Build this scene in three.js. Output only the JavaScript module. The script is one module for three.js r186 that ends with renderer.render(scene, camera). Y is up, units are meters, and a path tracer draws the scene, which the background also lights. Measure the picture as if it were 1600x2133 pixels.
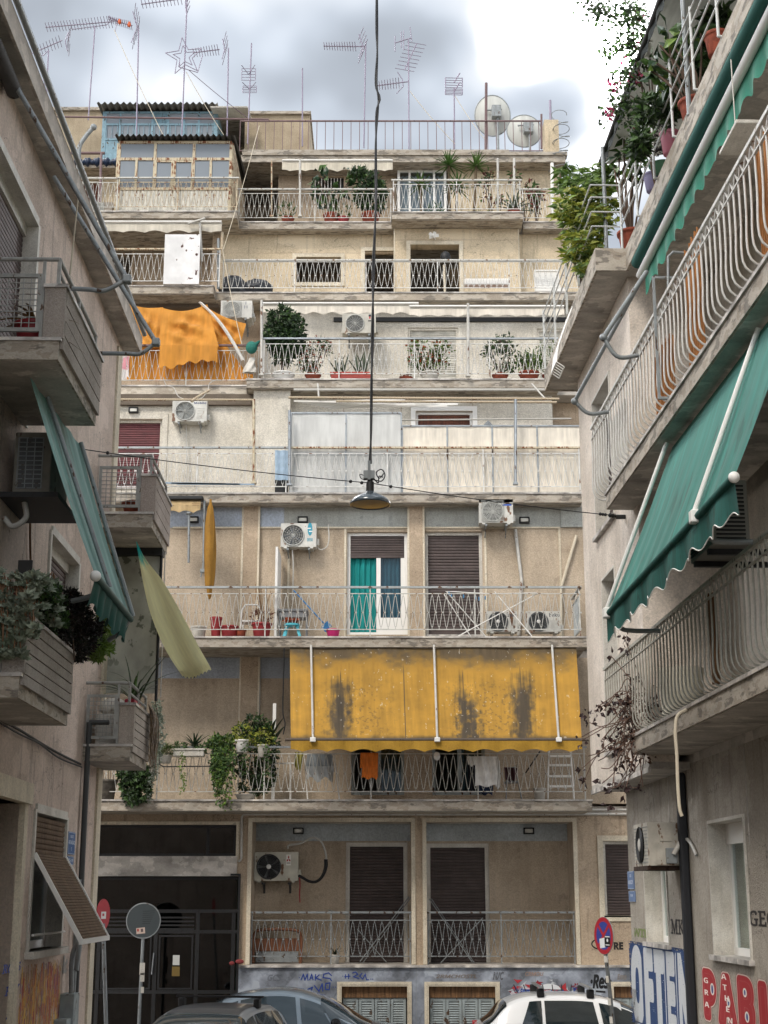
import * as THREE from 'three';
import { mergeGeometries } from 'three/addons/utils/BufferGeometryUtils.js';
import { RoundedBoxGeometry } from 'three/addons/geometries/RoundedBoxGeometry.js';

// ---------- camera, sky, sun, exposure ----------
const scene = new THREE.Scene();
const F = 3080, CX = 800, CY = 1066.5, PITCH = 14.6 * Math.PI / 180, EYE = 3.0;
const camera = new THREE.PerspectiveCamera(2 * Math.atan(1066.5 / F) * 180 / Math.PI, 0.75, 0.1, 600);
camera.position.set(0, EYE, 0);
camera.rotation.order = 'YXZ';
camera.rotation.x = PITCH;
scene.add(camera);
const renderer = new THREE.WebGLRenderer({ antialias: true });
renderer.toneMapping = THREE.LinearToneMapping;
renderer.toneMappingExposure = 3.0;
renderer.shadowMap.enabled = true;
const sun = new THREE.DirectionalLight(0xfff6ea, .85);
sun.position.set(-26, 62, 18); sun.target.position.set(0, 6, -26);
sun.shadow.radius = 32; sun.castShadow = true;
Object.assign(sun.shadow.camera, { left: -40, right: 40, top: 40, bottom: -40, near: 1, far: 200 });
scene.add(sun, sun.target);

// ---------- noise ----------
function RNG(a) { return () => { a |= 0; a = a + 0x6D2B79F5 | 0; let t = Math.imul(a ^ a >>> 15, 1 | a); t = t + Math.imul(t ^ t >>> 7, 61 | t) ^ t; return ((t ^ t >>> 14) >>> 0) / 4294967296; }; }
const rnd = RNG(7);
const rr = (a, b) => a + (b - a) * rnd();
const lerp = (a, b, t) => a + (b - a) * t, clamp = (x, a = 0, b = 1) => Math.min(b, Math.max(a, x)), sst = (a, b, x) => { x = clamp((x - a) / (b - a)); return x * x * (3 - 2 * x); };
const hsh = (x, y, s) => { let h = Math.imul(x, 374761393) ^ Math.imul(y, 668265263) ^ Math.imul(s, 974634777); h = Math.imul(h ^ h >>> 13, 1274126177); return ((h ^ h >>> 16) >>> 0) / 4294967296; };
function vn(x, y, px, py, s) {              // value noise, periodic in px, py
  const xi = Math.floor(x), yi = Math.floor(y); let fx = x - xi, fy = y - yi; fx = fx * fx * (3 - 2 * fx); fy = fy * fy * (3 - 2 * fy);
  const m = (a, p) => ((a % p) + p) % p, x0 = m(xi, px), x1 = m(xi + 1, px), y0 = m(yi, py), y1 = m(yi + 1, py);
  return lerp(lerp(hsh(x0, y0, s), hsh(x1, y0, s), fx), lerp(hsh(x0, y1, s), hsh(x1, y1, s), fx), fy);
}
function fbm(u, v, px, py, s, oct = 5) { let a = .5, t = 0, n = 0; for (let i = 0; i < oct; i++) { t += a * vn(u * px, v * py, px, py, s + i); n += a; a *= .55; px *= 2; py *= 2; } return t / n; }

const CLOUDS = [[1120, 70, 150, 130, .135], [1275, 320, 60, 190, .13], [1000, 40, 80, 90, .06], [345, 190, 70, 50, .09], [1085, 200, 95, 65, -.20], [1190, 285, 50, 70, -.20], [850, 60, 190, 100, -.11], [560, 40, 260, 120, -.06], [690, 120, 200, 110, -.05], [330, 40, 160, 60, -.06], [620, 260, 260, 60, .04], [150, 100, 120, 120, .03]];
// ---------- sky: broken cloud, grey-blue with bright white gaps ----------
{
  const W = 1024, H = 512, d = new Float32Array(W * H * 4);
  const h3 = (x, y, z, s) => hsh(x + Math.imul(z, 7919), y, s);
  const n3 = (x, y, z, s) => { const xi = Math.floor(x), yi = Math.floor(y), zi = Math.floor(z); const q = t => t * t * (3 - 2 * t); const fx = q(x - xi), fy = q(y - yi), fz = q(z - zi);
    const L = k => lerp(lerp(h3(xi, yi, zi + k, s), h3(xi + 1, yi, zi + k, s), fx), lerp(h3(xi, yi + 1, zi + k, s), h3(xi + 1, yi + 1, zi + k, s), fx), fy); return lerp(L(0), L(1), fz); };
  const f3 = (x, y, z, s, o) => { let a = .5, t = 0, n = 0; for (let i = 0; i < o; i++) { t += a * n3(x, y, z, s + i); n += a; a *= .52; x *= 2.03; y *= 2.03; z *= 2.03; } return t / n; };
  for (let j = 0; j < H; j++) for (let i = 0; i < W; i++) {
    const ph = ((i + .5) / W - .5) * 2 * Math.PI, el = ((j + .5) / H - .5) * Math.PI;
    const x = Math.cos(el) * Math.cos(ph), y = Math.sin(el), z = Math.cos(el) * Math.sin(ph);
    let r, g, b;
    if (y < -.02) { r = .25; g = .24; b = .22; } else {
      const k = 1 / (Math.max(y, 0) + .35), X = x * k * 3.2 + 40.3, Z = z * k * 3.2 + 33.1;
      const base = f3(X, 3.1, Z, 11, 6), fine = f3(X * 3.1, 9.2, Z * 3.1, 31, 5), big = f3(X * .55 + SKYX(), 1.7, Z * .55 + SKYZ(), 5, 3);
      const c = base * .62 + big * .5 + (fine - .5) * .16;
      let cc = c;
      if (z < 0) { const q = -z / Math.cos(PITCH), f = Math.cos(PITCH) * -z + Math.sin(PITCH) * y, px = CX + F * x / f, py = CY - F * (Math.cos(PITCH) * y + Math.sin(PITCH) * z) / f;   // the clouds of the day, where they stand
        if (f > .5) { const wx = (f3(X * 2.6, 5.5, Z * 2.6, 61, 6) - .5) * 330, wy = (f3(X * 2.6, 8.5, Z * 2.6, 81, 6) - .5) * 330; for (const [gx, gy, sx, sy, a] of CLOUDS) cc += a * Math.exp(-(((px + wx - gx) / sx) ** 2 + ((py + wy - gy) / sy) ** 2)); } }
      cc += (fine - .5) * .16;
      const soft = sst(.50, .66, cc), core = sst(.60, .78, cc) ** 1.5, dark = sst(.58, .40, cc);
      const body = lerp(.29, .21, dark) * (0.92 + (fine - .5) * .5 + (base - .5) * .6);
      r = lerp(lerp(body * .86, .335, soft), 5, core); g = lerp(lerp(body * .95, .345, soft), 5.03, core); b = lerp(lerp(body * 1.08, .36, soft), 5.1, core);
    }
    const o = (j * W + i) * 4; d[o] = r; d[o + 1] = g; d[o + 2] = b; d[o + 3] = 1;
  }
  function SKYX() { return 12.4; } function SKYZ() { return 7.9; }
  const t = new THREE.DataTexture(d, W, H, THREE.RGBAFormat, THREE.FloatType);
  t.mapping = THREE.EquirectangularReflectionMapping; t.magFilter = t.minFilter = THREE.LinearFilter; t.wrapS = THREE.RepeatWrapping; t.needsUpdate = true;
  scene.background = t; scene.environment = t;
}

// ---------- textures ----------
function dtex(n, fn, srgb = true, h = n) {
  const d = new Uint8Array(n * h * 4);
  for (let y = 0; y < h; y++) for (let x = 0; x < n; x++) { const c = fn((x + .5) / n, (y + .5) / h), o = (y * n + x) * 4; const a = Array.isArray(c) ? c : [c, c, c]; d[o] = clamp(a[0]) * 255; d[o + 1] = clamp(a[1]) * 255; d[o + 2] = clamp(a[2]) * 255; d[o + 3] = a[3] === undefined ? 255 : clamp(a[3]) * 255; }
  const t = new THREE.DataTexture(d, n, h); t.wrapS = t.wrapT = THREE.RepeatWrapping; t.magFilter = THREE.LinearFilter; t.minFilter = THREE.LinearMipmapLinearFilter; t.generateMipmaps = true;
  if (srgb) t.colorSpace = THREE.SRGBColorSpace; t.needsUpdate = true; return t;
}
function ctex(w, h, draw) { const c = document.createElement('canvas'); c.width = w; c.height = h; draw(c.getContext('2d'), w, h); const t = new THREE.CanvasTexture(c); t.colorSpace = THREE.SRGBColorSpace; t.needsUpdate = true; return t; }
const rep = (t, sx, sy = sx) => { const c = t.clone(); c.repeat.set(1 / sx, 1 / sy); c.needsUpdate = true; return c; };
const tint = (k, w = 1) => [k, k * lerp(1, .99, w), k * lerp(1, .975, w)];
const T = {
  // old sprayed stucco: blotches, rain streaks and pitting
  stucco: dtex(1024, (u, v) => { const b = fbm(u, v, 5, 5, 3, 6), st = fbm(u, v, 38, 3, 17, 5), f = fbm(u, v, 190, 190, 41, 3), sp = sst(.68, .80, fbm(u, v, 22, 15, 77, 5)); const k = .90 + (b - .5) * .24 + (st - .5) * .09 + (f - .5) * .22 - sp * .08; return tint(k, clamp(1.6 - b * 2)); }),
  stuccoBump: dtex(1024, (u, v) => { const a = fbm(u, v, 64, 64, 5, 4), w = Math.abs(fbm(u + .02 * fbm(u, v, 12, 12, 8, 2), v, 46, 70, 9, 3) - .5) * 2; return clamp(.25 + a * .55 + (1 - w) * .25 - .15); }, false),
  // concrete edges: flaking paint, bare patches, black lichen
  edge: dtex(1024, (u, v) => { const b = fbm(u, v, 9, 14, 3, 6), l = fbm(u, v, 14, 22, 61, 6), fl = fbm(u, v, 20, 20, 91, 5), f = fbm(u, v, 200, 200, 33, 2); let c = [.80, .78, .75]; const bare = sst(.53, .56, fl); c = c.map((q, i) => lerp(q, [.72, .69, .65][i], bare)); const lich = sst(.58, .66, l) * .45; c = c.map((q, i) => lerp(q, [.33, .32, .31][i], lich)); const k = .97 + (b - .5) * .26 + (f - .5) * .14; return c.map(q => q * k); }),
  soffit: dtex(512, (u, v) => { const b = fbm(u, v, 5, 9, 23, 6), p = sst(.55, .57, fbm(u, v, 8, 12, 71, 5)), f = fbm(u, v, 120, 120, 3, 3); const k = .82 + (b - .5) * .5 + p * .12 + (f - .5) * .12; return tint(k, .7); }),
  fabric: dtex(512, (u, v) => { const w = .5 + .25 * Math.sin(u * 6.2832 * 128) + .25 * Math.sin(v * 6.2832 * 128), s = fbm(u, v, 30, 4, 5, 4), b = fbm(u, v, 4, 4, 8, 4); const k = .90 + w * .05 + (s - .5) * .16 + (b - .5) * .18; return [k, k, k]; }),
  rust: dtex(512, (u, v) => { const a = fbm(u, v, 7, 9, 6, 6), s = fbm(u, v, 40, 4, 66, 4); const r = sst(.55, .66, a * .45 + s * .58); const k = .92 + (fbm(u, v, 90, 90, 4, 2) - .5) * .2; return [lerp(.92, .52, r) * k, lerp(.89, .27, r) * k, lerp(.82, .14, r) * k]; }),
  metal: dtex(512, (u, v) => { const a = fbm(u, v, 12, 12, 6, 5), r = sst(.66, .74, fbm(u, v, 18, 10, 44, 5)); const k = .9 + (a - .5) * .25; return [lerp(k, .5, r), lerp(k, .36, r), lerp(k, .27, r)]; }),
  slat: dtex(512, (u, v) => { const s = fbm(u, v, 3, 60, 6, 4), p = fbm(u, v, 10, 10, 3, 5), f = fbm(u, v, 160, 40, 8, 2); const k = .86 + (s - .5) * .35 + (p - .5) * .3 + (f - .5) * .12; return tint(k, .6); }),
  wood: dtex(512, (u, v) => { const g = fbm(u + .03 * fbm(u, v, 4, 3, 2, 3), v, 50, 4, 12, 4); const k = .8 + (g - .5) * .7; return [k, k * .96, k * .9]; }),
  marble: dtex(1024, (u, v) => { const w = fbm(u, v, 5, 5, 9, 6), q = Math.abs(fbm(u + w * .25, v + w * .2, 6, 6, 29, 6) - .5), vein = sst(.05, 0, q), c = fbm(u, v, 9, 9, 71, 6); const k = .80 + (c - .5) * .75 - vein * .1 + sst(.62, .72, w) * .22; return [k, k * 1.0, k * 1.02]; }),
  stucco2: dtex(1024, (u, v) => { const b = fbm(u, v, 4, 4, 13, 6), st = fbm(u, v, 30, 3, 27, 5), f = fbm(u, v, 190, 190, 51, 3), q = fbm(u, v, 5, 6, 87, 6), pa = sst(.595, .60, q), cr = sst(.006, .001, Math.abs(fbm(u, v, 4, 6, 141, 6) - .5)) * sst(.5, .6, fbm(u, v, 5, 5, 7, 3)), dr = sst(.60, .72, st * .6 + fbm(u, v, 60, 6, 5, 4) * .45); const k = .90 + (b - .5) * .26 + (f - .5) * .2 + pa * .06 - cr * .22 - dr * .10; return tint(k, clamp(1.5 - b * 1.6 - pa * .5)); }),
  canvas: dtex(1024, (u, v) => { const w = .5 + .5 * Math.sin(u * 6.2832 * 200) * Math.sin(v * 6.2832 * 200), s = fbm(u, v, 26, 2, 5, 5), b = fbm(u, v, 5, 5, 8, 5), d = sst(.60, .72, fbm(u, v, 18, 7, 44, 6)), sm = Math.max(sst(.004, .002, Math.abs(u - .25)), sst(.004, .002, Math.abs(u - .75))); const k = .88 + w * .03 + (s - .5) * .34 + (b - .5) * .2 - d * .16 - sm * .2; return [k + d * .05, k + d * .01, k]; }),
  leaf: dtex(128, (u, v) => { const k = .8 + (fbm(u, v, 6, 6, 4, 4) - .5) * .6; return [k, k, k * .9]; }),
};
// ---------- materials ----------
const mats = {};
function M(hex, o = {}) {
  const key = JSON.stringify([hex, o]); if (mats[key]) return mats[key];
  const p = { color: hex, roughness: o.r ?? .85, metalness: o.m ?? 0 };
  if (o.t) p.map = rep2(o.t, o.s ?? 2, o.sy ?? o.s ?? 2);
  if (o.b) { p.bumpMap = rep2('stuccoBump', o.bs ?? 1); p.bumpScale = o.b; }
  let m;
  if (o.tr || o.cc || o.sheen) { m = new THREE.MeshPhysicalMaterial(p); if (o.tr) { m.transmission = o.tr; m.thickness = 0; m.ior = 1.45; } if (o.cc) { m.clearcoat = o.cc; m.clearcoatRoughness = .06; } }
  else m = new THREE.MeshStandardMaterial(p);
  m.side = THREE.DoubleSide;
  return mats[key] = m;
}
const reps = {};
function rep2(n, sx, sy = sx) { const k = n + sx + '_' + sy; return reps[k] ??= rep(T[n], sx, sy); }
const texM = (t, o = {}) => { const m = new THREE.MeshStandardMaterial({ map: t, roughness: o.r ?? .8, transparent: !!o.a, side: THREE.DoubleSide, ...(o.a ? { alphaTest: 0 } : {}) }); if (o.c) m.color.set(o.c); return m; };

// ---------- frames: the photograph's rays meet real planes ----------
const V = (x, y, z) => new THREE.Vector3(x, y, z);
function ray(px, py) { const u = (px - CX) / F, v = -(py - CY) / F; return [u, v * Math.cos(PITCH) + Math.sin(PITCH), Math.cos(PITCH) - v * Math.sin(PITCH)]; }   // right, up, forward
function at(px, py, D) { const [u, y, z] = ray(px, py), s = D / z; return V(u * s, EYE + y * s, -D); }
const PHI = { M: 0, R: .0346, L: .0157 };                                                    // turn of the street on each side
function onSide(f, px, py, X) { const [u, y, z] = ray(px, py), a = PHI[f], c = Math.cos(a), s = Math.sin(a); const lx = u * c + z * s, lz = z * c - u * s; const k = X / lx; return V(X, EYE + y * k, -lz * k); }   // on the plane local x = X of a side frame
function onZ(f, px, py, D) { const [u, y, z] = ray(px, py), a = PHI[f], c = Math.cos(a), s = Math.sin(a); const lx = u * c + z * s, lz = z * c - u * s, k = D / lz; return V(lx * k, EYE + y * k, -D); }
function onY(f, px, py, Y) { const [u, y, z] = ray(px, py), a = PHI[f], c = Math.cos(a), s = Math.sin(a); const lx = u * c + z * s, lz = z * c - u * s, k = (Y - EYE) / y; return V(lx * k, Y, -lz * k); }
const RC = (x0, y0, x1, y1, D) => { const l = at(x0, (y0 + y1) / 2, D).x, r = at(x1, (y0 + y1) / 2, D).x, t = at((x0 + x1) / 2, y0, D).y, b = at((x0 + x1) / 2, y1, D).y; return { x0: l, x1: r, y0: b, y1: t, w: r - l, h: t - b, cx: (l + r) / 2, cy: (b + t) / 2 }; };

// ---------- geometry helpers ----------
const box = (x0, x1, y0, y1, z0, z1) => new THREE.BoxGeometry(Math.abs(x1 - x0), Math.abs(y1 - y0), Math.abs(z1 - z0)).translate((x0 + x1) / 2, (y0 + y1) / 2, (z0 + z1) / 2);
const rbox = (x0, x1, y0, y1, z0, z1, r = .02, seg = 2) => new RoundedBoxGeometry(Math.abs(x1 - x0), Math.abs(y1 - y0), Math.abs(z1 - z0), seg, r).translate((x0 + x1) / 2, (y0 + y1) / 2, (z0 + z1) / 2);
function bar(a, b, r, seg = 6, r2 = r) { const d = V().subVectors(b, a), L = d.length(); const g = new THREE.CylinderGeometry(r2, r, L, seg, 1); g.applyQuaternion(new THREE.Quaternion().setFromUnitVectors(V(0, 1, 0), d.normalize())); return g.translate((a.x + b.x) / 2, (a.y + b.y) / 2, (a.z + b.z) / 2); }
function flat(a, b, w, t) { const d = V().subVectors(b, a), L = d.length(); const g = new THREE.BoxGeometry(w, L, t); g.applyQuaternion(new THREE.Quaternion().setFromUnitVectors(V(0, 1, 0), d.normalize())); return g.translate((a.x + b.x) / 2, (a.y + b.y) / 2, (a.z + b.z) / 2); }
function tube(pts, r, o = {}) { const c = o.poly ? (() => { const p = new THREE.CurvePath(); for (let i = 1; i < pts.length; i++) p.add(new THREE.LineCurve3(pts[i - 1], pts[i])); if (o.closed) p.add(new THREE.LineCurve3(pts.at(-1), pts[0])); return p; })() : new THREE.CatmullRomCurve3(pts, !!o.closed, 'centripetal'); return new THREE.TubeGeometry(c, o.n ?? pts.length * 5, r, o.seg ?? 5, !!o.closed); }
function polyline(pts, r, seg = 5, closed) { const g = []; for (let i = 1; i < pts.length; i++) g.push(bar(pts[i - 1], pts[i], r, seg)); if (closed) g.push(bar(pts.at(-1), pts[0], r, seg)); for (let i = closed ? 0 : 1; i < pts.length - (closed ? 0 : 1); i++) g.push(new THREE.SphereGeometry(r, 5, 4).translate(pts[i].x, pts[i].y, pts[i].z)); return g; }
function grid(nu, nv, fn, keepUV = true) {   // fn(u,v) -> Vector3
  const p = [], uv = [], idx = []; for (let j = 0; j <= nv; j++) for (let i = 0; i <= nu; i++) { const q = fn(i / nu, j / nv); p.push(q.x, q.y, q.z); uv.push(i / nu, j / nv); }
  for (let j = 0; j < nv; j++) for (let i = 0; i < nu; i++) { const a = j * (nu + 1) + i, b = a + 1, c = a + nu + 1, d = c + 1; idx.push(a, b, d, a, d, c); }
  const g = new THREE.BufferGeometry(); g.setAttribute('position', new THREE.Float32BufferAttribute(p, 3)); g.setAttribute('uv', new THREE.Float32BufferAttribute(uv, 2)); g.setIndex(idx); g.computeVertexNormals(); if (keepUV) g.userData.uv = true; return g;
}
function extrude(pts, depth, holes = []) { const s = new THREE.Shape(pts.map(p => new THREE.Vector2(p[0], p[1]))); for (const h of holes) s.holes.push(new THREE.Path(h.map(p => new THREE.Vector2(p[0], p[1])))); return new THREE.ExtrudeGeometry(s, { depth, bevelEnabled: false }); }
const rectP = (x0, x1, y0, y1) => [[x0, y0], [x1, y0], [x1, y1], [x0, y1]];
const wallXY = (x0, x1, y0, y1, zFront, th, holes = []) => extrude(rectP(x0, x1, y0, y1), th, holes.map(h => rectP(h.x0, h.x1, h.y0, h.y1))).translate(0, 0, zFront - th);
// a wall in the plane x = X whose visible face looks along sgn*x ; holes in (D, y)
function wallZY(X, sgn, D0, D1, y0, y1, th, holes = []) { const g = extrude(rectP(D0, D1, y0, y1), th, holes.map(h => rectP(h.D0, h.D1, h.y0, h.y1))); g.rotateY(Math.PI / 2); return g.translate(sgn > 0 ? X - th : X, 0, 0); }
function frameXY(r, w, z0, z1) { return [box(r.x0, r.x1, r.y1 - w, r.y1, z0, z1), box(r.x0, r.x0 + w, r.y0, r.y1 - w, z0, z1), box(r.x1 - w, r.x1, r.y0, r.y1 - w, z0, z1)]; }
const frame4 = (r, w, z0, z1) => [...frameXY(r, w, z0, z1), box(r.x0 + w, r.x1 - w, r.y0, r.y0 + w, z0, z1)];
// corrugated roller shutter between x0..x1, y0..y1 at z (front crest)
function slatsXY(x0, x1, y0, y1, z, pitch = .05, dep = .014, jitter = 0) {
  const n = Math.max(2, Math.round((y1 - y0) / pitch)), prof = [];
  for (let i = 0; i < n; i++) { const a = y0 + (y1 - y0) * i / n, s = (y1 - y0) / n, jz = jitter * (hsh(i, 3, 9) - .5); prof.push([a, -dep], [a + s * .16, -dep * .2 + jz], [a + s * .5, jz], [a + s * .86, -dep * .2 + jz], [a + s * .94, -dep]); }
  prof.push([y1, -dep]);
  const p = [], uv = [], idx = []; prof.forEach(([y, dz]) => { p.push(x0, y, z + dz, x1, y, z + dz); uv.push(x0, y, x1, y); });
  for (let i = 0; i < prof.length - 1; i++) idx.push(i * 2, i * 2 + 1, i * 2 + 3, i * 2, i * 2 + 3, i * 2 + 2);
  const g = new THREE.BufferGeometry(); g.setAttribute('position', new THREE.Float32BufferAttribute(p, 3)); g.setAttribute('uv', new THREE.Float32BufferAttribute(uv, 2)); g.setIndex(idx); const h = g.toNonIndexed(); h.computeVertexNormals(); return h;
}
function boxUV(g) { const p = g.attributes.position, n = g.attributes.normal, uv = new Float32Array(p.count * 2); for (let i = 0; i < p.count; i++) { const ax = Math.abs(n.getX(i)), ay = Math.abs(n.getY(i)), az = Math.abs(n.getZ(i)); let u, v; if (az >= ax && az >= ay) { u = p.getX(i); v = p.getY(i); } else if (ax >= ay) { u = p.getZ(i) + 3.7; v = p.getY(i); } else { u = p.getX(i) + 1.3; v = p.getZ(i); } uv[i * 2] = u; uv[i * 2 + 1] = v; } g.setAttribute('uv', new THREE.BufferAttribute(uv, 2)); return g; }

// ---------- objects ----------
const used = {};
function numbered(n) { used[n] = (used[n] ?? -1) + 1; return used[n] ? n + '_' + String(used[n]).padStart(3, '0') : n; }
function merge(geos) { const l = [geos].flat(Infinity).map(g => { const keep = g.userData.uv; let q = g.index ? g.toNonIndexed() : g.clone(); for (const k of Object.keys(q.attributes)) if (!['position', 'normal', 'uv'].includes(k)) q.deleteAttribute(k); if (!q.attributes.normal) q.computeVertexNormals(); if (!keep || !q.attributes.uv) boxUV(q); return q; }); return l.length > 1 ? mergeGeometries(l) : l[0]; }
// a top-level thing; geometry of its parts is written in the coordinates of its frame f
function thing(name, label, category, base, o = {}) {
  const g = new THREE.Group(), f = o.f ?? 'M'; g.name = numbered(name); g.rotation.y = PHI[f]; g.position.copy(base).applyAxisAngle(V(0, 1, 0), PHI[f]); g.base = base.clone(); g.root = g;
  g.userData = { label, category }; if (o.group) g.userData.group = o.group; scene.add(g); return g;
}
function part(name, geos, mat, parent, label) {
  const geo = merge(geos); const b = parent.root.base; geo.translate(-b.x, -b.y, -b.z);
  const m = new THREE.Mesh(geo, mat); m.name = numbered(name); m.castShadow = m.receiveShadow = true; m.root = parent.root; if (label) m.userData.label = label; parent.add(m); return m;
}
function piece(name, geo, mat, parent, x, y, z, prep) { const m = new THREE.Mesh(geo, mat), b = parent.root.base; m.name = numbered(name); m.position.set(x - b.x, y - b.y, z - b.z); m.castShadow = m.receiveShadow = true; if (prep) prep(m); m.root = parent.root; parent.add(m); return m; }
function single(name, label, category, geos, mat, o = {}) {   // a thing that is one mesh
  const geo = merge(geos); geo.computeBoundingBox(); const bb = geo.boundingBox, b = V((bb.min.x + bb.max.x) / 2, bb.min.y, (bb.min.z + bb.max.z) / 2); const f = o.f ?? 'M'; geo.translate(-b.x, -b.y, -b.z);
  const m = new THREE.Mesh(geo, mat); m.name = numbered(name); m.base = b; m.root = m; m.position.copy(b).applyAxisAngle(V(0, 1, 0), PHI[f]); m.rotation.y = PHI[f]; m.castShadow = m.receiveShadow = true;
  m.userData = { label, category }; if (o.group) m.userData.group = o.group; if (o.kind) { m.userData = { kind: o.kind, ...(label ? { label, category } : {}) }; } scene.add(m); return m;
}
// ---------- shared colours ----------
const C = {
  beige: M(0xc7b7a2, { t: 'stucco', s: 3, b: .012, bs: .8 }), beigeD: M(0xc4b19a, { t: 'stucco2', s: 3.3, b: .014, bs: .8 }), cream: M(0xe8e3d7, { t: 'stucco', s: 3.5, b: .012, bs: .9 }), sand: M(0xd9c9ad, { t: 'stucco2', s: 4, b: .008, bs: .9 }), trim: M(0xe5dbc6, { t: 'stucco', s: 2.4 }),
  band: M(0xb6c1d0, { t: 'stucco', s: 4.1 }), bandG: M(0xb9bdb9, { t: 'stucco', s: 2.7, b: .004, bs: 1.4 }), brownC: M(0x71665a, { t: 'stucco2', s: 1.7 }), edge: M(0xdfdad2, { t: 'edge', s: 2.6, sy: 1.3 }), edgeW: M(0xf0ebe2, { t: 'edge', s: 5.1, sy: 2.9 }), soffit: M(0xcfcac3, { t: 'soffit', s: 2.2 }), nose: M(0xd9d4ca, { t: 'marble', s: 2, r: .5 }), marble: M(0xa9b1bb, { t: 'marble', s: 2.1, r: .55 }),
  rail: M(0xd8d8d2, { t: 'metal', s: .9, r: .5 }), railW: M(0xe6e6e2, { t: 'metal', s: 1.1, r: .5 }), hand: M(0xb9c0c2, { t: 'metal', s: 1.3, r: .4 }), rustM: M(0xe8e2d4, { t: 'rust', s: .7, r: .75 }), brownRail: M(0x80696a, { t: 'metal', s: 1, r: .7 }),
  white: M(0xe9e8e4, { r: .5 }), whiteD: M(0xdedbd3, { t: 'stucco', s: 1.3, r: .6 }), alu: M(0xaeb4b8, { t: 'metal', s: 1.2, r: .35, m: .6 }), galv: M(0x9aa0a2, { t: 'metal', s: .8, r: .5, m: .3 }), dark: M(0x14171a, { r: .5 }), black: M(0x0b0b0c, { r: .6 }), iron: M(0x17191c, { t: 'metal', s: .7, r: .55 }),
  shut: M(0x584c4a, { t: 'slat', s: 1.7, r: .6 }), shutR: M(0x6e3237, { t: 'slat', s: 1.5, r: .55 }), shutW: M(0xd8d6cc, { t: 'slat', s: 1.6, r: .6 }), shutB: M(0x7d4a36, { t: 'wood', s: 1.1, r: .6 }), shutG: M(0x6c5c5a, { t: 'slat', s: 1.5, r: .6 }),
  glass: M(0xdfe8ea, { tr: 1, r: .03 }), glassT: M(0x3c5a52, { tr: 1, r: .03 }), glassG: M(0xb4bdc6, { tr: .5, r: .15 }), darkroom: M(0x969288, { r: .95 }), louv: M(0xa3aeb0, { t: 'metal', s: 1.4, r: .6 }), terra: M(0xa4513a, { t: 'soffit', s: .5, r: .8 }), plasticR: M(0x9c3237, { r: .45 }), soil: M(0x2b211a, { r: 1 }), wood: M(0xa9713f, { t: 'wood', s: .8, r: .6 }), plank: M(0x8a6a4c, { t: 'wood', s: 1.2, r: .8 }),
  pipe: M(0xd3d1ca, { t: 'metal', s: 1.2, r: .55 }), pipeD: M(0x3d3f40, { r: .55 }), rubber: M(0x17171a, { r: .55 }),
};
const Zs = { 1: 27, 2: 27, 3: 27.9, 4: 29.7, 5: 32.1, 6: 34.4, R: 36.6 }, SY = { 1: 4.7, 2: 7.66, 3: 10.66, 4: 13.66, 5: 16.66, 6: 19.66, R: 22.6 };
const W = { 0: 28.2, L: 29.1, 1: 28.25, 2: 28.3, 3: 30.2, 4: 32.6, 5: 34.95, 6: 37.4 };
const X = (px, py, D) => at(px, py, D).x, Y = (py, D) => at(800, py, D).y;

// ---------- ground ----------
const asphalt = M(0x5e5d5c, { t: 'soffit', s: 3 }), bouncePaving = M(0x98948c, { t: 'edge', s: 3 });  // unseen paving, tone lightened to bounce light onto walls and undersides
single('cross_street', 'asphalt cross street', 'road', grid(8, 2, (u, v) => V(lerp(-120, 120, u), 0, lerp(-26.6, -20.4, v)), false), asphalt, { kind: 'structure' });
single('uphill_street', 'unseen street with paving kept pale to bounce light', 'road', grid(2, 30, (u, v) => { const D = lerp(20.4, -40, v); return V(lerp(-4, 4.6, u), .004 + Math.max(0, 20.4 - D) * .068, -D); }, false), bouncePaving, { kind: 'structure' });
single('ground', 'unseen ground sheet kept pale to bounce light', 'ground', [grid(2, 2, (u, v) => V(lerp(-300, 300, u), -.05, lerp(-300, 300, v)), false)], bouncePaving, { kind: 'structure' });
single('pavement', 'concrete pavement', 'pavement', [box(-60, 60, 0, .13, -28.2, -26.6)], C.edge, { kind: 'structure' });

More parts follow.
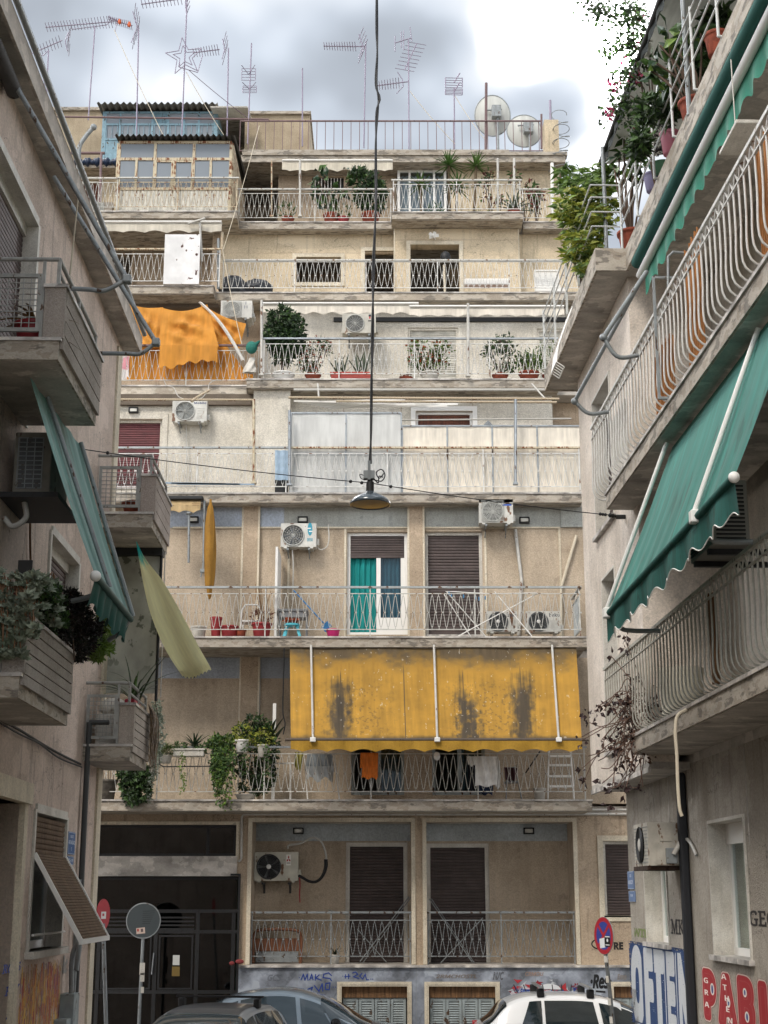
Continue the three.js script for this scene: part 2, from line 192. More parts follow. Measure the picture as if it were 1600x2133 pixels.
// ---------- the apartment block across the street ----------
const B = thing('apartment_building', 'beige seven storey apartment block with setback upper floors and full width balconies facing the camera', 'building', V(0, 0, -30));
function balusterGeo(top, bot, pitch, r) {
  const h = top - bot, mid = bot + h * .47, w = pitch * .40, n = pitch * .10, t = h * .07;
  const P = [[-n, top - t], [n, top - t], [w, mid + h * .04], [w, mid - h * .04], [n, bot + t], [-n, bot + t], [-w, mid - h * .04], [-w, mid + h * .04]].map(([x, y]) => V(x, y, 0));
  const g = []; for (let i = 0; i < 8; i++) g.push(bar(P[i], P[(i + 1) % 8], r, 4));
  g.push(box(-.006, .006, top - t, top, -.005, .005), box(-.006, .006, bot, bot + t, -.005, .005), box(w - .008, pitch - w + .008, mid - .012, mid + .012, -.007, .007));
  return merge(g);
}
const bgeo = {};
function railing(x0, x1, yb, D, o = {}) {
  const h = o.h ?? .92, top = yb + h - (o.gap ?? .11), bot = yb + .15, pitch = o.pitch ?? .135, z = -D - .07, mt = o.mat ?? C.rail, hm = o.hm ?? C.hand;
  const rail = part('balcony_railing', [box(x0, x1, top, top + .016, z - .008, z + .008), box(x0, x1, bot - .016, bot, z - .008, z + .008), ...(() => { const a = [], n = Math.max(1, Math.round((x1 - x0) / (o.post ?? 1.75))); for (let i = 0; i <= n; i++) { const x = lerp(x0 + .02, x1 - .02, i / n); a.push(box(x - .011, x + .011, yb, yb + h, z - .011, z + .011)); } return a; })()], mt, B);
  part('handrail', o.round ? [bar(V(x0 - .03, yb + h, z), V(x1 + .03, yb + h, z), .028, 8)] : [box(x0 - .03, x1 + .03, yb + h, yb + h + .035, z - .03, z + .03)], hm, rail);
  const key = h + '_' + pitch + '_' + (o.gap ?? .11), g = bgeo[key] ??= balusterGeo(h - (o.gap ?? .11), .15, pitch, .0062), n = Math.floor((x1 - x0) / pitch), off = ((x1 - x0) - n * pitch) / 2;
  const ms = [];
  for (let i = 0; i < n; i++) { const x = x0 + off + pitch * (i + .5); if (o.loose) ms.push(g.clone().translate(x, yb, z)); else piece('baluster', g, mt, rail, x, yb, z, m => { m.rotation.y = rr(-.04, .04); m.rotation.z = rr(-.012, .012); }); }
  if (ms.length) { const m = part('balusters', ms, mt, rail); m.userData.kind = 'stuff'; }
  return rail;
}
function slab(x0, x1, n, D, o = {}) {
  const y = o.y ?? SY[n], th = o.th ?? .2;
  const s = part('balcony_slab', [box(x0, x1, y - th, y - .03, -(o.back ?? D + 4), -D)], o.mat ?? C.edge, B);
  part('slab_edge', [box(x0 - .015, x1 + .015, y - .03, y, -D - .6, -D + .025)], C.nose, s);
  part('drip_edge', [box(x0 + .1, x1 - .1, y - th - .012, y - th, -D - .08, -D - .05)], C.soffit, s);
  return s;
}
// a doorway with its roller shutter; the wall hole is r, its frame sits inside
function shutterDoor(r, D, o = {}) {
  const z = -D - (o.rec ?? .1), fw = o.fw ?? .055, fr = part(o.name ?? 'shutter_door', [...frameXY(r, fw, z - .06, z + .02), ...(o.cas ? frameXY({ x0: r.x0 - o.cas, x1: r.x1 + o.cas, y0: r.y0, y1: r.y1 + o.cas }, o.cas, -D, -D + .022) : [])], o.frame ?? C.whiteD, B);
  const yb = o.open ? lerp(r.y0, r.y1, o.open) : r.y0 + .01;
  part('roller_shutter', [slatsXY(r.x0 + fw, r.x1 - fw, yb, r.y1 - fw, z - .02, o.pitch ?? .052, .015, o.jit ?? .004), box(r.x0 + fw, r.x1 - fw, yb - .035, yb, z - .045, z - .018)], o.sh ?? C.shut, fr);
  part('door_sill', [box(r.x0 - .02, r.x1 + .02, r.y0 - .03, r.y0 - .001, z - .1, -D + .03)], C.nose, fr);
  return fr;
}
const hole = (px0, py0, px1, py1, D) => RC(px0, py0, px1, py1, D);

{ // floor plates, party walls and back
  const f = [[1, -11, 6], [2, -11, 6], [3, -11, 6], [4, -11, 5.4], [5, -11, 5.4], [6, -11, 5.1]];
  part('floor_plate', f.map(([n, a, b]) => box(a, b, SY[n] - .19, SY[n] - .04, -46, -(W[n - 1] - .01 > 28.5 ? W[n - 1] : 28.4))), C.soffit, B);
  part('party_wall', [box(-11.3, -11, 0, 22.4, -46, -28.4), box(6, 6.3, 0, 10.6, -46, -28.4), box(5.2, 5.5, 10.6, 16.4, -46, -32.3), box(4.82, 5.05, 16.4, 22.3, -46, -37.4), box(-11, 6, 0, 22.4, -46.3, -46)], C.sand, B);
  part('inner_wall', [box(-11, 6, .2, 4.4, -33, -32.8), box(-11, 6, 4.7, 22.3, -41, -40.8)], C.darkroom, B);
}
{ // street floor
  const D = W[0], lg = [hole(523, 1712, 857, 2009, D), hole(889, 1712, 1197, 2009, D)], tr = hole(197, 1718, 492, 1795, D), win = hole(1258, 1752, 1345, 1907, D), yP = Y(2010, D);
  const en = { ...hole(150, 1825, 497, 2133, D), y0: .14 };
  part('wall', [wallXY(-9, en.x1, en.y1, 4.51, -D, .24, [{ ...tr, y0: en.y1 + .36 }])], C.beigeD, B); part('wall', [wallXY(-9, en.x0, 0, en.y1, -D, .24)], C.beigeD, B); part('wall', [wallXY(en.x1, 6, yP, 4.51, -D, .24, [...lg.map(l => ({ ...l, y0: yP + .001 })), win])], C.beigeD, B);
  lg.forEach(l => part('loggia_trim', frameXY({ x0: l.x0 - .075, x1: l.x1 + .075, y0: l.y0, y1: l.y1 + .075 }, .075, -D, -D + .03), C.trim, B));
  part('window_trim', frame4({ x0: win.x0 - .1, x1: win.x1 + .1, y0: win.y0 - .1, y1: win.y1 + .1 }, .1, -D, -D + .03), C.trim, B);
  { const w = shutterDoor(win, D, { name: 'window', open: .0, pitch: .05 }); }
  // loggia recesses
  lg.forEach((l, i) => {
    const L = W.L; for (const [a, b] of [[l.x0 - .1, l.x0 - .003], [l.x1 + .003, l.x1 + .1]]) part('loggia_wall', [box(a, b, l.y0, l.y1 + .1, -L, -D - .24)], C.beige, B);
    part('loggia_ceiling', [box(l.x0 - .1, l.x1 + .1, l.y1 + .003, l.y1 + .1, -L, -D - .24)], C.soffit, B);
    const d = i ? hole(889, 1757, 1020, 2006, L) : hole(720, 1755, 849, 2006, L), yb = Y(1752, L);
    part('loggia_wall', [wallXY(l.x0 - .1, l.x1 + .1, l.y0 - .1, yb, -L, .2, [d])], C.beige, B);
    part('painted_band', [box(l.x0 - .1, l.x1 + .1, yb, l.y1 + .2, -L - .2, -L + .012)], M(0xb9c1c4, { t: 'stucco', s: 4.1 }), B);
    shutterDoor(d, L, { rec: .05, pitch: .056, fw: .075 });
    part('loggia_floor', [box(l.x0 - .1, l.x1 + .1, l.y0 - .12, l.y0 - .001, -L, -D - .02)], C.nose, B);
    railing(l.x0 + .005, l.x1 - .005, l.y0, D - .02, { h: .9, gap: .13, post: 1.55, mat: C.galv, hm: C.galv });
  });
  part('ledge', [box(en.x1 + .02, 6, yP - .04, yP, -D, -D + .13)], C.nose, B);
  // marble plinth and basement windows
  const bw = [[708, 852], [890, 1036], [1276, 1352]].map(([a, b]) => ({ ...hole(a, 2051, b, 2133, D - .08), y0: .35 }));
  part('plinth', [wallXY(en.x1, 6, .1, yP - .04, -D + .08, .28, bw)], C.marble, B);
  { const n = 8, w = (6 - en.x1) / n; for (let i = 1; i < n; i++) { const x = en.x1 + w * i; if (!bw.some(b => x > b.x0 - .05 && x < b.x1 + .05)) part('plinth_joint', [box(x - .004, x + .004, .1, yP - .05, -D + .079, -D + .0815)], C.galv, B); } }
  bw.forEach((r, i) => {
    const z = -D - .06, f = part('basement_window', [...frameXY({ x0: r.x0 - .05, x1: r.x1 + .05, y0: r.y0, y1: r.y1 + .05 }, .05, -D + .08, -D + .11), ...frameXY(r, .03, z, -D + .1)], C.trim, B);
    const lt = r.y1 - .03 - .2; part('lintel', [box(r.x0 + .03, r.x1 - .03, lt, r.y1 - .03, z - .05, z + .06)], C.plank, f);
    const n = i == 2 ? 2 : 4, a = r.x0 + .05, w = (r.x1 - r.x0 - .1) / n, y0 = lt - .62;
    for (let k = 0; k < n; k++) { const x = a + k * w; const g = frame4({ x0: x + .006, x1: x + w - .006, y0, y1: lt - .01 }, .045, z, z + .035); for (let j = 0; j < 13; j++) { const yy = y0 + .07 + j * .041; const lv = new THREE.BoxGeometry(w - .09, .034, .007); lv.rotateX(-.6); g.push(lv.translate(x + w / 2, yy, z + .017)); } part('louvre_shutter', g, C.louv, f); }
    const g = []; for (let k = 0; k < 26; k++) { const x = lerp(r.x0, r.x1, (k + .5) / 26); g.push(box(x - .003, x + .003, r.y0, y0 + .04, z + .08, z + .086)); } for (let k = 0; k < 12; k++) { const y = lerp(r.y0, y0 + .03, (k + .5) / 12); g.push(box(r.x0, r.x1, y - .003, y + .003, z + .087, z + .093)); } part('window_mesh', g, C.trim, f);
    part('window_back', [box(r.x0, r.x1, r.y0, lt, z - .12, z - .1)], C.darkroom, f);
  });
  // glazed entrance
  part('concrete_lintel', [box(X(186, 1810, D), X(494, 1810, D), en.y1, en.y1 + .36, -D - .2, -D + .06)], C.soffit, B);
  const zf = -D - .12, trf = part('transom_window', frame4({ ...tr, y0: en.y1 + .36 }, .05, zf - .03, zf + .03), C.iron, B); part('window_pane', [box(tr.x0 + .05, tr.x1 - .05, en.y1 + .41, tr.y1 - .05, zf - .008, zf)], C.glassT, trf);
  part('transom_trim', frameXY({ x0: tr.x0 - .05, x1: tr.x1 + .06, y0: tr.y0, y1: tr.y1 + .06 }, .06, -D, -D + .025), C.trim, B);
  { const m = X(432, 1750, D); part('mullion', [box(m - .03, m + .03, en.y1 + .41, tr.y1 - .05, zf - .03, zf + .031)], C.iron, trf); }
  const yk = p => Y(p, D), xk = p => X(p, 1950, D); const g = [];
  for (const x of [205, 323, 410, 485]) g.push(box(xk(x) - .035, xk(x) + .035, en.y0, yk(1898), zf - .03, zf + .03));
  for (const y of [1829, 1898, 1941, 2067]) g.push(box(en.x0, en.x1 - .03, yk(y) - .03, yk(y) + .03, zf - .031, zf + .036));
  const ef = part('entrance_door', g, C.iron, B);
  part('door_pane', [box(en.x0, en.x1 - .06, en.y0, yk(1832), zf - .006, zf + .002)], C.glassT, ef);
  { const q = []; for (let k = 0; k < 60; k++) { const x = lerp(xk(208), xk(482), k / 59); q.push(box(x - .004, x + .004, en.y0, yk(1943), zf - .028, zf - .02)); } for (let k = 0; k < 40; k++) { const y = lerp(en.y0, yk(1943), k / 39); q.push(box(xk(208), xk(482), y - .004, y + .004, zf - .02, zf - .013)); } part('door_mesh', q, C.iron, ef); }
  for (const [a, b] of [[212, 315], [330, 402]]) part('door_leaf', frame4({ x0: xk(a), x1: xk(b), y0: yk(2062), y1: yk(1948) }, .03, zf + .004, zf + .04), C.iron, ef);
  for (const [a, b] of [[212, 315], [330, 402]]) part('door_louvre', Array.from({ length: 4 }, (_, i) => box(xk(a), xk(b), yk(1936 - i * 8) - .01, yk(1936 - i * 8) + .02, zf + .004, zf + .03)), C.iron, ef);
  part('door_pull', [bar(V(xk(318), yk(2030), zf + .07), V(xk(321), yk(1985), zf + .07), .012)], C.alu, ef);
  part('notice', [box(xk(360), xk(374), yk(2011), yk(1990), zf + .004, zf + .007)], texM(ctex(32, 48, (c, w, h) => { c.fillStyle = '#b9bcb8'; c.fillRect(0, 0, w, h); c.fillStyle = '#667'; for (let i = 4; i < h; i += 8) for (let k = 4; k < w; k += 8) c.fillRect(k, i, 5, 5); })), ef);
  part('notice', [box(xk(359), xk(375), yk(2034), yk(2014), zf + .004, zf + .007)], texM(ctex(32, 40, (c, w, h) => { c.fillStyle = '#6d5a2a'; c.fillRect(0, 0, w, h); c.fillStyle = '#2a2410'; c.fillRect(8, 8, 14, 12); c.fillRect(4, 26, 22, 3); })), ef);
  part('house_number', [grid(1, 1, (u, v) => V(lerp(xk(288), xk(344), u), lerp(yk(1863), yk(1847), v), zf - .04))], texM(ctex(256, 72, (c) => { c.font = 'bold 54px sans-serif'; c.fillStyle = '#8d8a45'; c.textAlign = 'center'; c.fillText('15·17·19', 128, 54); }), { a: 1 }), ef);
  part('entrance_hall', [box(en.x0, en.x1 + .3, .05, 4.4, -D - 2.3, -D - 2.2), box(en.x1 + .08, en.x1 + .15, .05, 4.4, -D - 2.2, -D - .26)], M(0x5a8270, { r: .7 }), B);
  part('hall_floor', [box(en.x0, en.x1 + .1, .05, .12, -D - 2.2, -D + .1)], C.darkroom, B);
  { // open steel gate folded to the right of the door
    const x = xk(497), t = yk(1822); const gg = [box(x - .02, x + .02, .14, t, -D + .05, -D + .09)]; for (const y of [1822, 1897, 1940]) gg.push(box(xk(478), x + .02, yk(y) - .018, yk(y) + .018, -D + .051, -D + .089)); part('steel_gate', gg, C.iron, B);
  }
  for (const [i, y] of [[0, 1687], [1, 1696]]) part('wall_pipe', [bar(V(X(i ? 525 : 195, y, D - .05), Y(y, D), -D + .05), V(5.6, Y(y, D) - .0, -D + .05), .02 + .006 * i, 8)], C.pipe, B);
  part('wall_pipe', tube([V(X(528, 1696, D), Y(1696, D), -D + .04), V(X(506, 1696, D), Y(1697, D), -D + .04), V(X(504, 1700, D), Y(1704, D), -D + .04), V(X(504, 1760, D), Y(1790, D), -D + .04), V(X(497, 1790, D), Y(1795, D), -D + .04)], .022, { poly: 1, n: 24, seg: 7 }), C.pipe, B);
}
{ // first floor
  const D = W[1], x0 = -9, a = hole(732, 1440, 842, 1656, D), b = hole(900, 1440, 1010, 1656, D), ya = Y(1413, D);
  part('wall', [wallXY(x0, 6, SY[1], ya, -D, .24, [a, b]), box(x0, 6, ya, SY[2] - .2, -D - .24, -D - .012)], C.beige, B);
  part('painted_band', [box(X(200, 1380, D), X(610, 1380, D), ya, SY[2] - .2, -D - .011, -D + .012)], C.band, B);
  part('pilaster', [box(X(500, 1500, D), X(537, 1500, D), SY[1], SY[2] - .2, -D, -D + .08)], C.beigeD, B);
  for (const p of [499, 538]) part('pilaster_edge', [box(X(p, 1500, D) - .015, X(p, 1500, D) + .015, SY[1], SY[2] - .2, -D, -D + .088)], C.trim, B);
  part('conduit', [bar(V(X(541, 1450, D), SY[1] + .6, -D + .03), V(X(541, 1450, D), SY[2] - .2, -D + .03), .016, 6)], C.pipe, B);
  slab(-9, X(1233, 1660, 27), 1, 27);
  for (const [r, k] of [[a, 0], [b, 1]]) { const z = -D - .1, m = lerp(r.x0, r.x1, .52), f = part('balcony_door', [...frame4(r, .06, z - .04, z + .02), box(m - .04, m + .04, r.y0 + .06, r.y1 - .06, z - .041, z + .021)], C.louv, B); part('door_pane', [box(m + .04, r.x1 - .06, r.y0 + .06, r.y1 - .06, z - .01, z)], C.glass, f); part('curtain', [grid(30, 1, (u, v) => V(lerp(m + .05, r.x1 - .05, u), lerp(r.y0 + .1, r.y1, v), z - .12 + .02 * Math.sin(u * 34)))], M(0x5d6d72, { t: 'fabric', s: .6 }), f); }
  railing(X(325, 1600, 27), X(1221, 1600, 27), SY[1], 27, { round: 0, hm: C.alu });
  railing(X(200, 1600, 27), X(318, 1600, 27), SY[1], 27, { hm: C.alu });
}
{ // second floor
  const D = W[2], x0 = -9, a = hole(723, 1108, 849, 1322, D), b = hole(886, 1107, 1006, 1322, D), ya = Y(1099, D), z = -D - .1;
  part('wall', [wallXY(x0, 6, SY[2], ya, -D, .24, [a, b]), box(x0, 6, ya, SY[3] - .2, -D - .24, -D - .012)], C.beige, B);
  part('painted_band', [box(X(330, 1070, D), X(592, 1070, D), ya, SY[3] - .2, -D - .011, -D + .012)], C.band, B);
  part('painted_band', [box(X(592, 1070, D), X(1168, 1070, D), ya, SY[3] - .2, -D - .011, -D + .013)], C.bandG, B);
  part('painted_band', [box(X(1168, 1070, D), 6, ya, SY[3] - .2, -D - .011, -D + .05)], C.bandG, B);
  for (const [p, q] of [[505, 537], [852, 882]]) { part('pilaster', [box(X(p, 1200, D), X(q, 1200, D), SY[2], SY[3] - .2, -D, -D + .09)], C.beigeD, B); for (const e of [p - 1, q + 1]) part('pilaster_edge', [box(X(e, 1200, D) - .018, X(e, 1200, D) + .018, SY[2], SY[3] - .2, -D, -D + .098)], C.trim, B); }
  for (const e of [601, 719, 1012, 1168]) part('pilaster_edge', [box(X(e, 1200, D) - .02, X(e, 1200, D) + .02, SY[2], ya, -D, -D + .02)], C.trim, B);
  part('dado_line', [box(X(360, 1100, D), X(1166, 1100, D), ya - .02, ya + .012, -D, -D + .03)], C.trim, B);
  slab(-9, X(1222, 1325, 27), 2, 27);
  shutterDoor(b, D, { pitch: .06, jit: .02, fw: .06 });
  { // half-open door with teal curtains
    const ys = Y(1155, D), m0 = X(784, 1240, D), m1 = X(793, 1240, D), f = part('balcony_door', [...frame4(a, .06, z - .06, z + .02), box(m0, m1, a.y0 + .06, ys, z - .03, z + .015), box(m1, a.x1 - .06, a.y0 + .06, Y(1285, D), z - .03, z + .015), box(a.x1 - .13, a.x1 - .06, Y(1285, D), ys, z - .03, z + .015)], C.white, B);
    part('roller_shutter', [slatsXY(a.x0 + .06, a.x1 - .06, ys, a.y1 - .06, z + .01, .05, .014), box(a.x0 + .05, a.x1 - .05, ys - .05, ys, z - .02, z + .018)], C.shut, f);
    part('door_pane', [box(m1, a.x1 - .13, Y(1285, D), ys, z - .012, z - .004)], C.glass, f);
    part('curtain', [grid(60, 4, (u, v) => V(lerp(a.x0 + .06, m0, u), lerp(a.y0 + .06, ys, v), z - .07 + .022 * Math.sin(u * 27 + v) + .01 * Math.sin(u * 61)))], M(0x0f9a98, { t: 'fabric', s: .7, tr: .15 }), f, 'teal curtain in the open leaf');
    part('curtain', [grid(60, 4, (u, v) => V(lerp(m1, a.x1 - .1, u), lerp(Y(1285, D), ys, v), z - .08 + .02 * Math.sin(u * 33)))], M(0x5f93a8, { t: 'fabric', s: .7, tr: .2 }), f, 'blue grey curtain behind the glass');
  }
  railing(X(331, 1280, 27), X(1211, 1280, 27), SY[2], 27, { hm: C.hand });
  { const xe = X(1211, 1280, 27); const r = part('balcony_railing', [box(xe - .012, xe + .012, SY[2] + .15, SY[2] + .17, -28.2, -27.08), box(xe - .03, xe + .03, SY[2] + .92, SY[2] + .955, -28.2, -27.05), box(xe - .012, xe + .012, SY[2] + .8, SY[2] + .815, -28.2, -27.08)], C.hand, B); for (let k = 0; k < 8; k++) piece('railing_bar', box(-.008, .008, .16, .8, -.008, .008), C.hand, r, xe, SY[2], -27.2 - k * .125); }
  for (const [p, q] of [[[1073, 1104], [1086, 1210]], [[1086, 1210], [1080, 1325]]]) part('drain_hose', [bar(V(X(p[0], p[1], D), Y(p[1], D), -D + .05), V(X(q[0], q[1], D), Math.max(SY[2], Y(q[1], D)), -D + .05), .033, 8)], C.pipe, B);
  part('drain_hose', [bar(V(X(1200, 1117, D), Y(1117, D), -D + .06), V(X(1168, 1225, D), Y(1225, D), -D + .07), .03, 8), bar(V(X(1168, 1225, D), Y(1225, D), -D + .07), V(X(1166, 1320, D), SY[2], -D + .1), .026, 8)], C.trim, B);
}
{ // third floor: white walls, privacy screens
  const D = W[3], x0 = -9, a = hole(229, 873, 336, 1016, D), b = hole(866, 856, 985, 950, D), c = hole(1183, 880, 1240, 960, D);
  part('wall', [wallXY(x0, X(1152, 900, D), SY[3], SY[4] - .2, -D, .24, [a, b])], C.cream, B);
  part('wall', [wallXY(X(1152, 900, D), 6, SY[3], SY[4] - .2, -D - .5, .24, [{ ...c }])], C.beigeD, B);
  part('wall', [box(X(530, 900, D), X(606, 900, D), SY[3], SY[4] - .2, -D - .05, -D + .35)], C.cream, B);
  part('concrete_beam', [box(x0, X(525, 830, D), Y(846, D), SY[4] - .2, -D - .1, -D + .1)], C.brownC, B);
  for (const p of [716, 836, 866, 985]) part('wall_groove', [box(X(p, 850, D) - .008, X(p, 850, D) + .008, SY[3], SY[4] - .2, -D - .001, -D + .004)], C.beige, B);
  slab(-9, X(1212, 1030, 27.9), 3, 27.9);
  shutterDoor(a, D, { sh: C.shutR, cas: .12, frame: C.cream, pitch: .05 });
  shutterDoor(b, D, { name: 'window', sh: C.shutB, cas: .1, frame: C.white, pitch: .045 });
  shutterDoor(c, D + .5, { name: 'window', sh: C.shutR, cas: .08, frame: C.white, pitch: .045 });
  railing(X(222, 970, 27.9), X(598, 970, 27.9), SY[3], 27.9, { mat: C.railW, hm: C.hand });
  railing(X(604, 970, 27.9), X(1210, 970, 27.9), SY[3], 27.9, { mat: C.railW, hm: C.rustM });
  const zs = -28.05, DD = 28.05, scr = (px0, px1, py0, mt, n, label, name) => {
    const r = hole(px0, py0, px1, 1014, DD), t = single; const w = thing(name, label, 'privacy screen', V(r.cx, SY[3], zs)); const g = [];
    for (let i = 0; i <= n; i++) { const x = lerp(r.x0, r.x1, i / n); g.push(box(x - .014, x + .014, SY[3], r.y1, zs - .02, zs + .02)); } g.push(box(r.x0, r.x1, r.y1 - .02, r.y1 + .01, zs - .021, zs + .021));
    part('frame', g, C.alu, w);
    for (let i = 0; i < n; i++) part('panel', [grid(24, 16, (u, v) => V(lerp(lerp(r.x0, r.x1, i / n) + .014, lerp(r.x0, r.x1, (i + 1) / n) - .014, u), lerp(SY[3] + .03, r.y1 - .02, v), zs + .006 * Math.sin(u * 9 + i * 3 + v * 4) * Math.sin(v * 7 + i)), false)], mt, w);
  };
  scr(605, 836, 860, M(0xd3d4d1, { t: 'fabric', s: 2.3, r: .35 }), 2, 'taller grey plastic privacy screen of two panels on the white third floor balcony', 'privacy_screen');
  scr(838, 1214, 887, M(0xefe7d8, { t: 'fabric', s: 1.4, r: .7 }), 4, 'lower cream canvas privacy screen of four panels on the white third floor balcony', 'privacy_screen');
}
{ // fourth floor
  const D = W[4], x0 = -9, a = hole(850, 683, 955, 792, D), b = hole(1120, 685, 1200, 792, D);
  part('wall', [wallXY(X(545, 700, D), 5.3, SY[4] - .35, SY[5] - .2, -D, .24, [a, b])], C.cream, B);
  part('wall', [box(x0, X(545, 700, D), SY[4] - .5, SY[5] - .2, -D - .4, -D - .15)], C.beigeD, B);
  part('concrete_beam', [box(x0, X(455, 630, 32.3), Y(640, 32.3) , SY[5] - .2, -32.6, -32.3)], C.brownC, B);
  slab(-9, X(514, 800, 30.1), 4, 30.1, { mat: C.edgeW, y: SY[4] - .0 }); slab(X(514, 790, 29.7) + .0, X(1165, 790, 29.7), 4, 29.7, { y: SY[4] + .004 });
  shutterDoor(a, D, { sh: C.shutW, cas: .1, frame: C.cream, pitch: .055, rec: .04 }); shutterDoor(b, D, { sh: C.shutW, cas: .1, frame: C.cream, pitch: .055, rec: .04 });
  part('dark_conduit', [box(X(695, 668, D), 5.2, Y(671, D), Y(663, D), -D, -D + .07)], C.iron, B);
  railing(X(235, 760, 30.1), X(540, 760, 30.1), SY[4], 30.1, { mat: C.rail, hm: C.brownRail });
  railing(X(547, 760, 29.7), X(1180, 760, 29.7), SY[4], 29.7, { mat: C.railW, hm: C.alu });
}
{ // fifth floor
  const D = W[5], x0 = -9, w1 = hole(617, 536, 710, 590, D), d1 = hole(760, 523, 820, 613, D), d2 = hole(855, 510, 957, 612, D - .35);
  const xa = X(458, 540, D), xb = X(822, 540, D), xc = X(1081, 540, D - .35);
  part('wall', [wallXY(xa, xb + .05, SY[5] - .35, SY[6] - .2, -D, .24, [w1, d1])], C.sand, B);
  part('wall', [wallXY(xb, xc, SY[5] - .35, SY[6] - .2, -D + .35, .3, [d2])], C.sand, B);
  part('wall', [box(xc - .01, 5.3, SY[5] - .35, SY[6] - .2, -D - .24, -D + .02)], C.sand, B);
  part('wall', [box(xb - .02, xb + .012, SY[5], SY[6] - .2, -D, -D + .37), box(xc - .012, xc + .02, SY[5], SY[6] - .2, -D, -D + .37)], C.trim, B);
  part('window_trim', frame4({ x0: w1.x0 - .1, x1: w1.x1 + .1, y0: w1.y0 - .08, y1: w1.y1 + .1 }, .1, -D, -D + .03), C.trim, B);
  part('door_trim', frameXY({ x0: d1.x0 - .1, x1: d1.x1 + .1, y0: d1.y0, y1: d1.y1 + .1 }, .1, -D, -D + .03), C.trim, B);
  part('door_trim', frameXY({ x0: d2.x0 - .1, x1: d2.x1 + .1, y0: d2.y0, y1: d2.y1 + .1 }, .1, -D + .35, -D + .38), C.trim, B);
  part('wall_line', [box(xa, xb, Y(527, D) - .006, Y(527, D) + .006, -D - .001, -D + .004), box(xb, xc, Y(512, D) - .006, Y(512, D) + .006, -D + .349, -D + .354)], C.beigeD, B);
  // the recessed dark terrace on the left
  part('wall', [wallXY(x0, xa, SY[5] - .3, SY[6] - .2, -D - 1.1, .24, [hole(205, 512, 272, 612, D + 1.1)]), box(xa - .2, xa, SY[5], SY[6] - .2, -D - 1.1, -D), box(X(278, 530, D + 1.1), X(282, 530, D + 1.1), SY[5], SY[6] - .2, -D - 1.1, -D - .9)], C.beigeD, B);
  slab(-9, X(445, 605, 31.7), 5, 31.7); slab(X(445, 610, 32.1), 5.35, 5, 32.1, { y: SY[5] + .004, mat: C.edgeW });
  railing(X(228, 570, 31.7), X(458, 570, 31.7), SY[5], 31.7, { mat: C.railW, hm: C.rustM, loose: 1 });
  railing(X(462, 580, 32.1), X(1212, 580, 32.1), SY[5], 32.1, { mat: C.railW, hm: C.rail, h: .82, gap: .03, loose: 1 });
}
{ // sixth floor
  const D = W[6], x0 = -11, w1 = hole(650, 369, 716, 398, D), d1 = hole(828, 338, 930, 470, D - .3), d0 = hole(166, 374, 206, 470, D);
  part('wall', [wallXY(x0, X(490, 380, D), SY[6] - .5, SY.R - .2, -D, .24, [d0])], C.sand, B);
  part('wall', [wallXY(X(580, 380, D), X(826, 380, D), SY[6] - .5, SY.R - .2, -D, .24, [w1])], C.beigeD, B);
  part('wall', [box(X(934, 380, D - .3), X(1166, 380, D - .3), SY[6] - .5, SY.R - .2, -D - .2, -D + .3)], C.sand, B);
  part('wall', [box(X(490, 380, D), X(580, 380, D), SY[6] - .5, SY.R - .2, -D - 2, -D - 1.8)], C.beigeD, B);
  { const z = -D + .3, r = d1, f = part('balcony_door', [...frame4(r, .07, z - .05, z + .03), ...[.25, .5, .75].map(k => box(lerp(r.x0, r.x1, k) - .03, lerp(r.x0, r.x1, k) + .03, r.y0, r.y1, z - .04, z + .02)), box(r.x0, r.x1, Y(368, D) - .03, Y(368, D) + .03, z - .041, z + .025), box(r.x0, r.x1, r.y0 + .07, r.y0 + .35, z - .03, z + .01)], C.white, B); part('door_pane', [box(r.x0, r.x1, r.y0 + .35, r.y1 - .07, z - .012, z - .006)], C.glass, f); part('curtain', [grid(90, 1, (u, v) => V(lerp(r.x0, r.x1, u), lerp(r.y0 + .36, r.y1 - .35, v), z - .15 + .03 * Math.sin(u * 70)))], M(0xd9d2d6, { t: 'fabric', s: .6 }), f); }
  { const z = -D - .1, f = part('window', frame4(w1, .05, z - .03, z + .03), C.iron, B); part('window_bar', Array.from({ length: 9 }, (_, i) => { const x = lerp(w1.x0, w1.x1, (i + 1) / 10); return box(x - .014, x + .014, w1.y0, w1.y1, z + .03, z + .05); }), C.white, f); part('window_pane', [box(w1.x0, w1.x1, w1.y0, w1.y1, z - .02, z - .01)], C.glass, f); }
  shutterDoor(d0, D, { sh: C.shutB, cas: .08, frame: C.white });
  slab(-11, X(494, 445, 34), 6, 34, { y: SY[6] + .004 }); slab(X(494, 460, 34.6), X(818, 460, 34.6), 6, 34.6); slab(X(816, 450, 34.05), X(1090, 450, 34.05), 6, 34.05, { y: SY[6] + .008 }); slab(X(1090, 460, 34.6), 5.2, 6, 34.6, { y: SY[6] + .002 });
  railing(X(168, 420, 34), X(244, 420, 34), SY[6], 34, { hm: C.rail, loose: 1 });
  railing(X(244, 420, 33.98), X(494, 420, 33.98), SY[6], 33.98, { hm: C.rail, loose: 1, mat: C.rustM });
  railing(X(496, 420, 34.6), X(816, 420, 34.6), SY[6], 34.6, { hm: C.rail, loose: 1, mat: C.rail });
  railing(X(818, 420, 34.1), X(1086, 420, 34.1), SY[6], 34.1, { hm: C.rail, loose: 1, mat: C.railW });
  railing(X(1088, 420, 34.6), X(1216, 420, 34.6), SY[6], 34.6, { hm: C.rail, loose: 1, mat: C.railW });
}
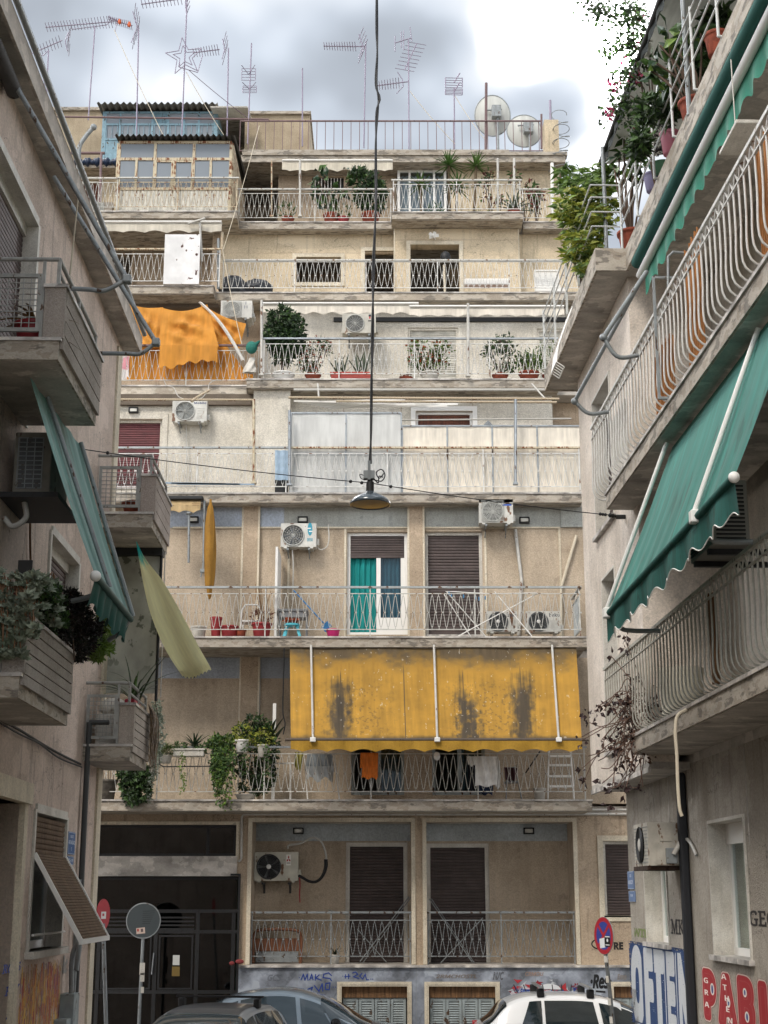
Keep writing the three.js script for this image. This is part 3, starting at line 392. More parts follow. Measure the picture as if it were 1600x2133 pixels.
{ // roof
  const y = SY.R; part('roof_slab', [box(-11, X(500, 325, 36.9), y - .22, y, -46, -36.9), box(X(494, 320, 36.6) + .003, 4.95, y - .21, y + .003, -46, -36.6)], C.edge, B);
  part('roof_edge', [box(X(505, 320, 36.6), X(1060, 320, 36.6), y - .02, y + .14, -36.8, -36.55), box(X(1060, 320, 36.6), 5, y - .02, y + .08, -36.8, -36.55)], C.edge, B);
  const D = 36.75, x0 = X(500, 280, D), x1 = X(1131, 280, D), yt = Y(252, D), r = part('roof_railing', [box(x0, x1, yt - .02, yt + .015, -D - .02, -D + .02), box(x0, x1, y + .2, y + .22, -D - .012, -D + .012)], C.brownRail, B);
  for (let x = x0; x < x1; x += .235) piece('railing_bar', box(-.009, .009, 0, yt - y - .2, -.009, .009), C.brownRail, r, x, y + .2, -D);
  part('roof_pillar', [box(X(1134, 280, D), X(1164, 280, D), y, Y(250, D), -D - .5, -D + .02)], C.sand, B);
  part('roof_rail', [bar(V(X(100, 245, 38), Y(243, 38), -38), V(X(560, 250, 38), Y(249, 38), -38), .028, 6)], C.brownRail, B);
  // old concrete wash-house behind the roof edge
  part('wash_house', [box(X(100, 270, 42), X(214, 270, 42), y, Y(232, 42), -45.5, -42), box(X(214, 270, 42), X(512, 270, 42), y, Y(262, 42), -45.5, -43), box(X(510, 270, 41), X(645, 270, 41), y, Y(240, 41), -45.5, -41)], M(0xb5a68e, { t: 'stucco', s: 2.4, b: .01, bs: 1.1 }), B);
  part('wash_house_cap', [box(X(98, 270, 42), X(214, 270, 42), Y(232, 42), Y(232, 42) + .1, -45.5, -41.9), box(X(448, 250, 41), X(648, 250, 41), Y(240, 41), Y(240, 41) + .09, -45.5, -40.9)], C.edge, B);
}
// ---------- corner building on the right ----------
const RB = thing('corner_building', 'grey beige corner building on the right with pot bellied balcony railings and graffiti', 'building', V(5, 0, -12), { f: 'R' });
const S = (px, py, X) => onSide('R', px, py, X), SL = (px, py, X) => onSide('L', px, py, X);
const holeS = (f, pxf, pxn, X, y0, y1, py = 1500) => ({ D0: -onSide(f, pxn, py, X).z, D1: -onSide(f, pxf, py, X).z, y0, y1 });   // far and near edge pixels
{
  const wall = M(0xb3aca1, { t: 'stucco2', s: 3.4, b: .012, bs: .7 }), wallU = M(0xeadfd3, { t: 'stucco', s: 3.1, b: .012, bs: .6 }), wallI = M(0xc6beb2, { t: 'stucco', s: 2.9, b: .01, bs: .7 });
  const g1 = { D0: -S(1560, 1850, 4.15).z, D1: -S(1483, 1850, 4.15).z, y0: S(1497, 1992, 4.15).y, y1: S(1500, 1706, 4.15).y }, g2 = { D0: -S(1393, 1880, 4.15).z, D1: -S(1346, 1880, 4.15).z, y0: S(1352, 1964, 4.15).y, y1: S(1500, 1706, 4.15).y };
  const g0 = { D0: 10.6, D1: 11.7, y0: g1.y0, y1: g1.y1 };
  const gx = 4.15;
  part('wall', [wallZY(gx, -1, 1, 21.1, 0, 4.5, .3, [g0, g1, g2])], wall, RB);
  part('wall', [box(gx + .3, 9, 0, 4.5, -21.1, -20.8)], wall, RB);
  const b2 = { D0: -S(1273, 860, 3.67).z, D1: -S(1238, 950, 3.67).z, y0: 7.84, y1: S(1270, 772, 3.67).y }, b1 = { D0: -S(1290, 1380, 3.67).z, D1: -S(1262, 1400, 3.67).z, y0: 4.84, y1: 7.2 };
  part('wall', [wallZY(3.67, -1, 17.2, 21.1, 4.52, 10.6, .3, [b1, b2])], wallU, RB);
  part('wall', [box(3.97, 9, 4.52, 10.6, -21.1, -20.8)], wallU, RB); part('wall', [box(3.97, 4.75, 4.82, 10.6, -17.45, -17.2)], wallU, RB);
  part('wall', [wallZY(4.7, -1, 1, 17.2, 4.82, 10.6, .25, [{ D0: 13.6, D1: 14.8, y0: 4.84, y1: 7.0 }, { D0: 13.2, D1: 14.4, y0: 7.84, y1: 10.0 }, { D0: 9, D1: 10.2, y0: 4.84, y1: 7 }])], wallI, RB);
  part('overhang', [box(3.67, 4.46, 4.44, 4.52, -21.1, -17.2), box(4.15, 9, 4.5, 4.6, -21.1, -1)], C.soffit, RB);
  part('overhang_edge', [box(3.655, 3.69, 4.40, 4.46, -21.1, -17.2)], C.nose, RB);
  part('floor_plate', [box(4.7, 9, 7.4, 7.6, -21, -1), box(4.7, 9, 10.5, 10.6, -21, -1), box(9, 9.3, 0, 13.5, -21.1, -1), box(4.15, 9, 0, 13.5, -1, -.7)], C.soffit, RB);
  // deep white window reveals
  const reveal = (nm, X, h, dep, o = {}) => {
    const w = part(nm, [box(X - .02, X + dep, h.y0, h.y1, -h.D1 - .004, -h.D1 + .03), box(X - .02, X + dep, h.y1 - .03, h.y1 + .004, -h.D1 + .03, -h.D0), box(X - .02, X + dep, h.y0, h.y1 - .03, -h.D0 - .03, -h.D0 + .004)], C.whiteD, RB);
    part('window_sill', [box(X - .06, X + dep, h.y0 - .04, h.y0 + .012, -h.D1 - .06, -h.D0 + .06)], C.nose, w);
    part('window_frame', [box(X + dep, X + dep + .05, h.y0 + .01, h.y1 - .03, -h.D1 + .03, -h.D1 + .11), box(X + dep, X + dep + .05, h.y0 + .01, h.y1 - .03, -(h.D0 + h.D1) / 2 - .04, -(h.D0 + h.D1) / 2 + .04), box(X + dep, X + dep + .05, h.y0 + .01, h.y0 + .09, -h.D1 + .11, -h.D0), box(X + dep - .02, X + dep + .05, h.y1 - .25, h.y1 - .03, -h.D1 + .03, -h.D0)], C.white, w);
    if (o.shut) { const s = slatsXY(h.D0, h.D1, h.y0 + .01, h.y1 - .25, 0, .05, .014); s.rotateY(Math.PI / 2).rotateY(Math.PI).translate(X + dep - .01, 0, 0); s.scale(1, 1, 1); const q = slatsXY(-h.D1 + .03, -h.D0 - .03, h.y0 + .01, h.y1 - .25, 0, .05, .014); q.rotateY(-Math.PI / 2); q.translate(X + dep - .015, 0, 0); part('roller_shutter', [q], o.shut, w); }
    else { part('window_pane', [box(X + dep + .02, X + dep + .026, h.y0 + .05, h.y1 - .1, -h.D1 + .05, -h.D0)], C.glass, w); part('curtain', [grid(1, 40, (u, v) => V(X + dep + .1 + .015 * Math.sin(v * 30), lerp(h.y0, h.y1, u), -lerp(h.D0, h.D1, v)))], M(0xd8cfae, { t: 'fabric', s: .5 }), w); }
  };
  reveal('window', gx, g1, .2); reveal('window', gx, g2, .2); reveal('window', gx, g0, .2); reveal('balcony_door', 3.67, b2, .2, { shut: C.shut }); reveal('balcony_door', 3.67, b1, .2, { shut: C.shut });
  for (const d of [12.6, 14.9, 18.4, 19.3]) part('wall_groove', [box(gx - .006, gx, 3.5, 4.5, -d - .012, -d + .012)], C.soffit, RB);
  // downpipe in its dark box, hose hanging from the balcony
  { const d = -S(1440, 1870, gx).z; part('downpipe', [rbox(gx - .11, gx - .002, 0, 4.42, -d - .07, -d + .04, .03)], M(0x1c1e24, { r: .6 }), RB); }
  // balconies
  const slabR = (X, D0, D1, y, mt) => { const s = part('balcony_slab', [box(X, 4.72, y - .22, y - .04, -D1, -D0)], C.soffit, RB); part('slab_face', [box(X - .02, X, y - .21, y - .035, -D1 - .02, -D0), box(X, 4.0, y - .209, y - .036, -D1 - .02, -D1)], mt, s); part('slab_edge', [box(X - .04, X + .4, y - .035, y, -D1 - .04, -D0)], C.nose, s); };
  slabR(3.5, 3, 17.25, 4.82, C.edge); slabR(3.36, 3, 17.45, 7.82, C.edge);
  // pot-bellied railings of vertical bars bent in at the bottom
  const bellyGeo = tube([V(0, .86, 0), V(-.0, .5, 0), V(-.01, .26, 0), V(.0, .14, 0), V(.04, .075, 0), V(.11, .05, 0), V(.17, .05, 0)], .0105, { n: 16, seg: 5 }), bg = merge(bellyGeo);
  const belly = (X, D0, D1, y, mt, sp) => {
    const x = X - .07, r = part('balcony_railing', [box(x - .022, x + .022, y + .98, y + 1.015, -D1, -D0), box(x - .012, x + .012, y + .85, y + .866, -D1, -D0), box(x + .13, x + .155, y + .035, y + .055, -D1, -D0)], mt, RB);
    const n = Math.floor((D1 - D0) / sp); for (let i = 0; i <= n; i++) piece('railing_bar', bg, mt, r, x, y, -D1 + i * sp);
    const z = []; for (let i = 0; i < n; i++) { const d = -D1 + i * sp; z.push(flat(V(x, y + .866, d), V(x, y + .98, d + sp / 2), .012, .012), flat(V(x, y + .98, d + sp / 2), V(x, y + .866, d + sp), .012, .012)); } const q = part('railing_lattice', z, mt, r); q.userData.kind = 'stuff';
    const l = []; for (let d = D0 + .4; d < Math.min(D1, 17.2); d += 1.5) l.push(box(X + .06, X + .1, y - .001, y + .05, -d - .02, -d + .02)); part('railing_foot', l, mt, r);
  };
  belly(3.54, 7, 18.7, 4.82, M(0xbdbcb2, { t: 'metal', s: .8, r: .55 }), .155); belly(3.36, 7, 18.0, 7.82, M(0xe2e2de, { t: 'metal', s: .9, r: .45 }), .16);
  // reed screens behind the upper railing, white board at the end
  for (const [a, b, y1] of [[9.9, 11.0, 1.15], [14.2, 15, .8], [12.9, 13.5, 1.35]]) { const s = single('reed_screen', `orange reed screen behind the railing, ${a < 11 ? 'the one nearest the camera' : a > 14 ? 'far one beside the pale board' : 'the tall one standing above the rail'}`, 'reed screen', Array.from({ length: Math.round((b - a) / .016) }, (_, i) => { const d = a + i * .016 + rr(-.003, .003), h = y1 + rr(-.06, .03); return flat(V(3.46 + rr(-.012, .012), 7.84, -d), V(3.46 + rr(-.02, .02), 7.84 + h, -d + rr(-.01, .01)), .013, .01); }), M(0xc5884a, { t: 'wood', s: .3 }), { f: 'R', group: 'reed screens on the right hand balcony' }); }
  single('balcony_board', 'flat pale board standing behind the far end of the second floor railing', 'board', [rbox(3.4, 3.425, 7.85, 8.68, -17.3, -16.4, .008)], C.whiteD, { f: 'R' });
  // terrace on top
  const P = C.edge; const tA = { X: 3.26, D0: 17, D1: 21.5 }, tB = { X: 3.64, D0: 1, D1: 17 };
  const ts = part('terrace_slab', [box(tA.X, 9, 10.58, 10.8, -tA.D1, -tA.D0), box(tB.X, 9, 10.581, 10.8, -tB.D1, -tB.D0)], C.soffit, RB);
  part('terrace_fascia', [box(tA.X - .03, tA.X, 10.56, 10.86, -tA.D1 - .03, -tA.D0 + .03), box(tA.X, tB.X, 10.561, 10.86, -tA.D0, -tA.D0 + .03), box(tB.X - .03, tB.X, 10.56, 10.86, -tB.D1 + .03, -tB.D0), box(tA.X, 9, 10.56, 10.86, -tA.D1 - .03, -tA.D1)], P, ts);
  part('terrace_wall', [wallZY(6.2, -1, 1, 19.5, 10.8, 13.4, .25, [{ D0: 12, D1: 13.3, y0: 10.9, y1: 13 }]), box(6.2, 9, 10.8, 13.4, -19.7, -19.5)], wallI, RB);
  // tube railings of the terrace
  const whiteT = M(0xdfe2e0, { t: 'metal', s: 1, r: .5 });
  const tr = part('balcony_railing', (() => { const g = []; for (const [h, i] of [[.95, 0], [.78, .02], [.58, .05], [.38, .1]]) g.push(bar(V(tA.X - .05, 10.8 + h, -21.4), V(tA.X - .05, 10.8 + h, -17.02), .010), bar(V(tA.X - .05, 10.8 + h, -17.02), V(tB.X - .06, 10.8 + h, -17.02), .010), bar(V(tB.X - .06, 10.8 + h, -17.02), V(tB.X - .06, 10.8 + h, -5), .010)); return g; })(), whiteT, RB);
  for (const d of [21.3, 20.2, 19.1, 18.1]) piece('railing_post', box(-.014, .014, 0, .96, -.014, .014), whiteT, tr, tA.X - .05, 10.84, -d);
  for (let d = 17; d > 6; d -= .95) piece('railing_post', merge(polyline([V(.1, 0, 0), V(0, .02, 0), V(0, .96, 0)], .016)), whiteT, tr, tB.X - .06, 10.84, -d);
  // terrace canopy: sloping cloth on a dark front bar
  const cn = thing('terrace_canopy', 'dark green terrace awning seen from below above the rooftop plants at top right', 'awning', V(4, 10.8, -14), { f: 'R' });
  const bx = 3.56, by = 12.6; part('front_bar', [bar(V(bx, by, -18.1), V(bx, by, -2), .045, 8)], C.iron, cn);
  part('cloth', [grid(14, 60, (u, v) => V(lerp(bx, 6.2, u), lerp(by, 13.4, u) - .1 * Math.sin(u * Math.PI) * (1 + .15 * Math.sin(v * 40)), -lerp(18.1, 2, v)), false)], M(0xa6a69c, { t: 'fabric', s: 1.1, tr: .15 }), cn);
  part('valance', [grid(200, 2, (u, v) => V(bx - .01 + .012 * Math.sin(u * 240), by + .03 - v * (.17 + .03 * Math.cos(u * 2 * Math.PI * 58)), -lerp(18.1, 2, u)), false)], M(0x17211f, { t: 'fabric', s: 1 }), cn);
  for (const [px, py, h] of [[1256, 355, 1.9], [1405, 250, 1.75]]) { const q = onZ('R', px, py, px < 1300 ? 17.6 : 13.6); part('pole', [bar(V(px < 1300 ? 3.5 : 3.62, 10.8, q.z), V(px < 1300 ? 3.5 : 3.62, 12.6, q.z), .026, 8)], C.galv, cn); }
  // sun blind rolled up under the terrace edge
  const rb = thing('rolled_awning', 'rolled up green awning with white tube under the terrace edge at upper right', 'awning', V(3.6, 10.3, -12), { f: 'R' });
  part('roller_tube', [bar(V(3.72, 10.38, -16.7), V(3.72, 10.38, -3), .05, 10)], C.white, rb);
  part('rolled_cloth', [bar(V(3.67, 10.5, -16.6), V(3.67, 10.5, -3), .075, 12)], M(0x1d5a52, { t: 'fabric', s: .8 }), rb);
  part('valance', [grid(260, 3, (u, v) => V(3.76 + .02 * v * Math.sin(u * 190), 10.36 - v * (.25 + .035 * Math.cos(u * 2 * Math.PI * 44)), -lerp(16.6, 3, u)), false)], M(0x128a6e, { t: 'fabric', s: .9, tr: .2 }), rb);
  // bare awning arms left of the second floor
  const ba = thing('bare_awning', 'bare galvanised awning arms without cloth beside the right hand second floor balcony', 'awning', V(3.1, 8.5, -16), { f: 'R' });
  [[14.89, [1257, 703], [1338, 740]], [16.67, [1197, 836], [1275, 858]]].forEach(([d, p, q], i) => {
    const e = onZ('R', p[0], p[1], d), k = V(3.26, onSide('R', q[0], q[1], 3.3).y, -d), m = V(lerp(e.x, k.x, .4), k.y - .02, -d), top = onSide('R', i ? 1340 : 1347, i ? 575 : 566, 3.5);
    part('arm', [tube([top, e], .026, { poly: 1, n: 2, seg: 8 }), new THREE.SphereGeometry(.045, 8, 6).translate(e.x, e.y, e.z), tube([e, m, k], .024, { n: 12, seg: 7 })], C.galv, ba);
  });
  // the big green awning over the first floor balcony
  const ga = thing('green_awning', 'large green awning with white bars over the right hand first floor balcony', 'awning', V(3.5, 5.8, -13), { f: 'R' });
  const d1 = 15.33, d2 = 11.75, e1 = onZ('R', 1268, 1278, d1), e2 = onZ('R', 1452, 1078, d2), t1 = V(3.5, 7.58, -14.6), t2 = V(3.56, 7.58, -11.4);
  const green = M(0x24897c, { t: 'canvas', s: 2.3, tr: .12 }), ez = V().subVectors(e2, e1), barA = e1.clone().addScaledVector(ez, -.03), barB = e2.clone().addScaledVector(ez, .3);
  part('cloth', [grid(50, 24, (u, v) => { const top = V(3.54, 7.57, lerp(-14.75, -10.2, u)), b = barA.clone().lerp(barB, u), p = top.lerp(b, v); p.y -= .05 * Math.sin(v * Math.PI); p.x -= .006 * Math.sin(u * 60) * v; return p; }, false)], green, ga);
  part('valance', [grid(160, 3, (u, v) => { const b = barA.clone().lerp(barB, u); b.y -= v * (.26 + .03 * Math.cos(u * 2 * Math.PI * 14)); b.x += .03 * v * Math.sin(u * 40); return b; }, false)], M(0x135f57, { t: 'canvas', s: 1.3 }), ga);
  part('valance_hem', [tube(Array.from({ length: 113 }, (_, i) => { const u = i / 112, b = barA.clone().lerp(barB, u); b.y -= .262 + .03 * Math.cos(u * 2 * Math.PI * 14); b.x += .03 * Math.sin(u * 40); return b; }), .006, { n: 230, seg: 4 })], C.white, ga);
  part('front_bar', [bar(barA, barB, .035, 8)], M(0x135f57, { t: 'canvas', s: 1.3 }), ga);
  part('bar_cap', [new THREE.SphereGeometry(.045, 10, 8).translate(barB.x, barB.y, barB.z)], C.white, ga);
  for (const [e, t, d, q] of [[e1, t1, d1, [1400, 1305]], [e2, t2, d2, [1600, 1117]]]) {
    part('slide_bar', [bar(t.clone().add(V(-.05, 0, 0)), e.clone().add(V(-.03, .02, 0)), .023, 8)], C.white, ga);
    const k = V(3.45, onSide('R', q[0], q[1], 3.52).y, -d); part('arm', [tube([e, V(lerp(e.x, k.x, .25), k.y + .02, -d), V(lerp(e.x, k.x, .45), k.y, -d), k], .026, { n: 16, seg: 7 })], C.galv, ga);
    part('bracket', [rbox(e.x - .06, e.x + .03, e.y - .05, e.y + .06, -d - .05, -d + .05, .015)], C.white, ga);
  }
  // white wire rack hanging from the terrace edge
  { const g = []; const a = onZ('R', 1198, 640, 19), b = onZ('R', 1172, 695, 19); for (let k = 0; k < 6; k++) { const z = -18.6 - k * .09; g.push(...polyline([V(3.2, 10.75, z), V(3.0, 10.2, z), V(2.96, 9.95, z), V(3.06, 9.88, z)], .009, 4)); } g.push(bar(V(2.96, 9.95, -18.6), V(2.96, 9.95, -19.05), .01, 4), bar(V(3.06, 9.88, -18.6), V(3.06, 9.88, -19.05), .01, 4), bar(V(3.0, 10.2, -18.6), V(3.0, 10.2, -19.05), .01, 4)); single('plant_rack', 'empty white wire plant rack hanging below the corner terrace', 'plant rack', g, C.white, { f: 'R' }); }
  // loose hose from the first floor balcony
  { const a = onZ('R', 1430, 1478, 14.6), p = [[1430, 1478], [1412, 1490], [1407, 1520], [1410, 1570], [1413, 1650], [1417, 1690], [1421, 1700]].map(q => onZ('R', q[0], q[1], 14.4)); single('drain_hose', 'cream plastic hose hanging from the right hand first floor balcony', 'hose', [tube(p, .018, { n: 40, seg: 7 })], C.trim, { f: 'R' }); }
  // blue street plates
  const plate = (w, h, lines) => texM(ctex(w, h, c => { c.fillStyle = '#6f86ad'; c.fillRect(0, 0, w, h); c.strokeStyle = '#d5dde8'; c.lineWidth = 3; c.strokeRect(4, 4, w - 8, h - 8); c.fillStyle = '#e4e9f0'; c.textAlign = 'center'; lines.forEach(([t, s, y]) => { c.font = `bold ${s}px sans-serif`; c.fillText(t, w / 2, y); }); }), { r: .4 });
  for (const [y0, y1, tx, lb, pc] of [[1815, 1852, [['ΟΔΟΣ', 30, 42], ['ΜΙΛΗΣΣΟΥ', 40, 92]], 'larger upper blue street plate on the right hand corner', 1316], [1856, 1878, [['15-19', 44, 70]], 'smaller lower blue street plate on the right hand corner', 1317]]) {
    const D0 = -S(pc + 7, 1850, gx).z, D1 = -S(pc - 5, 1850, gx).z, a = S(pc, y0, gx).y, b = S(pc, y1, gx).y;
    const s = thing('street_plate', lb, 'sign', V(gx, b, -D0), { f: 'R', group: 'blue street plates on the right' }); part('plate', [box(gx - .018, gx - .003, b, a, -D1, -D0)], M(0x6f86ad, { r: .4 }), s); const gp = grid(1, 1, (u, v) => V(gx - .0195, lerp(b, a, v), -lerp(D1, D0, u))); part('lettering', [gp], plate(256, 128, tx), s);
  }
}
// graffiti painted on the right hand wall
{
  const gx = 4.15, gr = (px0, px1, py0, py1, w, h, draw, label) => { const m = (py0 + py1) / 2, D1 = -S(px0, m, gx).z, D0 = -S(px1, m, gx).z, pm = (px0 + px1) / 2, y1 = S(pm, py0, gx).y, y0 = S(pm, py1, gx).y; part('graffiti', [grid(1, 1, (u, v) => V(gx - .004, lerp(y0, y1, v), -lerp(D1, D0, u)))], texM(ctex(w, h, draw), { a: 1, r: .7 }), RB, label); };
  const spray = (c, n, col, w, h, a) => { for (let i = 0; i < n; i++) { c.fillStyle = col; c.globalAlpha = a * rnd(); c.beginPath(); c.arc(rnd() * w, rnd() * h, 1 + rnd() * 3, 0, 7); c.fill(); } c.globalAlpha = 1; };
  gr(1314, 1447, 1962, 2160, 768, 1024, (c, w, h) => {
    c.fillStyle = '#22406f'; c.fillRect(0, 40, w - 10, h * .93); c.save(); c.scale(1, 4.6); c.font = 'bold 240px sans-serif'; c.textAlign = 'center'; c.lineJoin = 'round'; c.lineWidth = 9; c.fillStyle = '#c6cacd'; c.strokeStyle = '#1d3765'; c.save(); c.scale(.96, 1); c.fillText('OFTEN', w / 1.92, 204); c.lineWidth = 26; c.strokeStyle = '#c6cacd'; c.strokeText('OFTEN', w / 1.92, 204); c.lineWidth = 5; c.strokeStyle = '#22406f'; c.restore(); c.restore();
    c.strokeStyle = '#22406f'; c.lineWidth = 16; for (const x of [178, 322, 470, 600]) { c.beginPath(); c.moveTo(x, 60); c.lineTo(x + rr(-8, 8), h - 60); c.stroke(); } c.fillStyle = '#c9ccce'; for (let i = 0; i < 70; i++) c.fillRect(rnd() * w, rnd() * h, 8, 5); spray(c, 900, '#31507c', w, h, .4); spray(c, 500, '#dfe2e0', w, h, .4); c.strokeStyle = '#1a3560'; c.lineWidth = 18; c.strokeRect(10, 50, w - 26, h * .9); c.globalCompositeOperation = 'destination-out'; for (let i = 0; i < 420; i++) { const e = rnd() * 3 | 0, x = e === 0 ? rnd() * 16 : e === 1 ? w - rnd() * 26 : rnd() * w, y = e === 2 ? 34 + rnd() * 34 : rnd() * h; c.globalAlpha = rnd(); c.beginPath(); c.arc(x, y, 2 + rnd() * 9, 0, 7); c.fill(); } c.globalAlpha = 1; c.globalCompositeOperation = 'source-over';
  }, 'white block letters outlined in dark blue');
  gr(1462, 1660, 1990, 2180, 1024, 1024, (c, w, h) => {
    c.lineJoin = 'round'; c.shadowColor = '#b9847a'; c.shadowBlur = 16; for (let i = 0; i < 16; i++) { c.fillStyle = '#a5242b'; c.fillRect(40 + rnd() * 900, 820, 5, 40 + rnd() * 120); } c.save(); c.scale(1, 2.7); c.font = 'bold 262px sans-serif'; c.textAlign = 'left'; [['P', 0, 0], ['A', 205, 6], ['B', 420, 2], ['L', 640, 9], ['O', 790, 0]].forEach(([t, x, y]) => { c.lineWidth = 62; c.strokeStyle = '#dccfc6'; c.strokeText(t, x + 30, 300 + y); c.lineWidth = 50; c.strokeStyle = c.fillStyle = '#a5242b'; c.strokeText(t, x + 30, 300 + y); c.fillText(t, x + 30, 300 + y); }); c.restore(); c.shadowBlur = 0;
    for (let i = 0; i < 500; i++) { c.globalAlpha = .25 * rnd(); c.strokeStyle = '#d8564c'; c.lineWidth = 2; const x = rnd() * w, y = 250 + rnd() * 650; if (c.getImageData(x | 0, y | 0, 1, 1).data[0] < 190 && c.getImageData(x | 0, y | 0, 1, 1).data[3] > 200) { c.beginPath(); c.moveTo(x, y); c.lineTo(x + 14, y + rr(-6, 6)); c.stroke(); } } c.globalAlpha = 1;
    for (const [x, y, a, b] of [[150, 480, 17, 62], [340, 590, 13, 48], [530, 430, 13, 40], [540, 700, 15, 50], [885, 590, 17, 90]]) { c.fillStyle = '#e2dbd5'; c.beginPath(); c.ellipse(x, y, a + 8, b + 12, 0, 0, 7); c.fill(); c.fillStyle = '#4b5a8c'; c.beginPath(); c.ellipse(x, y, a - 4, b - 8, 0, 0, 7); c.fill(); }
    c.strokeStyle = '#efe9e2'; c.lineWidth = 9; c.font = 'bold 92px sans-serif'; c.fillStyle = '#efe6df'; 'GRA'.split('').forEach((t, i) => c.fillText(t, 40, 420 + i * 150)); 'ATHEN'.split('').forEach((t, i) => c.fillText(t, 270 + i * 10, 330 + i * 125));
  }, 'red bubble letters outlined in white');
  const tag = (px0, px1, py0, py1, text, size, col, w = 256, h = 128, ang = 0) => gr(px0, px1, py0, py1, w, h, (c) => { c.strokeStyle = c.fillStyle = col; c.translate(w / 2, h / 2); c.rotate(ang); c.font = `${size}px serif`; c.textAlign = 'center'; c.lineWidth = 5; c.strokeText(text, 0, size * .34); c.fillText(text, 0, size * .34); });
  tag(1398, 1442, 1905, 1960, 'MKU·', 96, '#2e2b2a'); tag(1560, 1640, 1885, 1945, 'GEOR', 92, '#33302f'); tag(1575, 1640, 1950, 1985, '::', 90, '#3a3735'); tag(1322, 1350, 1920, 1962, 'wm', 90, '#7d8a55', 128, 128); tag(1313, 1330, 2060, 2140, 'sos', 60, '#2d2b2b', 128, 256, -1.4);
}

// ---------- apartment house on the left ----------
const LB = thing('pink_apartment_house', 'pinkish grey apartment house on the left with small boxed balconies', 'building', V(-5, 0, -10), { f: 'L' });
const WX = -3.35, EX = -2.62, EXL = -2.76;
{
  const wall = M(0xdccabd, { t: 'stucco2', s: 3.2, b: .014, bs: .7 });
  const hS = (pxn, pxf, pyt, pyb, pm) => { const D0 = -SL(pxn, pm, WX).z, D1 = -SL(pxf, pm, WX).z, c = (pxn + pxf) / 2; return { D0, D1, y1: SL(c, pyt, WX).y, y0: SL(c, pyb, WX).y }; };
  const w0 = hS(63, 130, 1692, 1976, 1850), w1 = hS(98, 160, 1133, 1330, 1230), w2 = { D0: 11.2, D1: -SL(78, 470, WX).z, y1: SL(78, 470, WX).y, y0: 7.52 }, dr = { D0: 9.5, D1: -SL(30, 1850, WX).z, y0: .2, y1: SL(28, 1648, WX).y - .1 };
  part('wall', [wallZY(WX, 1, 1, 19.5, 0, 10.6, .3, [w0, w1, w2, dr])], wall, LB);
  part('wall', [box(-9, WX - .3, 0, 10.6, -19.5, -19.2), box(-9.3, -9, 0, 10.6, -19.5, -1), box(-9, WX, 0, 10.6, -1, -.7)], wall, LB);
  part('corner_strip', [box(WX - .01, WX + .03, 0, 10.3, -19.35, -19.05)], C.trim, LB);
  part('flat_roof', [box(-9.3, WX, 10.6, 10.75, -19.5, -.7), box(-9, WX - .3, 7.5, 7.7, -19, -1), box(-9, WX - .3, 4.6, 4.8, -19, -1)], C.soffit, LB);
  const reveal = (h, o) => {
    const w = part(o.name ?? 'window', [box(WX - .2, WX + .025, h.y0, h.y1, -h.D1 - .05, -h.D1 + .03), box(WX - .2, WX + .026, h.y1 - .03, h.y1 + .06, -h.D1 + .03, -h.D0 - .02), box(WX - .2, WX + .025, h.y0, h.y1, -h.D0 - .02, -h.D0 + .05)], C.whiteD, LB);
    if (o.sill) part('window_sill', [box(WX - .2, WX + .09, h.y0 - .07, h.y0, -h.D1 - .09, -h.D0 + .09)], C.whiteD, w);
    if (o.shut) { const q = slatsXY(h.D0 + .02, h.D1 - .03, h.y0, h.y1 - .1, 0, .055, .016); q.rotateY(Math.PI / 2); q.translate(WX - .13, 0, 0); part('roller_shutter', [q], o.shut, w); part('shutter_box', [box(WX - .2, WX - .1, h.y1 - .14, h.y1 - .03, -h.D1 + .03, -h.D0 - .02)], C.whiteD, w); }
    else { part('window_frame', [box(WX - .2, WX - .16, h.y0, h.y1, -h.D1 + .03, -h.D1 + .1), box(WX - .2, WX - .16, h.y0, h.y1, -(h.D0 + h.D1) / 2 - .04, -(h.D0 + h.D1) / 2 + .04), box(WX - .2, WX - .16, h.y0, h.y0 + .08, -h.D1, -h.D0)], C.white, w); part('window_pane', [box(WX - .19, WX - .184, h.y0, h.y1, -h.D1, -h.D0)], C.glass, w); part('curtain', [box(WX - .4, WX - .38, h.y0, h.y1, -h.D1, -h.D0)], M(0x8f8d88, { t: 'fabric', s: .5 }), w); }
    return w;
  };
  reveal(w2, { name: 'balcony_door', shut: C.shutG }); reveal(w1, { shut: C.shutG, sill: 1 });
  const wg = reveal(w0, { sill: 1 });
  { // blind pushed out at the bottom
    const hy = SL(84, 1780, WX).y, out = .52, by = w0.y0 + .1; const dy = hy - by, L = Math.hypot(out, dy), n = 30, g = [];
    for (let i = 0; i < n; i++) { const t = (i + .5) / n, sl = new THREE.BoxGeometry(.016, L / n * .86, w0.D1 - w0.D0 - .1); sl.rotateZ(Math.atan2(out, dy) + .12); g.push(sl.translate(WX + .02 + out * t, hy - dy * t, -(w0.D0 + w0.D1) / 2)); }
    part('blind', g, M(0x7e6a58, { t: 'wood', s: .6 }), wg);
    const f = []; for (const d of [w0.D0 + .02, w0.D1 - .04]) f.push(flat(V(WX + .02, hy, -d), V(WX + .02 + out, by, -d), .045, .03)); f.push(box(WX + .0 + out, WX + .04 + out, by - .03, by + .02, -w0.D1 + .02, -w0.D0)); part('blind_frame', f, C.white, wg);
    const q = slatsXY(w0.D0 + .02, w0.D1 - .03, hy, w0.y1 - .06, 0, .055, .014); q.rotateY(Math.PI / 2); q.translate(WX + .0, 0, 0); part('roller_shutter', [q], M(0x7e6a58, { t: 'wood', s: .6 }), wg);
    part('sill_rail', [bar(V(WX + .05, w0.y0 + .16, -w0.D0), V(WX + .05, w0.y0 + .16, -w0.D1), .013)], C.white, wg);
  }
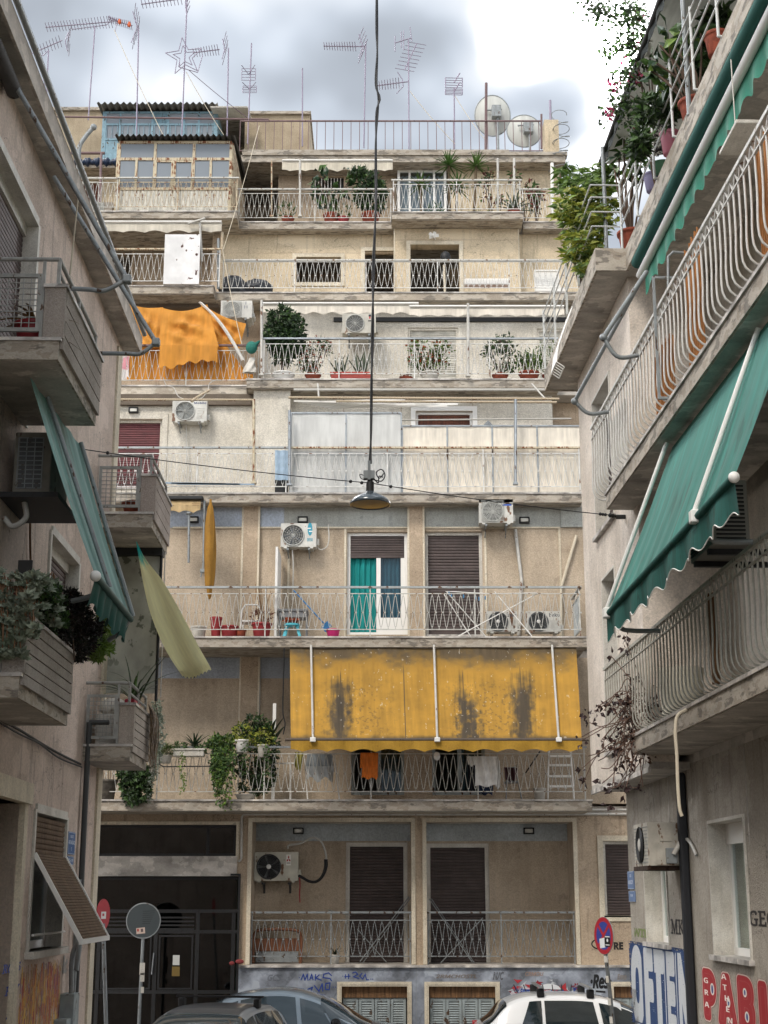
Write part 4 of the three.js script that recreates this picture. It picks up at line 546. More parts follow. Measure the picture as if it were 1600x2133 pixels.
  // doorway at the left edge
  part('door_surround', [box(WX - .3, WX + .06, dr.y0, dr.y1, -dr.D1 - .14, -dr.D1 + .0), box(WX - .3, WX + .1, dr.y1, dr.y1 + .2, -dr.D1 - .16, -dr.D0)], C.trim, LB);
  part('street_door', [box(WX - .28, WX - .22, dr.y0, dr.y1, -dr.D1, -dr.D0)], C.beigeD, LB);
  // boxed balconies
  const boxBalcony = (D0, D1, y, o = {}) => { const EX = o.ex;
    const yt = y + .2, p = part('balcony', [box(WX, EX - .04, y, yt - .03, -D1, -D0)], C.soffit, LB);
    part('slab_face', [box(WX, EX - .04, y - .003, yt - .03, -D0, -D0 + .02), box(EX - .04, EX - .02, y - .002, yt - .03, -D1, -D0 + .02)], C.edge, p);
    part('slab_edge', [box(WX, EX + .0, yt - .03, yt, -D1 - .02, -D0 + .035)], C.nose, p);
    const h = o.h ?? .47, mp = M(o.col ?? 0x9c8c80, { t: 'stucco', s: 1.9, b: .012, bs: .5 });
    const n = o.boards ?? 6, bh = (h + .1) / n; for (let i = 0; i < n; i++) part('panel_board', [box(EX - .03, EX + .01 + .002 * (i % 2), yt - .1 + i * bh + .008, yt - .1 + (i + 1) * bh - .004, -D1, -D0 - .02)], mp, p);
    part('parapet_core', [box(EX - .07, EX - .03, yt, yt + h, -D1, -D0 - .02)], mp, p);
    part('corner_pier', [box(EX - .17, EX + .012, yt - .0, yt + h, -D0 - .06, -D0 + .012)], mp, p);
    part('parapet_cap', [box(EX - .1, EX + .03, yt + h, yt + h + .03, -D1 - .02, -D0 - .03), box(EX - .18, EX + .03, yt + h, yt + h + .031, -D0 - .07, -D0 + .03)], C.nose, p);
    const z = -D0 + .0, g = [...frame4({ x0: WX + .02, x1: EX - .2, y0: yt + .06, y1: yt + .6 }, .035, z - .015, z + .015)]; const mw = M(0xa9aaa6, { t: 'metal', s: .7, r: .55 });
    const rl = part('railing', [...g, bar(V(WX, yt + .74, z), V(EX - .06, yt + .74, z), .02, 8), bar(V(EX - .06, yt + .74, z), V(EX - .06, yt + .74, -D1), .02, 8), bar(V(EX - .06, yt + .62, z), V(EX - .06, yt + .62, -D1), .016, 8), ...[D0 + .01, (D0 + D1) / 2, D1 - .02].map(d => box(EX - .075, EX - .045, yt + h, yt + .74, -d - .015, -d + .015)), box(EX - .2, EX - .175, yt, yt + .74, z - .012, z + .012)], mw, p);
    const q = []; const nx = 7, ny = 9; for (let i = 1; i < nx; i++) { const x = lerp(WX + .05, EX - .23, i / nx); q.push(box(x - .0035, x + .0035, yt + .09, yt + .57, z - .004, z + .003)); } for (let j = 1; j < ny; j++) { const yy = lerp(yt + .09, yt + .57, j / ny); q.push(box(WX + .05, EX - .23, yy - .0035, yy + .0035, z - .003, z + .004)); } const wm = part('wire_mesh', q, mw, p); wm.userData.kind = 'stuff';
  };
  boxBalcony(12.1, 13.95, 7.5, { ex: -2.61, col: 0xb1a8a0, boards: 4 }); boxBalcony(12.05, 14.1, 4.57, { ex: EXL, col: 0xb6afa8 }); boxBalcony(18.1, 19.6, 7.5, { ex: EX, boards: 4, col: 0xbaaea6 }); boxBalcony(18.05, 19.45, 4.59, { ex: EXL, col: 0xbfb5ab });
  // cornice slab at the top
  const cs = part('cornice', [box(WX, -3.13, 10.4, 10.6, -19.6, -2)], C.soffit, LB); part('cornice_face', [box(-3.13, -3.1, 10.38, 10.64, -19.62, -2), box(WX, -3.13, 10.39, 10.64, -19.62, -19.6)], M(0xcfc6bc, { t: 'soffit', s: 1.7 }), cs); part('gutter', [bar(V(-3.07, 10.68, -19.6), V(-3.07, 10.68, -2), .035, 8)], C.galv, cs);
  // pipes and cables
  { const d = -SL(176, 1500, WX).z; part('downpipe', [bar(V(WX + .06, 0, -d), V(WX + .06, 5.05, -d), .035, 8), bar(V(WX + .06, 5.05, -d), V(WX + .3, 5.05, -d), .03, 8)], C.pipeD, LB); part('downpipe', [bar(V(WX + .07, 0, -d + .22), V(WX + .07, 3.2, -d + .22), .03, 8)], C.galv, LB); part('meter_cabinet', [rbox(WX, WX + .16, .9, 1.95, -d + .3, -d + .62, .01), rbox(WX, WX + .14, .9, 1.7, -d + .65, -d + .9, .01)], C.louv, LB); part('gas_pipe', tube([V(WX + .1, 1.9, -d + .5), V(WX + .1, 2.4, -d + .5), V(WX + .16, 2.5, -d + .5), V(WX + .16, 2.2, -d + .6)], .03, { n: 20, seg: 7 }), C.galv, LB); part('entry_ledge', [box(WX, WX + .14, 2.55, 2.6, -19.2, -18.6)], C.nose, LB); }
  { const a = [[-4, 1497], [40, 1520], [80, 1545], [120, 1568], [168, 1592]].map(([x, y], i) => { const q = SL(x, y, WX + .03); return q; }); part('cable', [tube(a, .014, { n: 60, seg: 5 }), tube(a.map(q => V(q.x + .012, q.y - .035 - .02 * Math.sin(q.z * 3), q.z)), .01, { n: 60, seg: 5 })], C.rubber, LB); }
  part('cable', [tube([[66, 1040], [72, 1075], [64, 1080], [66, 1240], [67, 1300]].map(([x, y]) => SL(x, y, WX + .03)), .012, { n: 30 })], C.plank, LB);
  part('rope', [bar(onZ('L', 165, 395, 12.6), onZ('L', 143, 600, 12.6), .008, 5)], C.trim, LB);
  part('mast', [bar(V(-3.6, 10.6, -12), V(-3.6, 13.2, -12), .03, 8)], C.galv, LB);
  // graffiti and plates
  const gr = (px0, px1, py0, py1, w, h, draw, label) => { const m = (py0 + py1) / 2, D0 = -SL(px0, m, WX).z, D1 = -SL(px1, m, WX).z, c = (px0 + px1) / 2, y1 = SL(c, py0, WX).y, y0 = SL(c, py1, WX).y; part('graffiti', [grid(1, 1, (u, v) => V(WX + .004, lerp(y0, y1, v), -lerp(D0, D1, u)))], texM(ctex(w, h, draw), { a: 1, r: .7 }), LB, label); };
  gr(40, 124, 1990, 2170, 512, 512, (c, w, h) => { const q = ['#a82f26', '#c9822c', '#d0a43a', '#7a5a80', '#8e2f44', '#e0b444', '#9c7a4a', '#c9b8a4']; for (let i = 0; i < 620; i++) { c.strokeStyle = q[rnd() * q.length | 0]; c.globalAlpha = .4 + rnd() * .5; c.lineWidth = 3 + rnd() * 9; const x = rnd() * w, y = 40 + rnd() * h * .8; c.beginPath(); c.moveTo(x, y); c.bezierCurveTo(x + rr(-30, 30), y + 30, x + rr(-12, 12), y + 60, x + rr(-6, 6), y + 40 + rnd() * 170); c.stroke(); } c.globalAlpha = 1; }, 'red and yellow paint drips');
  const tag = (a, b, y0, y1, t, s, col) => gr(a, b, y0, y1, 128, 128, c => { c.fillStyle = c.strokeStyle = col; c.font = `italic ${s}px serif`; c.textAlign = 'center'; c.lineWidth = 4; c.strokeText(t, 64, 84); c.fillText(t, 64, 84); });
  tag(4, 42, 1985, 2045, 'ROES', 50, '#46549a'); tag(6, 40, 2035, 2090, 'FLY', 56, '#46549a'); tag(6, 36, 2080, 2140, 'AS', 60, '#46549a'); tag(126, 142, 1960, 2060, '&c', 60, '#a9a6a2');
  const plate = (px0, px1, y0, y1, tx, lb, w = 128, h = 128) => { const D0 = -SL(px0, (y0 + y1) / 2, WX).z, D1 = -SL(px1, (y0 + y1) / 2, WX).z, c = (px0 + px1) / 2, a = SL(c, y0, WX).y, b = SL(c, y1, WX).y; const s = thing('street_plate', lb, 'sign', V(WX, b, -D0), { f: 'L', group: 'blue plates on the left hand wall' }); part('plate', [box(WX + .003, WX + .018, b, a, -D1, -D0)], M(0x365f96, { r: .4 }), s); part('lettering', [grid(1, 1, (u, v) => V(WX + .0195, lerp(b, a, v), -lerp(D0, D1, u)))], texM(ctex(w, h, c => { c.fillStyle = '#365f96'; c.fillRect(0, 0, w, h); c.strokeStyle = '#cfd8e4'; c.lineWidth = 3; c.strokeRect(4, 4, w - 8, h - 8); c.fillStyle = '#dfe6ee'; c.textAlign = 'center'; tx.forEach(([t, z, y]) => { c.font = `bold ${z}px sans-serif`; c.fillText(t, w / 2, y); }); }), { r: .4 }), s); };
  plate(139, 153, 1733, 1780, [['ΟΔΟΣ', 24, 34], ['ΑΓΛΑΪΑΣ', 30, 70], ['1', 30, 108]], 'tall blue street plate on the pink left hand wall'); plate(138, 150, 1784, 1801, [['15-19', 40, 44]], 'short blue plate just below the tall street plate on the left', 128, 64); plate(34, 42, 1831, 1852, [['3', 84, 96]], 'small blue house number plate left of the pushed out blind');
}
// bare awning under the cornice on the left
{ const A = thing('bare_awning', 'bare awning arms without cloth under the cornice of the left hand house', 'awning', V(-2.9, 8, -13), { f: 'L' });
  part('roller_tube', [bar(V(WX + .1, 10.26, -12.4), V(WX + .1, 10.26, -2), .075, 12)], M(0x4c4a49, { t: 'metal', s: 1 }), A);
  for (const [t, e, m, k] of [[[36, 184], [265, 582], [215, 606], [140, 601]], [[112, 368], [325, 713], [292, 737], [205, 736]]]) { const K = SL(k[0], k[1], EX - .06), d = -K.z, E = onZ('L', e[0], e[1], d), Mm = onZ('L', m[0], m[1], d), Tp = SL(t[0], t[1], -3.2);
    const q = part('arm', [tube([Tp, E], .024, { poly: 1, n: 2, seg: 8 }), tube([E, Mm, V(lerp(Mm.x, K.x, .3), lerp(Mm.y, K.y, .5), -d), K], .023, { n: 24, seg: 8 })], C.galv, A); part('elbow', [rbox(E.x - .04, E.x + .04, E.y - .04, E.y + .04, E.z - .04, E.z + .04, .015)], C.galv, q); } }
{ // green awning over the left hand first floor balcony
  const ga = thing('green_awning', 'faded green cloth awning with two dark bars over the left hand first floor balcony', 'awning', V(-2.6, 5.6, -13), { f: 'L' });
  const Dn = 12.7, Df = 14.75, b0 = onZ('L', 199, 1200, Dn), b1 = onZ('L', 272, 1290, Df), t0 = onY('L', 62, 785, 7.48), t1 = onY('L', 165, 925, 7.48);
  const cl = M(0x7aa9a2, { t: 'canvas', s: 1.9, tr: .12 });
  part('cloth', [grid(24, 30, (u, v) => { const p = t0.clone().lerp(t1, u).lerp(b0.clone().lerp(b1, u), v); p.y -= .05 * Math.sin(v * 3.14); p.x += .008 * Math.sin(u * 26); return p; }, false)], cl, ga);
  part('valance', [grid(70, 3, (u, v) => { const p = b0.clone().lerp(b1, u); p.y -= v * (.24 + .03 * Math.sin(u * 2 * Math.PI * 9)); p.x -= .05 * v + .03 * v * Math.sin(u * 40); return p; }, false)], M(0x1d5a52, { t: 'fabric', s: 1 }), ga);
  part('front_bar', [bar(b0, b1, .035, 8)], M(0x1d4f49, { r: .6 }), ga); part('bar_cap', [new THREE.SphereGeometry(.05, 10, 8).translate(b0.x, b0.y, b0.z)], C.white, ga);
  [[.28, 218, 1222, 150, 1252], [.98, 272, 1288, 226, 1334]].forEach(([u, ex, ey, kx, ky]) => { const t = t0.clone().lerp(t1, u), b = b0.clone().lerp(b1, u); part('slide_bar', [bar(t.clone().add(V(.03, 0, .02)), b.clone().add(V(.035, .02, .02)), .022, 8)], C.galv, ga); const k = onZ('L', kx, ky, -b.z + .05); part('arm', [tube([b, V(lerp(b.x, k.x, .5), lerp(b.y, k.y, .7), b.z), k], .026, { n: 14, seg: 7 })], C.galv, ga); });
}
{ // stained drop cloth under the far balcony
  const D = 19.3, a = onZ('L', 196, 1150, D), b = onZ('L', 326, 1445, D);
  const st = dtex(256, (u, v) => { const k = .78 + (fbm(u, v, 5, 7, 3, 5) - .5) * .25, m = sst(.60, .66, fbm(u, v, 11, 14, 77, 5)) * .28 * sst(.1, .3, v); return [k - m, k - m * .95, k * .97 - m]; }, true, 512);
  const w = thing('drop_awning', 'grey mildewed drop awning closing the side of the far left balcony', 'awning', V((a.x + b.x) / 2, b.y, -D), { f: 'L' });
  part('cloth', [grid(20, 30, (u, v) => V(lerp(a.x, b.x, u), lerp(b.y, 7.48, v), -D + .02 * Math.sin(u * 8 + v * 2)))], texM(st, { c: 0xd2d3cc, r: .85 }), w);
  part('side_bar', [bar(V(b.x, b.y - .1, -D + .03), V(b.x, 7.48, -D + .03), .02, 7)], C.iron, w); part('side_cord', [bar(V(b.x + .06, b.y - .05, -D + .03), V(b.x + .05, 7.45, -D + .05), .008, 5)], C.pipe, w); part('dark_top_box', [box(a.x - .2, b.x + .02, 7.4, 7.5, -D - .1, -D + .1)], C.iron, w);  // last piece: dark box across the top of the cloth
}
{ // torn yellow cloth blowing out from under the far balcony
  const D = 18.2, pts = [[284, 1128, 1], [296, 1165, 14], [316, 1210, 40], [336, 1260, 58], [356, 1305, 66], [378, 1350, 68], [399, 1385, 66], [408, 1400, 64]], L = pts.map((p, i) => [onZ('L', p[0] - p[2] * .43, p[1] + p[2] * .15, D + i * .13), onZ('L', p[0] + p[2] * .5, p[1] - p[2] * .11, D + i * .13)]);
  const sm = (k, t) => new THREE.CatmullRomCurve3(L.map(l => l[k])).getPoint(t);
  const tx = dtex(256, (u, v) => { const t = 1 - v, f = (fbm(u, v, 8, 20, 5, 5) - .5) * .12, te = sst(.20 + f, .07 + f, t), w = .95 + (fbm(u, v, 18, 10, 3, 5) - .5) * .12; return [lerp(1, .14, te) * w, lerp(.99, .68, te) * w, lerp(.78, .68, te) * w]; }, true, 512);
  const g = grid(26, 60, (u, v) => { const t = 1 - v, p = sm(0, t).lerp(sm(1, t), u); p.z += .05 * Math.sin(u * 7 + t * 3) * t; p.y += .015 * Math.sin(u * 50) * sst(.96, 1, t) - .05 * t * Math.sin(u * 3.1); return p; });
  const w = single('torn_cloth', 'torn yellow green awning cloth blowing out below the far left balcony', 'cloth', [g], (() => { return new THREE.MeshStandardMaterial({ map: tx, roughness: .85, side: THREE.DoubleSide }); })(), { f: 'L' });
}
// ---------- air conditioners ----------
const blade = (() => { const g = grid(4, 2, (u, v) => V(lerp(.2, .95, u) * Math.cos((v - .5) * 1.0), lerp(.2, .95, u) * Math.sin((v - .5) * 1.0), .05 * (v - .5)), false); return g; })();
function acUnit(label, r, D, o = {}) {
  const f = o.f ?? 'M', dep = o.d ?? .3, z = -D, w = r.w, h = r.h, A = thing('air_conditioner', label, 'air conditioner', V(r.cx, r.y0, z - dep / 2), { f, group: o.group ?? 'air conditioner outdoor units' });
  const cs = M(o.col ?? 0xdad9d2, { t: 'metal', s: 2.3, r: .5 }); const R = (o.R ?? .41) * h, fx = r.x0 + w * (o.fx ?? .36), fy = (r.y0 + r.y1) / 2 + .01; part('casing', [rbox(r.x0, r.x1, r.y0 + .03, r.y1, z - dep, z - .1, .018), extrude(rectP(r.x0, r.x1, r.y0 + .03, r.y1), .12, [Array.from({ length: 32 }, (_, i) => [fx + R * Math.cos(i * Math.PI / 16), fy + R * Math.sin(i * Math.PI / 16)])]).translate(0, 0, z - .12), box(r.x0 + .06, r.x0 + .12, r.y0, r.y0 + .03, z - dep, z), box(r.x1 - .12, r.x1 - .06, r.y0, r.y0 + .03, z - dep, z)], cs, A);
  part('coil', [new THREE.CylinderGeometry(R, R, .006, 32).rotateX(Math.PI / 2).translate(fx, fy, z - .094)], o.fan ?? M(0x9a9c9a, { r: .5 }), A);
  part('fan', Array.from({ length: 5 }, (_, i) => blade.clone().scale(R, R, .5).rotateZ(i * 1.257).translate(fx, fy, z - .045)), M(o.blade ?? 0x4a4c4e, { r: .5 }), A);
  const g = [new THREE.TorusGeometry(R, .012, 6, 40).translate(fx, fy, z + .014)]; const nr = o.rings ?? 7; for (let i = 1; i < nr; i++) g.push(new THREE.TorusGeometry(R * i / nr, .0035, 4, 32).translate(fx, fy, z + .026 - .008 * i / nr)); for (let i = 0; i < (o.spokes ?? 16); i++) { const a = i * 2 * Math.PI / (o.spokes ?? 16); g.push(bar(V(fx, fy, z + .026), V(fx + R * Math.cos(a), fy + R * Math.sin(a), z + .016), .0032, 4)); }
  if (o.square) for (let i = 0; i < 16; i++) { const yy = lerp(r.y0 + .07, r.y1 - .04, i / 15); g.push(box(r.x0 + .04, fx + R + .02, yy - .004, yy + .004, z + .02, z + .028)); }
  part('fan_guard', g, o.guard ?? M(0xb8b9b4, { r: .5 }), A); if (o.hub) part('fan_hub', [new THREE.SphereGeometry(R * .2, 14, 8).scale(1, 1, .35).translate(fx, fy, z + .026)], C.white, A);
  part('side_cover', [rbox(r.x1 - .001, r.x1 + .05, r.y0 + .08, r.y0 + h * .42, z - dep * .8, z - dep * .25, .01)], cs, A);
  if (o.ribs) part('front_ribs', Array.from({ length: 7 }, (_, i) => box(fx + R + .05, r.x1 - .05, lerp(r.y0 + .1, r.y1 - .18, i / 6) - .006, lerp(r.y0 + .1, r.y1 - .18, i / 6) + .006, z - .001, z + .006)), cs, A);
  if (o.logo) { const lw = o.lw ?? w * .2, lh = o.lh ?? h * .3, lx = r.x0 + w * (o.lx ?? .84), ly = r.y0 + h * (o.ly ?? .75); part('badge', [grid(1, 1, (u, v) => V(lx + (u - .5) * lw, ly + (v - .5) * lh, z + .0025))], texM(ctex(128, 96, o.logo), { a: 1, r: .5 }), A); }
  if (o.br) part('bracket', [r.x0 + w * .2, r.x1 - w * .2].map(x => [box(x - .02, x + .02, r.y0 - .035, r.y0 - .001, z - dep - .12, z + .03), box(x - .02, x + .02, r.y0 - .2, r.y0 - .035, z - dep - .12, z - dep - .09), flat(V(x, r.y0 - .19, z - dep - .1), V(x, r.y0 - .03, z - .06), .02, .012)]), o.brm ?? C.galv, A);
  if (o.hose) part('hose', o.hose.map(([p, rad, m]) => tube(p, rad, { n: p.length * 8, seg: 6 })), o.hosem ?? C.pipe, A);
  return A;
}
const txt = (t, col, size = 40, y = 60, w = 'bold') => c => { c.fillStyle = col; c.font = `${w} ${size}px sans-serif`; c.textAlign = 'center'; c.fillText(t, 64, y); };
const dia = (c, x, y, s) => { c.beginPath(); c.moveTo(x, y - s); c.lineTo(x + s * .6, y); c.lineTo(x, y + s); c.lineTo(x - s * .6, y); c.fill(); };
const three = c => { c.fillStyle = '#e4e2da'; c.fillRect(30, 0, 68, 96); c.fillStyle = '#a8211f'; dia(c, 64, 24, 17); c.save(); c.translate(64, 42); for (const a of [2.09, -2.09]) { c.save(); c.rotate(a); dia(c, 0, -18, 17); c.restore(); } c.restore(); c.fillStyle = '#333'; c.fillRect(38, 72, 52, 6); };
const P3 = (l, D) => l.map(([x, y, d]) => at(x, y, d ?? D));
acUnit('large cream air conditioner on the street floor wall with a looping black hose', hole(530, 1775, 621, 1838, 28.7), 28.7, { col: 0xd5d2c2, logo: three, lx: .78, ly: .74, lw: .17, lh: .2, hub: 1, rings: 9, spokes: 28, blade: 0x1d1e20, guard: M(0x3c3e40, { r: .5 }), br: 1, brm: C.pipeD, R: .40, fx: .33, hose: [[P3([[600, 1768], [600, 1762], [625, 1757], [652, 1745], [668, 1752], [678, 1775], [680, 1795]], 28.75), .022]] });
{ const a = P3([[680, 1790], [680, 1805], [672, 1825], [660, 1836], [645, 1836], [630, 1828], [622, 1824]], 28.75); single('drain_hose', 'black insulated hose looping beside the large street floor air conditioner', 'hose', [tube(a, .026, { n: 50, seg: 7 }), tube(a.map((p, i) => V(p.x - .03, p.y - .02 * Math.sin(i), p.z + .03)), .018, { n: 50, seg: 6 })], C.rubber); single('drain_hose', 'thin red hose hanging below the large street floor air conditioner', 'hose', [tube(P3([[624, 1826], [625, 1845], [624, 1862], [625, 1880]], 28.75), .012, { n: 20 })], M(0x9c2c30, { r: .5 })); }
acUnit('white air conditioner with a teal round emblem on the second floor wall', hole(585, 1090, 659, 1142, 28), 28, { logo: c => { c.fillStyle = '#2f8fa6'; c.beginPath(); c.ellipse(64, 36, 30, 30, 0, 0, 7); c.fill(); c.fillStyle = '#e8e8e4'; c.fillRect(30, 30, 46, 5); c.fillRect(52, 44, 46, 5); c.fillStyle = '#3f9ab0'; c.font = 'bold 26px sans-serif'; c.textAlign = 'center'; c.fillText('senso', 64, 92); }, lx: .82, ly: .66, lw: .2, lh: .42, br: 1, fx: .35, rings: 5, hose: [[P3([[659, 1138], [668, 1145], [680, 1140], [685, 1125], [684, 1092]], 28.1), .012], [P3([[609, 1146], [611, 1175], [610, 1225], [609, 1250]], 28.1), .014]], fan: M(0x8791a6, { r: .5 }) });
acUnit('boxy white air conditioner tucked under the third floor slab', hole(998, 1040, 1069, 1092, 27.9), 27.9, { br: 1, square: 1, R: .4, fx: .4, logo: c => { c.fillStyle = '#2c57b0'; c.fillRect(8, 40, 112, 20); }, lx: .82, ly: .78, lw: .2, lh: .16, d: .32 });
for (const [a, b, l] of [[1015, 1078, 'left'], [1096, 1168, 'right']]) acUnit(`white air conditioner standing on the second floor balcony, ${l} one of the pair`, hole(a, 1273, b, 1319, 27.6), 27.6, { hub: 1, rings: 8, spokes: 20, logo: txt('beko', '#555a60', 46, 60), lx: .82, ly: .8, lw: .24, lh: .2, R: .42, fx: .36, guard: M(0x55585a, { r: .5 }), ribs: 1 });
acUnit('white ribbed air conditioner on the white third floor wall', hole(359, 834, 431, 880, 29.9), 29.9, { br: 1, ribs: 1, logo: txt('Mobilo', '#28406e', 34, 60), lx: .8, ly: .88, lw: .3, lh: .18, fx: .37, blade: 0x8d9292, spokes: 10, hose: [[P3([[388, 884], [389, 930], [389, 1005]], 30.1), .014]] });
acUnit('air conditioner with striped round fan above the orange cloth', hole(460, 626, 525, 664, 31.6), 31.6, { logo: c => { c.fillStyle = '#8e9296'; dia(c, 64, 26, 17); dia(c, 46, 56, 17); dia(c, 82, 56, 17); }, lx: .8, ly: .7, lw: .2, lh: .3, square: 1, fx: .37, d: .5, br: 1 });
acUnit('cream air conditioner on brackets high on the fourth floor wall', hole(713, 653, 783, 696, 32), 32, { br: 1, logo: c => { c.fillStyle = '#b83a3a'; c.beginPath(); c.arc(64, 30, 14, 0, 7); c.fill(); c.fillStyle = '#26262a'; c.fillRect(44, 14, 40, 14); c.fillRect(36, 52, 56, 8); }, lx: .82, ly: .7, lw: .18, lh: .36, fx: .38, col: 0xcbc7bb, hose: [[P3([[725, 698], [735, 704], [752, 700], [770, 703]], 32.1), .012]] });
acUnit('small air conditioner behind wire on the sixth floor balcony at far left', hole(188, 421, 234, 446, 34.5), 34.5, { square: 1, col: 0xb5aca0 });
// on the side walls: a front looking across the street
{ const X0 = 3.55, q0 = onZ('R', 1326, 1803, 18.6), y0 = onZ('R', 1326, 1803, 17.6).y, y1 = onZ('R', 1326, 1713, 17.6).y, Dn = 17.55, Df = 18.35, A = thing('air_conditioner', 'weathered air conditioner jutting from the graffiti wall on the right', 'air conditioner', V(3.85, y0, -18), { f: 'R', group: 'air conditioner outdoor units' });
  const cs = M(0xcbc6ba, { t: 'metal', s: 1.3, r: .55 }), xs = onZ('R', 1350, 1760, Dn).x, xe = xs + .36; const R = (y1 - y0) * .42, fz = -(Dn + .42), fy = (y0 + y1) / 2; part('casing', [rbox(xs + .08, xe, y0, y1, -Df, -Dn, .015), extrude(rectP(Dn, Df, y0, y1), .1, [Array.from({ length: 30 }, (_, i) => [Dn + .42 + R * Math.cos(i * Math.PI / 15), fy + R * Math.sin(i * Math.PI / 15)])]).rotateY(Math.PI / 2).translate(xs, 0, 0)], cs, A);
  part('fan', Array.from({ length: 5 }, (_, i) => blade.clone().scale(R, R, .5).rotateZ(i * 1.257).rotateY(Math.PI / 2).translate(xs + .03, fy, fz)), M(0x2c2e30, { r: .5 }), A); part('fan_hub', [new THREE.SphereGeometry(R * .38, 14, 10).scale(.2, 1, 1).translate(xs - .014, fy, fz)], C.whiteD, A); const g = []; for (let i = 2; i < 14; i++) g.push(new THREE.TorusGeometry(R * i / 13, .007, 4, 28).rotateY(Math.PI / 2).translate(xs - .014, fy, fz)); part('fan_guard', g, C.iron, A);
  part('front_ribs', Array.from({ length: 11 }, (_, i) => box(xs - .005, xs + .002, lerp(y0 + .04, y1 - .05, i / 10) - .003, lerp(y0 + .04, y1 - .05, i / 10) + .003, -Df + .02, -Dn - .02)), C.galv, A);
  part('service_panel', [rbox(xs + .14, xs + .28, y1 - .22, y1 - .1, -Dn - .001, -Dn + .012, .006), box(xs + .17, xs + .25, y1 - .17, y1 - .125, -Dn + .012, -Dn + .016)], cs, A); part('service_valves', [rbox(xs + .2, xs + .33, y0 + .02, y0 + .2, -Dn, -Dn + .05, .01)], C.galv, A);
  part('hose', [tube([V(xs + .28, y0 + .12, -Dn + .06), V(xs + .36, y0 + .24, -Dn + .04), V(xs + .44, y0 + .36, -Dn - .1), V(4.14, y0 + .36, -Dn - .1)], .03, { n: 24, seg: 7 }), tube([V(4.13, y0 + .34, -Dn - .1), V(4.12, y0 + .24, -Dn + .3), V(4.12, y0 + .1, -Dn + .55)], .02, { n: 20 })], C.pipe, A); part('bracket', [box(xs - .02, 4.14, y0 - .05, y0 - .002, -Df + .1, -Df + .14), box(xs - .02, 4.14, y0 - .05, y0 - .002, -Dn - .14, -Dn - .1), box(xs - .02, xs + .02, y0 - .051, y0 - .001, -Df, -Dn)], M(0x4a3a33, { t: 'rust', s: .6 }), A); }
{ const A = thing('air_conditioner', 'dark air conditioner in shade behind the end of the large green awning', 'air conditioner', V(4.45, 6.4, -12.3), { f: 'R', group: 'air conditioner outdoor units' }), a = onZ('R', 1478, 1140, 12.6), x0 = a.x, y0 = a.y, y1 = onZ('R', 1478, 1005, 12.6).y, x1 = 4.66; part('casing', [rbox(x0, x0 + .34, y0, y1, -13.3, -12.5, .015)], M(0x8c8a84, { r: .6 }), A); part('front_grille', Array.from({ length: 16 }, (_, i) => box(x0 - .012, x0 + .002, lerp(y0 + .05, y1 - .05, i / 15) - .006, lerp(y0 + .05, y1 - .05, i / 15) + .006, -13.25, -12.7)), C.iron, A); part('side_grille', Array.from({ length: 14 }, (_, i) => box(x0 + .04, x0 + .3, lerp(y0 + .06, y1 - .06, i / 13) - .008, lerp(y0 + .06, y1 - .06, i / 13) + .008, -12.501, -12.488)), C.iron, A); part('bracket', [box(x0, 4.7, y0 - .05, y0 - .001, -12.7, -12.65), box(x0, 4.7, y0 - .05, y0 - .001, -13.2, -13.15)], C.iron, A); }
{ const a = onZ('L', 92, 1030, 13.3), y0 = a.y, y1 = onZ('L', 92, 900, 13.3).y, A = thing('air_conditioner', 'air conditioner with wire cage on a shelf high on the left hand wall', 'air conditioner', V(-3, y0, -13.6), { f: 'L', group: 'air conditioner outdoor units' }); const x1 = -2.9; part('casing', [rbox(-3.25, x1, y0, y1, -14.1, -13.3, .015)], M(0x8a857b, { t: 'metal', s: 1.2, r: .6 }), A); part('side_grille', [box(-3.2, -2.99, y0 + .06, y1 - .06, -13.3, -13.297)], M(0x4b4e50, { r: .5 }), A); const g = []; for (let i = 0; i < 12; i++) { const y = lerp(y0 + .06, y1 - .06, i / 11); g.push(box(-3.21, -2.98, y - .004, y + .004, -13.297, -13.288)); } for (let i = 0; i < 4; i++) { const x = lerp(-3.21, -2.98, i / 3); g.push(box(x - .004, x + .004, y0 + .06, y1 - .06, -13.288, -13.28)); } part('fan_guard', g, C.galv, A); part('bracket', [box(-3.34, -2.8, y0 - .05, y0 - .001, -14.2, -13.2)], C.iron, A); part('hose', [tube([V(-3.15, y0 - .05, -13.4), V(-3.13, y0 - .2, -13.4), V(-3.25, y0 - .28, -13.4), V(-3.33, y0 - .2, -13.4)], .028, { n: 24, seg: 7 })], C.pipe, A); }

// ---------- bulkhead wall lamps ----------
function wallLamp(px, py, D, label) { const p = at(px, py, D), L = thing('wall_lamp', label, 'lamp', V(p.x, p.y - .06, p.z), { group: 'bulkhead lamps on the apartment block' }); const r = { x0: p.x - .1, x1: p.x + .1, y0: p.y - .06, y1: p.y + .06 }; part('frame', [...frame4(r, .02, p.z, p.z + .1), box(r.x0, r.x1, r.y0, r.y1, p.z, p.z + .03)], C.black, L); part('lens', [rbox(p.x - .08, p.x + .08, p.y - .04, p.y + .04, p.z + .03, p.z + .085, .02)], M(0xd8d6cc, { r: .3 }), L); }
wallLamp(279, 856, 30.2, 'black framed bulkhead lamp above the burgundy shutter'); wallLamp(404, 1084, 28.3, 'black framed bulkhead lamp beside the hanging awning arm on the second floor'); wallLamp(631, 1084, 28.3, 'black framed bulkhead lamp just above the air conditioner with teal emblem'); wallLamp(1092, 1085, 28.3, 'black framed bulkhead lamp right of the boxy white air conditioner'); wallLamp(622, 1731, 29.1, 'black framed bulkhead lamp in the left street floor recess'); wallLamp(1101, 1731, 29.1, 'black framed bulkhead lamp in the right street floor recess'); wallLamp(396, 1405, 28.25, 'black framed bulkhead lamp behind the tip of the torn yellow cloth');

